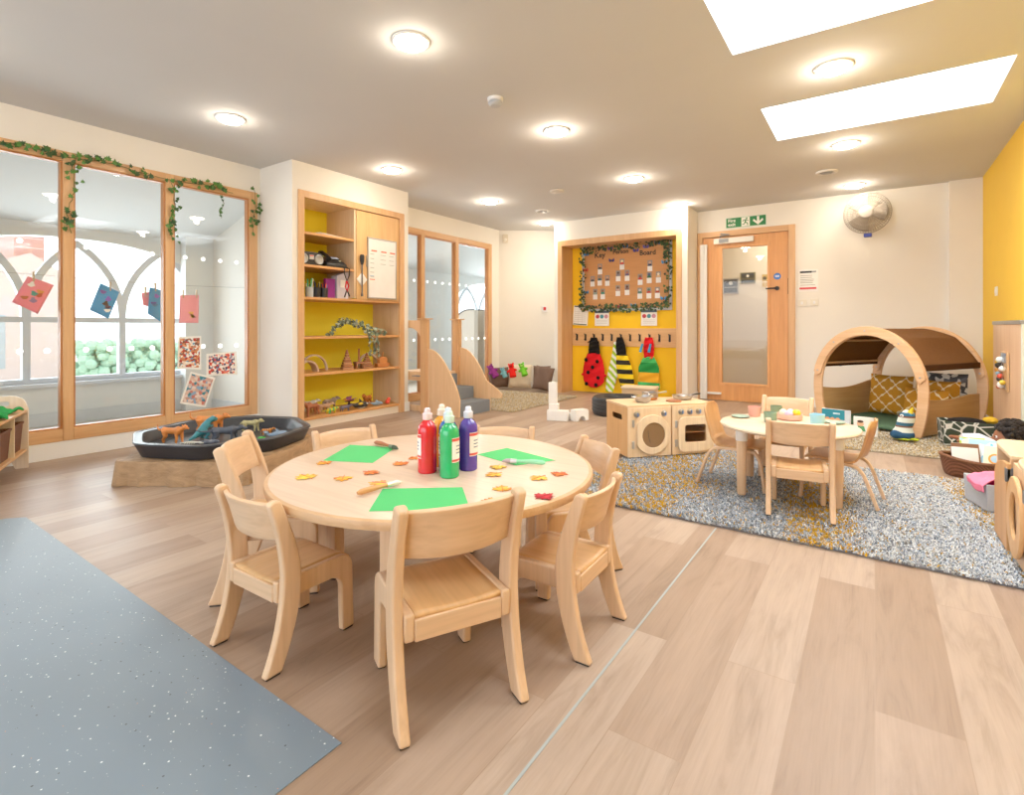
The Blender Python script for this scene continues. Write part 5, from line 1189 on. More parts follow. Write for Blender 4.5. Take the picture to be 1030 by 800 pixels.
def costume_body(prof, d=.05, bulge=1.0, nv=26, nu=18):
    """a hanging cloth form: prof(v) -> (centre x, half width, z); double-sided pillow"""
    m = MB(); vs = []; fs = []
    for j in range(nv + 1):
        cx, hw, z = prof(j / nv)
        for i in range(nu):
            a = 2 * PI * i / nu; vs.append((cx + hw * math.cos(a), -.005 + d * bulge * math.sin(a) * (0.7 + .3 * math.sin(j * .9 + i)) * min(1, hw / .06), z))
    for j in range(nv):
        fs += [(j * nu + i, j * nu + (i + 1) % nu, (j + 1) * nu + (i + 1) % nu, (j + 1) * nu + i) for i in range(nu)]
    fs += [tuple(range(nu)), tuple(nv * nu + i for i in range(nu))[::-1]]
    return m.add(vs, fs)
def spots(m, lst, prof_y, r, mat):
    for x, z in lst: m.T = Matrix.Translation((x, prof_y, z)); m.ball((0, 0, 0), (r, .012, r), mat, 14, 8)
# ladybird tabard
t = thing('dressing_up_costume', 'red ladybird costume with black spots hanging on the coat rail', 'costume', (HX[2] + .015, 7.335, .0), 0, 'dressing-up costumes on the coat rail')
def lb(v):
    z = .60 - .52 * v; hw = (.10 + .05 * min(1, v * 5)) if v < .2 else .15 + .03 * math.sin((v - .2) / .8 * PI) - .10 * max(0, (v - .78) / .22) ** 2.2; return (.0, hw, z)
tag(costume_body(lb, .035).build('body', M_RED, t), 'red body panel')
m = MB(); spots(m, [(.075, .48), (.0, .39), (-.075, .31), (.09, .235), (-.105, .135), (.055, .125), (-.11, .50)], -.044, .029, M_BLK); m.build('spot', M_BLK, t)
tag(costume_body(lambda v: (.0 + .01 * v, .05 + .03 * math.sin(v * 2.2) + .02 * v, .84 - .25 * v), .04).build('hood', M_BLK, t), 'black hood')
m = MB()
for s_ in (-1, 1): m.tube([(s_ * .04, 0, .78), (s_ * .075, -.01, .775), (s_ * .095, -.02, .755)], [.012, .012, .005], 6); m.ball((s_ * .185, 0, .27), (.022, .02, .02), M_RED)
m.build('feeler', M_BLK, t)
# bee tabard and green striped sash behind it
t = thing('dressing_up_costume', 'yellow and black striped bee costume hanging on the coat rail', 'costume', (HX[5] + .005, 7.32, .0), 0, 'dressing-up costumes on the coat rail')
def be(v):
    z = .60 - .46 * v; return (.03 + .09 * v, .085 + .04 * math.sin(v * 2.6), z)
tag(costume_body(be, .035).build('body', stripes(['#f2d21c', '#f2d21c', '#1f1c1a', '#1f1c1a'], 'Z', .135, .95, .2, .2), t), 'yellow and black striped body')
tag(costume_body(lambda v: (.0 + .03 * v, .045 + .035 * math.sin(v * 2.3), .85 - .27 * v), .035).build('hood', M_BLK, t), 'black hood')
MB().box(.02, .20, -.02, .02, .125, .15).build('hem', M_BLK, t, bevel=.006)
t = thing('striped_scarf', 'lime and white striped cloth hanging behind the bee costume', 'scarf', (HX[5] - .075, 7.36, .0))
mm, nn, ll, bb = base_mat('lime_white_stripes'); wv = nn.new('ShaderNodeTexWave'); wv.bands_direction = 'DIAGONAL'; wv.inputs['Scale'].default_value = 5.5
ll.new(_map(mm.node_tree), wv.inputs['Vector']); ll.new(_ramp(mm.node_tree, wv.outputs['Fac'], [(.45, rgb('#a6cf2b')), (.55, rgb('#f2f4ec'))]), bb.inputs['Base Color']); bb.inputs['Roughness'].default_value = .9
costume_body(lambda v: (.02 - .10 * v + .02 * math.sin(v * 5), .03 + .055 * math.sin(.3 + v * 2.3), .78 - .75 * v), .018).build('cloth', mm, t)
# green and yellow banded tabard with red hood
t = thing('dressing_up_costume', 'green and amber banded tabard with red hood on the coat rail', 'costume', (HX[8] + .005, 7.335, .0), 0, 'dressing-up costumes on the coat rail')
def ct(v): return (.0, .07 + .075 * min(1, v * 3) ** .8 + .018 * v, .575 - .46 * v)
tag(costume_body(ct, .04).build('body', stripes(['#3fae5a', '#3fae5a', '#e0a21e', '#e0a21e', '#e0a21e', '#17883c', '#17883c', '#17883c', '#3fae5a', '#3fae5a'], 'Z', .47, .95, .3, .757), t), 'banded green and amber body')
tag(costume_body(lambda v: (.0, .03 + .05 * math.sin(.5 + v * 1.9) , .85 - .30 * v), .05).build('hood', M_RED, t), 'red hood')
m = MB()
for x0, x1 in ((.045, .02), (-.075, -.105)): m.tube([(x0, -.055, .76), (x1, -.062, .64)], [.014, .02], 8)
m.build('ribbon', fabric('#3a9ad0', 30, .1), t)

# ================================================================== THINGS ON THE BUILT-IN SHELVES
t = thing('paper_pile', 'thin pile of white papers on the top cabinet shelf', 'papers', (-4.75, 3.42, 1.937), R(8))
for k in range(3): MB().box(-.11, .11, -.17, .17, .006 * k, .006 * k + .005).build('sheet', M_PAPER, t, (0.004 * k, .01 * k, 0), .04 * k)
t = thing('tape_player', 'black and silver portable stereo on the second cabinet shelf', 'stereo', (-4.73, 3.225, 1.617), R(90))
MB().prism(rrect(-.15, .15, 0, .135, .05), -.08, .08, 'Y').build('body', M_BLACK, t, bevel=.008)
m = MB()
for x in (-.085, .09): m.T = Matrix.Translation((x, -.08, .065)) @ Matrix.Rotation(R(90), 4, 'X'); m.lathe([(.05, 0), (.05, .006), (.042, .01), (.03, .004), (.003, .002)], 24)
m.build('speaker', plain('#a9adb2', .35, .7), t)
MB().box(-.02, .03, -.086, -.08, .06, .105, M_STEEL).box(-.015, .025, -.088, -.086, .09, .1, plain('#d9442f', .5)).build('control_panel', M_STEEL, t)
t = thing('desk_phone', 'black desk telephone with small screen on the second cabinet shelf', 'telephone', (-4.70, 3.50, 1.617), R(80))
MB().prism([(-.11, 0), (.10, 0), (.10, .13), (-.11, .035)], -.10, .12, 'X').build('base', M_BLACK, t, bevel=.006)
MB().tube([(-.075, -.10, .075), (-.075, -.08, .10), (-.075, .05, .16), (-.075, .09, .155)], [.028, .02, .02, .03], 10).build('handset', M_BLACK, t)
MB().box(-.0, .09, -.02, .05, .0, .004).build('screen', plain('#9fb4d0', .3), t, (0, .02, .105)).rotation_euler = (R(24), 0, 0)
MB().box(.075, .095, -.03, -.015, .0, .006).build('indicator', plain('#f4eec8', .4), t, (0, .0, .085)).rotation_euler = (R(24), 0, 0)
t = thing('lanyard', 'black and red lanyard dangling over the second cabinet shelf', 'lanyard', (-4.565, 3.585, 1.56))
MB().tube([(-.03, -.02, .062), (.0, -.02, .06), (.014, -.035, .0), (.012, .0, -.08), (.012, .03, -.02), (.005, .04, .05), (-.03, .03, .064)], .006, 6).build('cord', M_BLACK, t)
MB().tube([(.012, -.005, -.08), (.014, -.02, -.14), (.012, .0, -.19), (.014, .02, -.13), (.012, 0, -.08)], .008, 6).build('red_strap', fabric('#c9303c', 30), t)
MB().tube([(.012, 0, -.17), (.012, -.03, -.25)], .008, 6).tube([(.012, 0, -.17), (.012, .035, -.24)], .008, 6).build('tail', M_BLACK, t)
def pot(y, label, c, cols_, seed, x=-4.68):
    t = thing('pen_pot', label, 'pen pot', (x, y, 1.299), 0, 'pen pots on the third cabinet shelf'); rr = random.Random(seed)
    MB().lathe([(.036, 0), (.038, .10), (.034, .10), (.033, .008), (.003, .008)], 18).build('cup', plain(c, .5, .2), t)
    for k, cc in enumerate(cols_):
        a = 2 * PI * k / len(cols_); MB().tube([(.012 * math.cos(a), .012 * math.sin(a), .012), (.032 * math.cos(a), .032 * math.sin(a), .13 + rr.uniform(0, .06))], .0065, 6).build('pen', plain(cc, .4), t)
pot(3.12, 'pen pot with white and black pens at the left end of the third shelf', '#d9d4cc', ('#f2f2f2', '#222222', '#f0f0f0', '#3a3a3a'), 1)
pot(3.215, 'pen pot with green and white pens on the third shelf', '#b9c2c9', ('#2aa36a', '#efefef', '#1f2a2a', '#e8e8e8', '#30b07a'), 2, -4.66)
pot(3.30, 'black pen pot with dark pens on the third shelf', '#1d1d1f', ('#222222', '#c9b04a', '#1b1b1b', '#2a2a2a'), 3, -4.66)
pot(3.385, 'black pen pot with red and blue pens beside the purple folder', '#222226', ('#d9402c', '#2f8fd9', '#d9402c', '#222222'), 4, -4.66)
t = thing('purple_folder', 'purple folder standing on the third cabinet shelf', 'folder', (-4.70, 3.485, 1.299), 0); MB().box(-.012, .012, -.055, .055, 0, .205).box(-.03, -.014, -.055, .055, 0, .20).build('cover', plain('#8c1a86', .5), t, bevel=.003)
MB().box(-.03, .012, -.058, -.055, 0, .205).build('spine', plain('#8c1a86', .5), t)
t = thing('magazine_file', 'pale grey magazine file on the third cabinet shelf', 'magazine file', (-4.72, 3.622, 1.299), 0)
MB().prism([(-.07, 0), (.075, 0), (.075, .285), (.03, .285), (-.07, .24)], -.05, .05, 'X').build('case', plain('#c9c6d3', .5), t, bevel=.003)
MB().box(.05, .052, -.03, .03, .12, .2).build('label', M_PAPER, t)
# trailing grey-green garland on the fourth shelf
rr = random.Random(41)
t = thing('trailing_plant', 'grey-green artificial trailing plant on the cabinet shelf above the wooden toys', 'plant', (-4.68, 3.75, .907))
main = [(-.02, -.28, .0), (.0, -.2, .10), (.0, -.1, .16), (0, .0, .145), (.02, .08, .11), (.06, .15, .07), (.06, .26, .04), (.08, .40, .012)]
hang = [[(.05, .10, .08), (.112, .14, .02), (.11, .15, -.10), (.108, .165, -.22)], [(.06, .2, .05), (.11, .26, .0), (.112, .27, -.12), (.11, .28, -.26)], [(.05, .14, .06), (.11, .2, -.02), (.112, .215, -.14), (.11, .22, -.20)]]
m = MB()
for pth in [main] + hang: m.tube(pth, .004, 5)
m.build('stem', plain('#5f6a52', .7), t)
m = MB()
def scat(pth, n, spread, size):
    for k in range(n):
        f = rr.uniform(0, len(pth) - 1.01); i = int(f); p = Vector(pth[i]).lerp(Vector(pth[i + 1]), f - i) + Vector((rr.uniform(-spread, spread), rr.uniform(-spread, spread), rr.uniform(-spread * .6, spread)))
        if p.z < .012 and p.x < .1: p.z = .014
        leaf_on(m, p, (1, rr.uniform(-.6, .6), .3), size * rr.uniform(.7, 1.2), rr.uniform(0, 6), rr.choice(GG), .8, rr)
GG = [plain('#7d8f72', .6, 0, .2, 30), plain('#5c6f58', .6, 0, .2, 30), plain('#a3ae98', .6, 0, .2, 30), plain('#48533f', .6, 0, .2, 30)]
scat(main, 170, .036, .042)
for h_ in hang: scat(h_, 28, .014, .036)
tag(m.build('leaves', GG[0], t, smooth=180), kind='stuff')
def arch(y, R_, wd, label, c, rz=R(90), x=-4.72):
    t = thing('wooden_arch', label, 'toy arch', (x, y, .542), rz, 'wooden arches on the fifth cabinet shelf')
    n = 18; o = [(R_ * math.cos(PI * k / n), R_ * 1.05 * math.sin(PI * k / n)) for k in range(n + 1)]; i_ = [((R_ - .016) * math.cos(PI * k / n), (R_ - .016) * 1.05 * math.sin(PI * k / n)) for k in range(n + 1)]
    MB().prism(o + i_[::-1], -wd / 2, wd / 2, 'Y').build('arch', wood(c, '#c9a98c', 'Y', .5), t, bevel=.002); return t
arch(3.215, .118, .10, 'smaller wooden toy arch at the left end of the fifth shelf', '#dcc4ae')
arch(3.36, .165, .03, 'wider wooden toy arch with thin rim near the left of the fifth shelf', '#e6d6c8', x=-4.80)
arch(4.06, .15, .04, 'wooden toy arch at the right of the fifth shelf', '#e6d6c8', x=-4.78)
M_TOYW = wood('#a56a45', '#8f5836', 'X', .5, 2)
def pagoda(y, label, h, x=-4.70):
    t = thing('stacking_tower', label, 'toy tower', (x, y, .542), R(70), 'wooden toy towers on the fifth shelf')
    n = 6
    for k in range(n):
        w_ = .058 * (1 - k / (n + 1.5)); z = h * .78 * k / n; MB().box(-w_, w_, -w_, w_, z, z + h * .78 / n - .004).build('tier', wood('#b0744c', '#96603c', 'X', .5, 2) if k % 2 else wood('#c08a62', '#a8744e', 'X', .5, 2), t, bevel=.003)
    MB().lathe([(.022, h * .78), (.016, h * .85), (.008, h), (.002, h + .005)], 10).build('spire', M_TOYW, t)
pagoda(3.70, 'taller pyramid-shaped wooden stacking tower on the fifth shelf', .21); pagoda(3.97, 'shorter pyramid-shaped wooden tower on the fifth shelf, partly under the trailing plant', .17)
t = thing('wooden_tree_stand', 'wooden toy house with a tall post on the fifth shelf, between the towers', 'toy', (-4.68, 3.845, .542), R(80))
MB().box(-.05, .05, -.04, .04, .055, .075).box(-.045, -.035, -.035, .035, 0, .055).box(.035, .045, -.035, .035, 0, .055).build('table', M_TOYW, t, bevel=.002); MB().tube([(0, 0, .075), (0, 0, .22)], .010, 8).build('post', M_TOYW, t)
t = thing('wooden_boat', 'small orange-brown wooden toy boat at the right end of the fifth shelf', 'toy boat', (-4.66, 4.16, .542), R(80))
MB().prism([(-.07, 0), (.06, 0), (.085, .045), (-.085, .045)], -.035, .035, 'Y').build('hull', wood('#c97f45', '#b56b35', 'X', .5), t, bevel=.004); MB().box(-.05, .05, -.028, .028, .045, .085).prism([(-.06, .085), (.06, .085), (.03, .115), (-.03, .115)], -.03, .03, 'Y').tube([(0, 0, .11), (0.01, 0, .17)], .006, 6).build('cabin', wood('#d98d50', '#c47a3e', 'X', .5), t, bevel=.003)

# ================================================================== TOY ANIMALS
def quad(name, label, loc, rz, L, mat, parts=(), tail='up', neck=.35, head=(.16, .11), group=None, legh=.42, fat=.19, cat='toy animal', crouch=0.0):
    """four-legged toy: L = body length; +x is forward; legs have joints and taper"""
    t = thing(name, label, cat, loc, rz, group); s_ = L; lh = legh * L * (1 - crouch)
    m = MB(); bz = lh + fat * .7 * L
    m.tube([(-.5 * s_, 0, bz + .0), (-.42 * s_, 0, bz + .02 * s_), (-.2 * s_, 0, bz), (.1 * s_, 0, bz - .01 * s_), (.36 * s_, 0, bz + .03 * s_), (.46 * s_, 0, bz + .06 * s_)], [.06 * s_, .145 * s_, .14 * s_, .15 * s_, fat * s_, .10 * s_], 12)
    hx, hz = (.62 * s_, bz + neck * s_)
    m.tube([(.36 * s_, 0, bz + .04 * s_), (.5 * s_, 0, bz + neck * .6 * s_), (hx, 0, hz)], [.13 * s_, .105 * s_, .09 * s_], 10)
    m.ball((hx + .02 * s_, 0, hz + .01 * s_), (head[0] * .75 * s_, head[1] * s_, head[1] * s_), None, 12, 8)
    m.tube([(hx + .05 * s_, 0, hz - .01 * s_), (hx + head[0] * 1.35 * s_, 0, hz - .045 * s_)], [.07 * s_, .045 * s_], 10)
    for sy in (-1, 1):
        m.ball((hx - .04 * s_, sy * head[1] * .75 * s_, hz + head[1] * .85 * s_), (.03 * s_, .035 * s_, .05 * s_), None, 8, 6)
        y = sy * .09 * s_; k = .06 * s_ * (1 if sy > 0 else -1)
        m.tube([(.34 * s_ + k, y, bz), (.36 * s_ + k, y, lh * .55), (.35 * s_ + k * 1.5, y, .05 * s_), (.40 * s_ + k * 1.5, y, .025 * s_)], [.095 * s_, .064 * s_, .05 * s_, .046 * s_], 8)
        m.tube([(-.38 * s_ - k, y, bz + .01 * s_), (-.32 * s_ - k, y, lh * .68), (-.44 * s_ - k, y, lh * .36), (-.42 * s_ - k, y, .05 * s_), (-.37 * s_ - k, y, .025 * s_)], [.125 * s_, .085 * s_, .058 * s_, .05 * s_, .046 * s_], 8)
    if tail == 'up': tp = [(-.48 * s_, 0, bz + .05 * s_), (-.62 * s_, 0, bz + .02 * s_), (-.72 * s_, 0, bz + .12 * s_), (-.70 * s_, 0, bz + .30 * s_)]
    elif tail == 'down': tp = [(-.48 * s_, 0, bz + .03 * s_), (-.58 * s_, 0, bz - .05 * s_), (-.62 * s_, 0, bz - .25 * s_)]
    else: tp = [(-.46 * s_, 0, bz), (-.7 * s_, 0, bz - .03 * s_), (-.95 * s_, .05 * s_, bz - .01 * s_), (-1.15 * s_, .12 * s_, bz + .05 * s_)]
    m.tube(tp, [.055 * s_, .045 * s_, .035 * s_] + ([.022 * s_] if len(tp) > 3 else []), 8)
    m.build('body', mat, t, remesh=max(.0028, .026 * s_)); 
    e = MB()
    for sy in (-1, 1): e.ball((hx + .085 * s_, sy * head[1] * .62 * s_, hz + .045 * s_), .016 * s_, M_BLACK, 8, 6)
    e.build('eye', M_BLACK, t)
    if 'mane' in parts:
        mm_ = MB().ball((hx - .06 * s_, 0, hz - .02 * s_), (.12 * s_, .15 * s_, .19 * s_), None, 12, 8).build('mane', fabric('#a8642a', 60, .3), t, remesh=.03 * s_)
    return t
ORG = plain('#d5803a', .5, 0, .22, 14); GREYD = plain('#454b58', .55, 0, .4, 22); TEAL = plain('#2f7f8c', .5, 0, .45, 26)
G1 = 'toy animals in the black tray'; TZ = .1815
quad('toy_lioness', 'orange-brown toy big cat standing at the near left of the tray', (-4.09, 1.72, TZ), R(28), .155, ORG, (), 'up', .16, (.16, .12), G1)
quad('toy_lioness', 'orange-brown toy big cat standing at the back of the tray with tail raised', (-4.21, 2.03, TZ), R(38), .195, ORG, (), 'up', .14, (.15, .11), G1)
quad('toy_leopard', 'pale spotted toy leopard in the middle of the tray', (-4.03, 2.255, TZ), R(40), .125, plain('#b5ad7c', .5, 0, .5, 60), (), 'down', .12, (.16, .12), G1)
quad('toy_tiger', 'small orange toy tiger cub near the right back of the tray', (-3.79, 2.25, TZ), R(55), .07, stripes(['#d98a3c', '#d98a3c', '#d98a3c', '#4a2a18'], 'X', .016, .5, 0), (), 'down', .12, (.2, .15), G1)
quad('toy_dinosaur', 'dark grey toy dinosaur with long tail in the middle of the tray', (-3.86, 1.97, TZ), R(50), .17, GREYD, (), 'long', .10, (.2, .1), G1, .30, .19)
quad('toy_dinosaur', 'grey-blue toy dinosaur close to the front rim of the tray', (-3.70, 1.79, TZ), R(15), .10, plain('#5f6470', .55, 0, .4, 26), (), 'long', .10, (.2, .11), G1, .30, .19)
# upright teal dinosaur, sea creature, frog, bone
t = thing('toy_dinosaur', 'teal toy dinosaur rearing on its hind legs at the left of the tray', 'toy animal', (-4.03, 1.90, TZ), R(95), G1)
m = MB().tube([(-.10, .0, .012), (-.06, 0, .03), (-.01, 0, .06), (.02, 0, .10), (.045, 0, .13), (.075, 0, .14), (.105, 0, .132)], [.006, .016, .032, .028, .02, .024, .012], 10)
for sy in (-1, 1): m.tube([(-.0, sy * .022, .06), (.025, sy * .026, .035), (.0, sy * .026, .012), (.03, sy * .026, .006)], [.02, .015, .009, .008], 8).tube([(.025, sy * .02, .10), (.05, sy * .022, .09), (.06, sy * .02, .10)], [.008, .006, .005], 6)
m.build('body', TEAL, t, remesh=.004); MB().ball((.082, .018, .15), .004).ball((.082, -.018, .15), .004).build('eye', M_BLACK, t)
t = thing('toy_whale', 'blue-grey toy sea creature at the right rim of the tray', 'toy animal', (-3.66, 2.26, TZ), R(70), G1)
MB().tube([(-.08, 0, .03), (-.05, 0, .02), (0, 0, .024), (.05, 0, .024), (.075, 0, .018)], [.004, .014, .024, .02, .008], 10).ball((-.085, .02, .045), (.018, .014, .006)).ball((-.085, -.02, .045), (.018, .014, .006)).ball((.02, .035, .014), (.014, .025, .005)).ball((.02, -.035, .014), (.014, .025, .005)).tube([(.0, 0, .04), (-.015, 0, .065)], [.012, .003], 6).build('body', plain('#7b93ad', .4, 0, .2, 30), t, remesh=.004)
MB().ball((.06, .014, .028), .0035).ball((.06, -.014, .028), .0035).build('eye', M_BLACK, t)
t = thing('toy_frog', 'bright green small toy frog in the tray', 'toy animal', (-3.645, 2.12, TZ), R(20), G1)
MB().ball((0, 0, .014), (.026, .02, .014)).ball((.02, 0, .02), (.013, .014, .011)).ball((-.012, .02, .007), (.016, .009, .007)).ball((-.012, -.02, .007), (.016, .009, .007)).build('body', plain('#38c23a', .4, 0, .15, 30), t, remesh=.003)
MB().ball((.026, .008, .03), .004).ball((.026, -.008, .03), .004).build('eye', M_BLACK, t)
t = thing('toy_skeleton', 'pale toy fossil lying by the near left rim of the tray', 'toy', (-3.93, 1.77, TZ), R(35), G1)
m = MB().tube([(-.07, 0, .01), (.0, 0, .016), (.06, 0, .014)], [.004, .007, .006], 6).ball((.075, 0, .014), (.018, .012, .012))
for k in range(5): m.tube([(-.03 + .016 * k, .02, .006), (-.03 + .016 * k, 0, .018), (-.03 + .016 * k, -.02, .006)], .003, 5)
m.build('bones', plain('#d6d3c8', .6), t)
MB().tube([(0, 0, .005), (.03, .012, .006), (.045, .008, .02)], .006, 6).build('toy_stick', M_DARK, None, (-3.57, 1.92, TZ)); tag(col.objects['toy_stick'], 'tiny black stick toy lying in the tray by the right rim', 'toy')
# on the lowest cabinet shelf
G2 = 'toy animals on the lowest cabinet shelf'; SZ = .107
quad('toy_horse', 'reddish-brown toy horse at the left end of the lowest shelf, front one', (-4.66, 3.245, SZ), R(-80), .155, plain('#a5613f', .5, 0, .3, 24), (), 'down', .22, (.2, .09), G2, .5)
quad('toy_horse', 'light brown toy horse behind the reddish one on the lowest shelf', (-4.80, 3.27, SZ), R(-70), .15, plain('#c48a62', .5, 0, .3, 24), (), 'down', .22, (.2, .09), G2, .5)
quad('toy_cow', 'black and white toy cow at the back of the lowest shelf', (-4.93, 3.40, SZ), R(85), .15, plain('#dcdad6', .5, 0, .0), (), 'down', .12, (.2, .11), G2, .45)
quad('toy_pig', 'pale tan toy animal near the middle of the lowest shelf', (-4.75, 3.45, SZ), R(80), .135, plain('#d0a887', .5, 0, .3, 24), (), 'down', .1, (.2, .12), G2, .38, .2)
quad('toy_elephant', 'grey-brown toy animal toward the back middle of the lowest shelf', (-4.88, 3.62, SZ), R(95), .16, plain('#8d7f74', .5, 0, .3, 24), (), 'down', .12, (.2, .12), G2, .42, .2)
quad('toy_lioness', 'orange toy lion with raised tail at the right of the lowest shelf', (-4.80, 4.06, SZ), R(-65), .15, plain('#bd6d28', .5, 0, .25, 20), ('mane',), 'up', .2, (.17, .12), G2)
quad('toy_dinosaur', 'green and yellow toy dinosaur lying low in the middle of the lowest shelf', (-4.625, 3.45, SZ), R(100), .12, stripes(['#3f9a4a', '#d9c62e'], 'X', .05, .5, 0), (), 'long', .06, (.2, .1), G2, .2, .19)
quad('toy_dinosaur', 'purple-grey toy dinosaur beside the orca on the lowest shelf', (-4.64, 3.63, SZ), R(75), .10, plain('#6b6478', .5, 0, .3, 24), (), 'long', .12, (.2, .1), G2, .3, .19)
t = thing('toy_orca', 'black and white toy orca with yellow patch on the lowest shelf', 'toy animal', (-4.655, 3.85, SZ), R(85), G2)
MB().tube([(-.11, 0, .05), (-.07, 0, .035), (0, 0, .04), (.06, 0, .04), (.09, 0, .03)], [.008, .022, .038, .03, .01], 12).tube([(0, 0, .07), (-.02, 0, .11)], [.018, .004], 8).ball((-.12, .03, .06), (.025, .03, .007)).ball((-.12, -.03, .06), (.025, .03, .007)).ball((.02, .055, .025), (.02, .035, .007)).ball((.02, -.055, .025), (.02, .035, .007)).build('body', M_BLACK, t, remesh=.005)
MB().ball((.065, .026, .048), (.014, .006, .008)).ball((.065, -.026, .048), (.014, .006, .008)).ball((.01, 0, .01), (.05, .024, .01)).build('white_patch', M_WHITE, t)
MB().ball((-.02, -.03, .055), (.03, .012, .014)).build('yellow_patch', plain('#e8c21a', .4), t)
t = thing('toy_butterfly', 'colourful toy insect with spread wings behind the orca on the lowest shelf', 'toy animal', (-4.84, 3.84, SZ), R(70), G2)
MB().tube([(-.05, 0, .06), (0, 0, .07), (.05, 0, .075)], [.008, .014, .012], 8).build('body', plain('#8a4a2a', .5), t)
m = MB()
for s_ in (-1, 1): m.add([(0.02, s_ * .01, .07), (.06, s_ * .08, .11), (0, s_ * .10, .10), (-.03, s_ * .03, .07)], [(0, 1, 2, 3)], plain('#a85a9a', .5)); m.add([(-.01, s_ * .01, .07), (-.02, s_ * .07, .09), (-.06, s_ * .05, .08)], [(0, 1, 2)], plain('#d9932a', .5))
m.build('wing', None, t, solid=.003); MB().tube([(0, 0, .06), (0, 0, 0)], .012, 6).build('stand', M_DARK, t)
t = thing('toy_dolphin', 'pale blue toy dolphin near the right end of the lowest shelf', 'toy animal', (-4.68, 4.10, SZ), R(90), G2)
MB().tube([(-.09, 0, .035), (-.05, 0, .022), (.0, 0, .026), (.05, 0, .022), (.085, 0, .014)], [.005, .016, .026, .018, .007], 10).tube([(0, 0, .045), (-.02, 0, .07)], [.012, .003], 6).ball((-.1, .02, .04), (.015, .02, .005)).ball((-.1, -.02, .04), (.015, .02, .005)).build('body', plain('#86a4c6', .4, 0, .15, 20), t, remesh=.004)
t = thing('toy_bird', 'small red toy figure at the far right end of the lowest shelf', 'toy animal', (-4.66, 4.24, SZ), R(0), G2)
MB().ball((0, 0, .028), (.03, .026, .028)).ball((.012, .006, .06), .019).tube([(.025, .01, .062), (.042, .014, .058)], [.008, .002], 6).build('body', plain('#e0442e', .45), t, remesh=.004)

# ================================================================== CORNER CUSHIONS AND PUPPETS
def cushion(name, label, loc, rz, w_, h, d, mat, lean=R(-14), group=None, roll=0.0, cat='cushion'):
    def side(sg):
        def f(u, v):
            a, b = 2 * u - 1, 2 * v - 1; pin = 1 - .06 * (a * a * (1 - b * b) + b * b * (1 - a * a)) * 0 - .05 * (1 - a * a) * abs(b) ** 3 - .05 * (1 - b * b) * abs(a) ** 3
            k = (max(0, 1 - a ** 4) * max(0, 1 - b ** 4)) ** .45
            return (a * w_ / 2 * (1 - .05 * (1 - b * b) * abs(a) ** 2), sg * d / 2 * k + .004 * math.sin(a * 7 + b * 5), b * h / 2 * (1 - .05 * (1 - a * a) * abs(b) ** 2) + h / 2)
        return f
    m = MB().grid(side(1), 18, 18).grid(side(-1), 18, 18)
    o = m.build(name, mat, None, loc, rz, smooth=60); o.rotation_euler = (lean, roll, rz); return tag(o, label, cat, group)
BRN = fabric('#6f5a50', 40, .12, .3); GC = 'cushions leaning in the corner'
cushion('cushion', 'brown cushion at the left end of the corner row, under the purple puppet', (-4.93, 6.84, .03), R(60), .36, .33, .15, BRN, R(-12), GC)
cushion('cushion', 'cream floor cushion with puppets along its top edge', (-4.64, 6.97, .03), R(22), .38, .38, .15, fabric('#e2d3bb', 40, .08, .3), R(-14), GC)
cushion('cushion', 'brown cushion between the cream one and the last brown one', (-4.36, 7.18, .03), R(25), .28, .36, .14, BRN, R(-14), GC)
cushion('cushion', 'brown cushion at the right end of the corner row, in front', (-4.22, 6.93, .03), R(12), .30, .37, .14, BRN, R(-14), GC, R(8))
def puppet(label, loc, rz, mat, rot, ears=True, scale=1.0, extra=None):
    t = thing('hand_puppet', label, 'puppet', loc, rz, 'hand puppets on the corner cushions', scale); t.rotation_euler = (R(-20), rot, rz)
    m = MB().tube([(0, 0, -.13), (0, 0, -.05), (0, -.01, .02)], [.062, .055, .04], 12).ball((0, -.02, .06), (.052, .045, .05))
    for s_ in (-1, 1):
        m.tube([(s_ * .04, -.01, -.005), (s_ * .085, -.03, -.03)], [.026, .02], 8)
        if ears: m.ball((s_ * .04, -.01, .105), (.018, .014, .024))
    m.build('body', mat, t, remesh=.008)
    e = MB()
    for s_ in (-1, 1): e.ball((s_ * .02, -.062, .075), .009, M_BLACK, 8, 6)
    e.build('eye', M_BLACK, t)
    if extra: MB().ball((0, -.065, .05), (.024, .012, .016)).build('muzzle', fabric(extra, 30), t)
    return t
puppet('purple hand puppet lying on the left brown cushion', (-4.96, 6.69, .31), R(50), fabric('#8a3585', 60, .35), R(-30), True, .9)
puppet('light blue hand puppet lying between the brown and cream cushions', (-4.815, 6.785, .285), R(40), fabric('#74b4c4', 60, .2), R(-20), True, .66)
puppet('bright red hand puppet on the cream cushion', (-4.70, 6.85, .325), R(25), fabric('#e0241f', 60, .1), R(-14), True, .9, '#a8201c')
puppet('lime green hand puppet on the cream cushion', (-4.54, 6.92, .34), R(25), fabric('#6cc034', 60, .15), R(-22), True, .85, '#a8d96a')

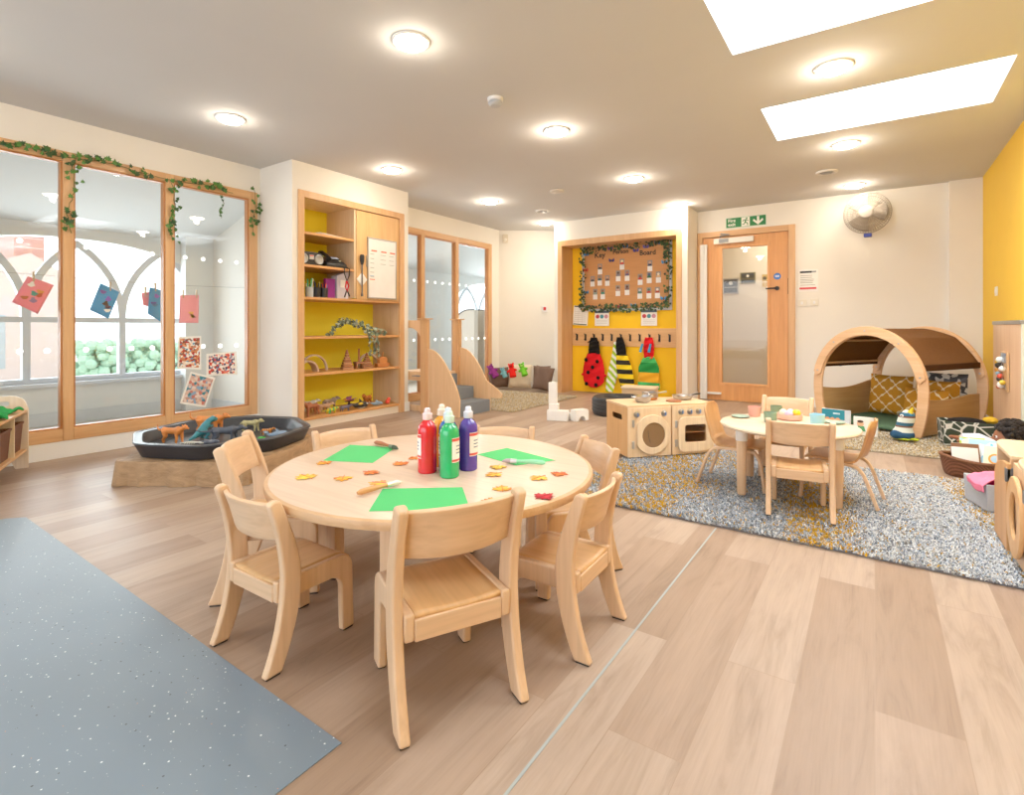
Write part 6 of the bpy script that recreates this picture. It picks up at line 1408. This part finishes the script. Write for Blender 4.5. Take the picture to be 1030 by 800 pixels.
# ================================================================== WHITE WOODEN BLOCKS
M_BLK2 = plain('#ecebe8', .55, 0, .05, 20); GB = 'white wooden blocks on the floor'
def block(label, loc, rz, dx, dy, dz): return tag(MB().cbox((0, 0, dz / 2), (dx, dy, dz)).build('wooden_block', M_BLK2, None, loc, rz, bevel=.004), label, 'block', GB)
BR = R(18)
block('white block lying flat at the bottom of the small stack', (-2.80, 4.95, 0), BR, .225, .09, .11)
block('short white block lying on the bottom block', (-2.845, 4.945, .11), BR, .10, .08, .07)
block('tall white block standing on top of the stack', (-2.855, 4.942, .18), BR, .09, .05, .225)
block('low white block lying behind the stack of blocks', (-2.76, 5.08, 0), BR, .18, .07, .07)
t = MB().prism([(-.10, 0), (-.055, 0)] + [(-.055 + .045 - .045 * math.cos(PI * k / 8) , .0 + .05 * math.sin(PI * k / 8)) for k in range(1, 8)] + [(.035, 0), (.08, 0), (.08, .105), (.06, .12), (-.10, .12)], -.045, .045, 'Y').build('arch_block', M_BLK2, None, (-2.60, 5.085, 0), R(66), bevel=.004)
tag(t, 'white arch-shaped block at the right end of the blocks', 'block', GB)

# ================================================================== ON THE BIG TABLE
ZT = TH + .0004; KS = .9633
def bottle(label, x, y, c, cap, rz):
    t = thing('paint_bottle', label, 'paint bottle', (x * KS, y * KS, ZT), rz, 'paint bottles on the round table')
    MB().lathe([(.003, 0), (.031, 0), (.034, .004), (.0345, .075), (.0335, .082), (.0345, .089), (.0345, .15), (.033, .163), (.027, .175), (.018, .184), (.0145, .188), (.0145, .194), (.003, .194)], 40).build('body', plain(c, .22, 0, .02, 4, 0, .5, .5), t)
    tag(MB().lathe([(.0165, .19), (.0175, .193), (.0175, .212), (.012, .216), (.011, .228), (.007, .232), (.003, .232)], 24).build('cap', plain(cap, .25, 0, .05), t), 'pale flip-top cap')
    n = 12
    def lab(u, v): a = R(-52 + 104 * u) - PI / 2; return (.0351 * math.cos(a), .0351 * math.sin(a), .055 + .085 * v)
    lb_ = MB().grid(lab, n, 1, M_PAPER)
    for z0, z1, cc in ((.058, .066, '#d8524a'), (.128, .138, '#d8524a')):
        lb_.grid(lambda u, v: (.0354 * math.cos(R(-52 + 104 * u) - PI / 2), .0354 * math.sin(R(-52 + 104 * u) - PI / 2), z0 + (z1 - z0) * v), n, 1, plain(cc, .5))
    for z0 in (.085, .097, .109): lb_.grid(lambda u, v: (.0354 * math.cos(R(-26 + 60 * u) - PI / 2), .0354 * math.sin(R(-26 + 60 * u) - PI / 2), z0 + .004 * v), 6, 1, plain('#5a6a86', .5))
    tag(lb_.build('label', M_PAPER, t, smooth=180), 'white printed label'); return t
bottle('red paint bottle, leftmost of the cluster on the round table', -1.386, 1.458, '#d8121f', '#f3d5d8', R(-48))
bottle('yellow paint bottle behind the red one', -1.405, 1.560, '#f0a412', '#f3e9d6', R(150))
bottle('blue paint bottle mostly hidden behind the green one', -1.33, 1.512, '#1565a8', '#d5e4ee', R(-20))
bottle('green paint bottle at the front of the cluster', -1.278, 1.46, '#0fae63', '#cfe9dc', R(108))
bottle('purple paint bottle, rightmost of the cluster', -1.284, 1.575, '#4a30a0', '#dfe0f0', R(100))
M_GRN = plain('#47bf68', .8, 0, .03, 12)
def papr(label, pts):
    pts = [(a * KS, b * KS) for a, b in pts]
    c = (sum(p[0] for p in pts) / 4, sum(p[1] for p in pts) / 4)
    m = MB().prism([(p[0] - c[0], p[1] - c[1]) for p in pts], 0, .0008); tag(m.build('green_paper', M_GRN, None, (c[0], c[1], ZT)), label, 'paper', 'green paper sheets on the round table')
papr('green paper sheet nearest the viewer on the round table', [(-1.364, 1.22), (-1.154, 1.384), (-0.996, 1.231), (-1.232, 1.048)])
papr('green paper sheet at the far left of the round table', [(-1.995, 1.588), (-1.784, 1.672), (-1.657, 1.43), (-1.854, 1.342)])
papr('green paper sheet at the right rear of the round table', [(-1.364, 1.948), (-1.073, 1.879), (-1.163, 1.723), (-1.399, 1.777)])
def brush(label, a, b, hc, bc_, h0=.001, fc='#b9b9bb'):
    A, B = Vector(a) * KS, Vector(b) * KS; L = (B - A).length; t = thing('paint_brush', label, 'paint brush', (A.x, A.y, ZT + h0), math.atan2(B.y - A.y, B.x - A.x), 'paint brushes on the round table')
    t.location.z += .003
    MB().tube([(0, 0, .008), (.012, 0, .009), (L * .3, 0, .010), (L * .55, 0, .009), (L * .68, 0, .008)], [.005, .009, .0095, .006, .007], 12).build('handle', hc, t)
    MB().tube([(L * .66, 0, .008), (L * .80, 0, .008)], [.0085, .0095], 12).build('ferrule', plain(fc, .3, .8), t)
    MB().tube([(L * .79, 0, .008), (L * .9, 0, .008), (L, 0, .005)], [.009, .0085, .003], 12).build('bristles', bc_, t)
brush('paint brush with reddish handle and dark tip on the far left green sheet', (-1.90, 1.652), (-1.725, 1.63), wood('#b5643c', '#9c5130', 'X', .4), plain('#3d4a3c', .8), .001, '#7d8a7c')
brush('paint brush with pale wooden handle and white bristles beside the nearest green sheet', (-1.365, 1.115), (-1.345, 1.285), wood('#dfa468', '#cf9052', 'X', .4), plain('#f1efe9', .8), .001, '#e7e6e2')
brush('paint brush with mint green handle on the right rear green sheet', (-1.062, 1.778), (-1.225, 1.717), plain('#8fdcae', .4), plain('#b9a9b0', .8), .001, '#d9dadc')
MAPLE = [(0, -.9), (.06, -.45), (.42, -.55), (.36, -.38), (.82, -.16), (.68, -.02), (.75, .22), (.46, .12), (.40, .26), (.5, .62), (.24, .48), (0, .95), (-.24, .48), (-.5, .62), (-.40, .26), (-.46, .12), (-.75, .22), (-.68, -.02), (-.82, -.16), (-.36, -.38), (-.42, -.55), (-.06, -.45)]
def maple(label, x, y, c1, c2, s_=.034, seed=0):
    rr = random.Random(seed); a = rr.uniform(0, 6.28); t = thing('maple_leaf', label, 'leaf', (x * KS, y * KS, ZT), a, 'fabric maple leaves on the round table')
    s_ *= 1.22; vs = [(p[0] * s_, p[1] * s_, .002 + .0015 * rr.random()) for p in MAPLE] + [(0, 0, .004)]; n = len(MAPLE)
    key = ('leaf', c1, c2)
    if key not in _mats:
        mt, nn, ll, b = base_mat('leaf'); ll.new(_ramp(mt.node_tree, _noise(mt.node_tree, _map(mt.node_tree), 55, 2), [(.48, rgb(c1)), (.8, rgb(c2))]), b.inputs['Base Color']); b.inputs['Roughness'].default_value = .8; _mats[key] = mt
    MB().add(vs, [(i, (i + 1) % n, n) for i in range(n)]).build('blade', _mats[key], t, solid=.001, smooth=20)
    MB().tube([(0, -.8 * s_, .004), (0, .6 * s_, .0055)], .0012, 5).build('vein', plain(c2, .7), t)
YL, OR_, RD = ('#fad04a', '#ee8a3a'), ('#e88a3a', '#d8622a'), ('#c61f2c', '#9f1622')
LV = [(-1.696, 1.156, YL, .040, 'large yellow maple leaf alone near the left edge of the table'), (-1.811, 1.315, ('#eda33a', '#d9602a'), .032, 'orange-yellow maple leaf touching the far left green sheet'),
 (-1.571, 1.22, ('#f2b53c', '#e05a3a'), .034, 'yellow leaf with red edge between the large yellow leaf and the pale brush'), (-1.548, 1.327, ('#e58a44', '#d0582c'), .033, 'speckled orange leaf behind the pale wooden brush'),
 (-1.417, 1.254, ('#f3c24a', '#e2727a'), .036, 'yellow and pink leaf resting beside the tip of the pale brush'), (-1.552, 1.481, OR_, .034, 'deep orange leaf to the left of the red bottle'), (-1.571, 1.576, OR_, .026, 'small orange leaf partly behind the red bottle'),
 (-1.204, 1.659, ('#f4cc4c', '#e9903a'), .034, 'yellow leaf right of the purple bottle, near the mint brush tip'), (-1.154, 1.566, ('#f3b94a', '#e58436'), .034, 'yellow-orange leaf in front of the other one by the purple bottle'),
 (-0.996, 1.622, ('#f2c24a', '#e0663a'), .036, 'yellow leaf between the mint brush and the red leaf'), (-0.959, 1.709, ('#e27a35', '#c8442a'), .033, 'orange-red leaf near the right rear edge of the table'),
 (-1.03, 1.443, ('#f0b23c', '#e0662a'), .034, 'yellow leaf with orange edge right of the nearest green sheet'), (-0.873, 1.453, RD, .036, 'dark red maple leaf near the right edge of the table'), (-0.99, 1.325, ('#e9a83c', '#d9702c'), .026, 'orange leaf mostly hidden behind the front chair back')]
for i, (x, y, c, s_, l) in enumerate(LV): maple(l, x, y, c[0], c[1], s_, i + 3)

# ================================================================== TEA SET ON THE SMALL TABLE
Z2 = H2 + .0004
def plate(label, x, y, r=.055):
    t = thing('toy_plate', label, 'plate', (x, y, Z2), 0, 'toy plates on the small table'); MB().lathe([(.003, 0), (r * .6, 0), (r * .95, .006), (r, .009), (r * .97, .011), (r * .62, .004), (.003, .003)], 32).build('dish', plain('#8da391', .45), t)
plate('sage green toy plate at the left edge of the small table', -.70, 3.565); plate('sage green toy plate in front, beside the near chair back', -.42, 3.37); plate('sage green toy plate behind the blue cup', -.195, 3.655)
def cup(label, x, y, c, r=.037, h=.062):
    t = thing('toy_cup', label, 'cup', (x, y, Z2), 0, 'toy cups on the small table'); MB().lathe([(.003, 0), (r * .86, 0), (r * .9, .003), (r, h), (r * .93, h), (r * .84, .005), (.003, .005)], 32).build('cup', plain(c, .45), t)
cup('pink toy cup on the left of the small table', -.635, 3.66, '#e8a595'); cup('sage green toy cup in front of the pink bowl', -.515, 3.475, '#7f9a82'); cup('sky blue toy cup on the right of the small table', -.275, 3.52, '#9fd8ec', .04, .066); cup('sage green toy cup at the back of the small table', -.525, 3.78, '#7b9274', .035)
t = thing('toy_bowl', 'pink toy bowl in the centre of the small table', 'bowl', (-.432, 3.655, Z2)); MB().lathe([(.003, 0), (.062, 0), (.07, .006), (.072, .036), (.068, .036), (.064, .008), (.003, .006)], 36).build('bowl', plain('#efb6a4', .45), t)
for l, dx, dy, c, r in (('yellow toy ball in the pink bowl', .036, .0, '#f2cf1d', .0245), ('lilac toy egg in the pink bowl', 0, -.036, '#cfc0dc', .024), ('cream toy egg in the pink bowl, at the left', -.036, .0, '#efe0c0', .024), ('pale blue toy egg in the pink bowl, behind the yellow ball', 0, .036, '#b8cfe0', .023)):
    tag(MB().ball((0, 0, 0), (r, r, r * 1.05), None, 20, 14).build('toy_egg' if 'egg' in l else 'toy_ball', plain(c, .4), None, (-.432 + dx, 3.655 + dy, Z2 + .012 + r * 1.05)), l, 'toy', 'balls and eggs in the pink bowl')

# ================================================================== BY THE PLAY DEN
TRL = trellis_mat()
def den(x, y, z): 
    v = Matrix.Rotation(dn.rotation_euler.z, 4, 'Z') @ Vector((x, y, z)); return (dn.location.x + v.x, dn.location.y + v.y, dn.location.z + v.z)
dz = dn.rotation_euler.z
cushion('trellis_cushion', 'mustard trellis-print cushion standing at the back left of the den', den(-.20, .73, .055), dz, .42, .42, .14, TRL, R(-8), 'cushions inside the den')
cushion('trellis_cushion', 'mustard trellis-print cushion at the back right of the den', den(.215, .74, .055), dz, .38, .40, .14, TRL, R(-8), 'cushions inside the den')
cushion('trellis_cushion', 'mustard trellis-print cushion leaning along the right side of the den', den(.225, .52, .055), dz, .38, .33, .13, TRL, R(-10), 'cushions inside the den')
cushion('grey_cushion', 'dark grey and white patterned cushion behind the mustard ones', den(.17, .94, .10), dz, .46, .42, .08, picture_mat(['#3f4148', '#54565c', '#d8d6d0', '#3a3c42'], 22, 3), R(0), 'cushions inside the den')
def standing_book(label, loc, rz, w_, h, c1, motif):
    t = thing('board_book', label, 'book', loc, rz, 'board books standing by the den')
    for s_, a in ((-1, 0), (1, R(-62)))[:2 if w_ < .2 else 1]:
        p = MB(); ca, sa = math.cos(a), math.sin(a)
        x0, x1 = (-w_, 0) if s_ < 0 else (0, w_ * .55)
        if s_ > 0: p.T = Matrix.Rotation(R(-28), 4, 'Z')
        p.box(x0, x1, -.006, .006, 0, h); pg = p.build('page', M_PAPER, t, bevel=.002)
        q = MB(); q.T = p.T
        motif(q, x0, x1, h, s_)
        if q.v: q.build('picture', None, pg)
    return t
def m1(q, x0, x1, h, s_):
    if s_ < 0:
        q.box(x0 + .0, x1 - .05, -.0075, -.006, h * .42, h * .98, plain('#1f8aa3', .5)).box(x0, x1, -.0075, -.006, 0, h * .2, plain('#e08a3a', .5)).box(x1 - .05, x1, -.0075, -.006, h * .2, h, plain('#d5dbe2', .5))
        for k in range(3): q.prism(circ(x0 + .05 + .045 * k, h * .40, .022, 14), -.009, -.0075, 'Y', plain('#e9a77c', .5))
        q.box(x0 + .10, x0 + .16, -.009, -.0075, h * .72, h * .80, plain('#cfe4ea', .5))
def m2(q, x0, x1, h, s_):
    c = (x0 + x1) / 2
    q.prism(circ(c - .01, h * .62, .026 if s_ < 0 else .014, 16), -.009, -.006, 'Y', plain('#e9b48c', .5)).prism(circ(c - .01, h * .74, .024 if s_ < 0 else .013, 14, .012), -.0095, -.006, 'Y', plain('#4a3426', .5))
    q.prism([(c - .03, h * .22), (c + .03, h * .22), (c + .018, h * .5), (c - .03, h * .5)] if s_ < 0 else [(c - .012, h * .3), (c + .012, h * .3), (c + .01, h * .52), (c - .012, h * .52)], -.009, -.006, 'Y', plain('#4f9a6a' if s_ < 0 else '#8a6a9a', .5))
    if s_ < 0: q.prism([(c - .04, h * .12), (c + .01, h * .12), (c + .0, h * .22), (c - .03, h * .22)], -.009, -.006, 'Y', plain('#d98a5a', .5))
standing_book('open white picture book standing on the rug in front of the den', (-.035, 5.70, .026), R(-8), .125, .165, '#fff', m2)
standing_book('teal and orange picture book standing behind the small table', (-.19, 6.02, .026), R(-14), .25, .17, '#fff', m1)
# striped soft toy
t = thing('striped_soft_toy', 'striped knitted soft toy bird sitting against the den opening', 'soft toy', (.20, 5.66, .028), R(-20))
MB().tube([(0, 0, .05), (.01, 0, .13), (.03, 0, .20), (.05, -.01, .245)], [.07, .06, .062, .042], 16).ball((0, 0, .06), (.08, .07, .06)).build('body', stripes(['#dfe6dc', '#dfe6dc', '#7a4a2c', '#28607c', '#28607c', '#dfe6dc'], 'Z', .085), t, remesh=.009)
tag(MB().ball((-.02, -.02, .045), (.07, .075, .045)).ball((.035, .0, .045), (.05, .065, .04)).build('lower_body', fabric('#2a4c6b', 60, .15), t, remesh=.009), 'navy lower body')
MB().ball((0, -.0, .016), (.085, .08, .016)).ball((.09, -.02, .02), (.035, .03, .012)).build('lime_band', fabric('#a9b52c', 60, .15), t, remesh=.007)
MB().tube([(.055, -.01, .24), (.075, -.015, .285)], [.022, .006], 8).build('crest', fabric('#d9c233', 40), t)
m = MB(); m.ball((.012, -.066, .215), (.014, .006, .014), M_WHITE, 10, 8).ball((.012, -.072, .215), .006, M_BLACK, 8, 6); m.build('eye', M_BLACK, t)
# dark green doll crib with white print
t = thing('doll_crib', 'dark green patterned fabric doll crib beside the den', 'doll crib', (.64, 5.72, .0275), R(8))
mm, nn, ll, bb = base_mat('dark_green_print'); vo = voronoi_cell(mm.node_tree, _map(mm.node_tree), 11); vo.feature = 'DISTANCE_TO_EDGE'
ll.new(_ramp(mm.node_tree, vo.outputs['Distance'], [(0.03, rgb('#d8d8cf')), (0.06, rgb('#2f3a2c'))]), bb.inputs['Base Color']); bb.inputs['Roughness'].default_value = .9
m = basket_mb(-.19, .19, -.11, .11, .20, .01); m.build('body', mm, t, bevel=.012)
MB().ball((-.02, 0, .19), (.13, .09, .035)).build('bedding', fabric('#1f1c1c', 40, .3), t)
MB().ball((.14, .02, .21), (.05, .05, .03)).build('yellow_cloth', fabric('#d3a630', 40, .2), t)
# doll
t = thing('baby_doll', 'doll with curly black hair lying propped by the doll crib', 'doll', (.665, 5.03, .01), R(190)); sk = plain('#8a5436', .5, 0, .06, 20)
t.rotation_euler = (0, 0, R(190)); t.scale = (1.05,) * 3
m = MB().tube([(-.02, 0, .10), (.06, 0, .14), (.13, 0, .155)], [.06, .062, .04], 12).ball((-.10, 0, .19), (.075, .07, .085)).tube([(-.03, 0, .13), (-.07, 0, .17)], [.03, .03], 10)
for s_ in (-1, 1):
    m.tube([(.02, s_ * .055, .15), (.09, s_ * .10, .15), (.16, s_ * .085, .165)], [.026, .021, .016], 10).ball((.175, s_ * .083, .168), (.02, .015, .012))
    m.tube([(.12, s_ * .03, .12), (.17, s_ * .05, .085), (.16, s_ * .06, .035)], [.034, .028, .02], 10).ball((.175, s_ * .062, .025), (.03, .018, .018))
m.tube([(-.03, 0, .165), (.0, 0, .19)], [.01, .012], 8).ball((-.035, .0, .185), (.014, .012, .011))
m.build('body', sk, t, remesh=.008)
tag(MB().tube([(-.02, 0, .11), (.06, 0, .145), (.14, 0, .15)], [.070, .074, .06], 14).tube([(.01, .055, .15), (.05, .08, .155)], [.034, .03], 10).tube([(.01, -.055, .15), (.05, -.08, .155)], [.034, .03], 10).build('dress', fabric('#dfe0ee', 60, .1), t, remesh=.009), 'white dress')
hr = MB(); rr = random.Random(12)
for k in range(360):
    v = Vector((rr.gauss(0, 1), rr.gauss(0, 1), rr.gauss(0, 1))).normalized()
    if v.x > .15 and abs(v.y) < .8 and v.z < .45: continue
    hr.ball((-.132 + v.x * .098, v.y * .105, .205 + v.z * .115), rr.uniform(.010, .019), None, 7, 5)
hr.ball((-.14, 0, .21), (.095, .10, .105)); tag(hr.build('hair', plain('#1c1310', .8, 0, .3, 60), t), 'curly black hair')
m = MB()
for s_ in (-1, 1): m.ball((-.036, s_ * .026, .205), (.006, .010, .008), M_WHITE, 8, 6).ball((-.031, s_ * .026, .205), .005, M_BLACK, 8, 6)
m.ball((-.036, 0, .163), (.005, .014, .004), plain('#a8443c', .4), 8, 6); m.build('face_paint', None, t)
# wicker basket of books
t = thing('book_basket', 'oval brown wicker basket full of picture books', 'basket', (.575, 4.69, .003), R(15)); bk = t
def bwk(u, v): a = 2 * PI * u; k = .86 + .14 * v ** .7; return (.205 * k * math.cos(a), .17 * k * math.sin(a), .118 * v + .01 * math.cos(2 * a) * v)
MB().grid(bwk, 48, 8).prism([(.205 * .86 * math.cos(2 * PI * i / 48), .17 * .86 * math.sin(2 * PI * i / 48)) for i in range(48)], .0, .006).build('body', M_WICK, t, solid=.012)
MB().tube([(.205 * math.cos(2 * PI * i / 40), .17 * math.sin(2 * PI * i / 40), .120 + .01 * math.cos(4 * PI * i / 40)) for i in range(40)], .012, 8, None, True).build('rim', plain('#6f4325', .7, 0, .2, 60), t)
def bk_in(label, dx, dy, z, rz, rx, w_, h, d, cover, motif=None):
    t = thing('picture_book', label, 'book', (.575 + dx, 4.69 + dy, z - .025), rz, 'picture books in the wicker basket'); t.rotation_euler = (rx, 0, rz)
    MB().box(-w_ / 2, w_ / 2, -d / 2, d / 2, 0, h).build('cover', cover, t, bevel=.002); MB().box(-w_ / 2 + .004, w_ / 2 + .001, -d / 2 + .003, d / 2 - .003, .004, h + .001).build('pages', M_PAPER, t)
    if motif: MB().prism(circ(0, h * .55, w_ * .3, 20), -d / 2 - .0015, -d / 2, 'Y', plain(motif[0], .5)).prism(circ(0, h * .55, w_ * .2, 20), -d / 2 - .003, -d / 2 - .0015, 'Y', plain(motif[1], .5)).build('picture', None, t)
bk_in('plain white board book at the left of the basket', -.07, -.075, .05, R(8), R(-20), .14, .17, .012, plain('#e9e7e4', .5))
bk_in('brown covered book behind the plain white one in the basket', -.06, -.03, .055, R(10), R(-20), .15, .185, .014, plain('#7a5236', .5))
bk_in('orange picture book with round motif in the basket', .07, -.055, .055, R(-14), R(-26), .12, .19, .016, plain('#f0e3c4', .5), ('#e9962c', '#9fc3d8'))
bk_in('pale blue picture book lying at the back right of the basket', .05, .012, .06, R(-6), R(-22), .2, .21, .014, picture_mat(['#8fcbe6', '#e9f2f6', '#a9d8ea', '#f0f4f6'], 18, 2))
bk_in('lime and white picture book at the far back of the basket', .0, .055, .06, R(5), R(-18), .17, .21, .012, picture_mat(['#b6d74a', '#eef0e2', '#e8c84a', '#a8d3e6'], 16, 5))
bk_in('blue picture book nearest the play sink in the basket', .105, -.03, .06, R(-10), R(-24), .11, .2, .012, picture_mat(['#2f9fd0', '#dfeef5', '#6ac0e0', '#ffffff'], 18, 8))
# grey felt box
t = thing('felt_box', 'light grey felt storage box beside the wicker basket', 'storage box', (.57, 3.86, .027), R(16)); m = basket_mb(-.125, .125, -.125, .125, .142, .006)
m.build('body', fabric('#b9bcc3', 70, .08, .25), t, bevel=.008)
tag(MB().ball((-.04, .04, .125), (.07, .07, .03)).build('magenta_cloth', fabric('#d6256f', 40, .2), t), 'magenta cloth inside')
tag(MB().ball((-.08, .085, .13), (.025, .025, .02)).build('green_toy', plain('#3f9a5a', .5), t), 'green toy inside')
def pk(u, v):
    x = .02 - .155 * v if False else 0
    s_ = v; 
    if s_ < .55: return (.11 - .21 * s_ / .55 * 1.0, -.115 + .17 * u, .174 + .012 * math.sin(u * 8 + s_ * 6))
    w_ = (s_ - .55) / .45; return (-.10 - .04 * min(1, w_ * 2.2), -.115 + .17 * u - .02 * w_, .162 - .07 * w_ * (1 - .5 * abs(u - .3)) + .004 * math.sin(u * 9))
o = MB().grid(pk, 18, 18).build('pink_cloth', fabric('#f07f9c', 50, .08, .2), None, (.57, 3.86, .027), R(16), solid=.004); tag(o, 'pink cloth draped over the edge of the grey felt box', 'cloth')

# ================================================================== LIGHT AND CAMERA
wd = bpy.data.worlds.new('overcast_sky'); sc.world = wd; wd.use_nodes = True
bg = wd.node_tree.nodes['Background']; bg.inputs['Color'].default_value = (0.93, 0.96, 1.0, 1); bg.inputs['Strength'].default_value = 2.6
for k, (x0, x1, y0, y1) in enumerate(SKY):  # last lamp sits in the added, unseen skylight
    la = bpy.data.lights.new('skylight', 'AREA'); la.shape = 'RECTANGLE'; la.size = x1 - x0 - .02; la.size_y = y1 - y0 - .02
    la.energy = 44 if k < 2 else 24; la.color = (.84, .92, 1.0) if k < 2 else (.72, .86, 1.0); lo = bpy.data.objects.new('skylight', la); col.objects.link(lo); lo.location = ((x0 + x1) / 2, (y0 + y1) / 2, 2.98)
for nm, loc, rot, sx, sy, e in (('window_daylight', (-7.2, 2.0, 1.2), (0, R(-90), 0), 1.5, 2.4, 75), ('window_daylight', (-7.2, 9.2, 1.2), (0, R(-90), 0), 1.5, 2.2, 110), ('window_daylight', (-7.2, 5.65, 1.2), (0, R(-90), 0), 1.5, 2.2, 90), ('front_daylight', (-2.0, -2.75, 1.4), (R(90), 0, 0), 5.0, 2.1, 48)):  # front lamp is added fill from behind the camera
    la = bpy.data.lights.new(nm, 'AREA'); la.shape = 'RECTANGLE'; la.size = sx; la.size_y = sy; la.energy = e; la.color = (.90, .95, 1.0) if nm[0] == 'w' else (.72, .86, 1.0)
    lo = bpy.data.objects.new(nm, la); col.objects.link(lo); lo.location = loc; lo.rotation_euler = rot
cd = bpy.data.cameras.new('camera'); cam = bpy.data.objects.new('camera', cd); col.objects.link(cam)
cam.location = (0, 0, 1.0); cam.rotation_euler = (R(90), 0, math.atan2(365, 532))
cd.sensor_fit = 'HORIZONTAL'; cd.sensor_width = 36; cd.lens = 532 / 1030 * 36; cd.shift_x = 0; cd.shift_y = -(400 - 329) / 1030
cd.clip_start = .02; sc.camera = cam
sc.view_settings.view_transform = 'Standard'; sc.view_settings.look = 'None'; sc.view_settings.exposure = 0.0; sc.view_settings.gamma = 1.12
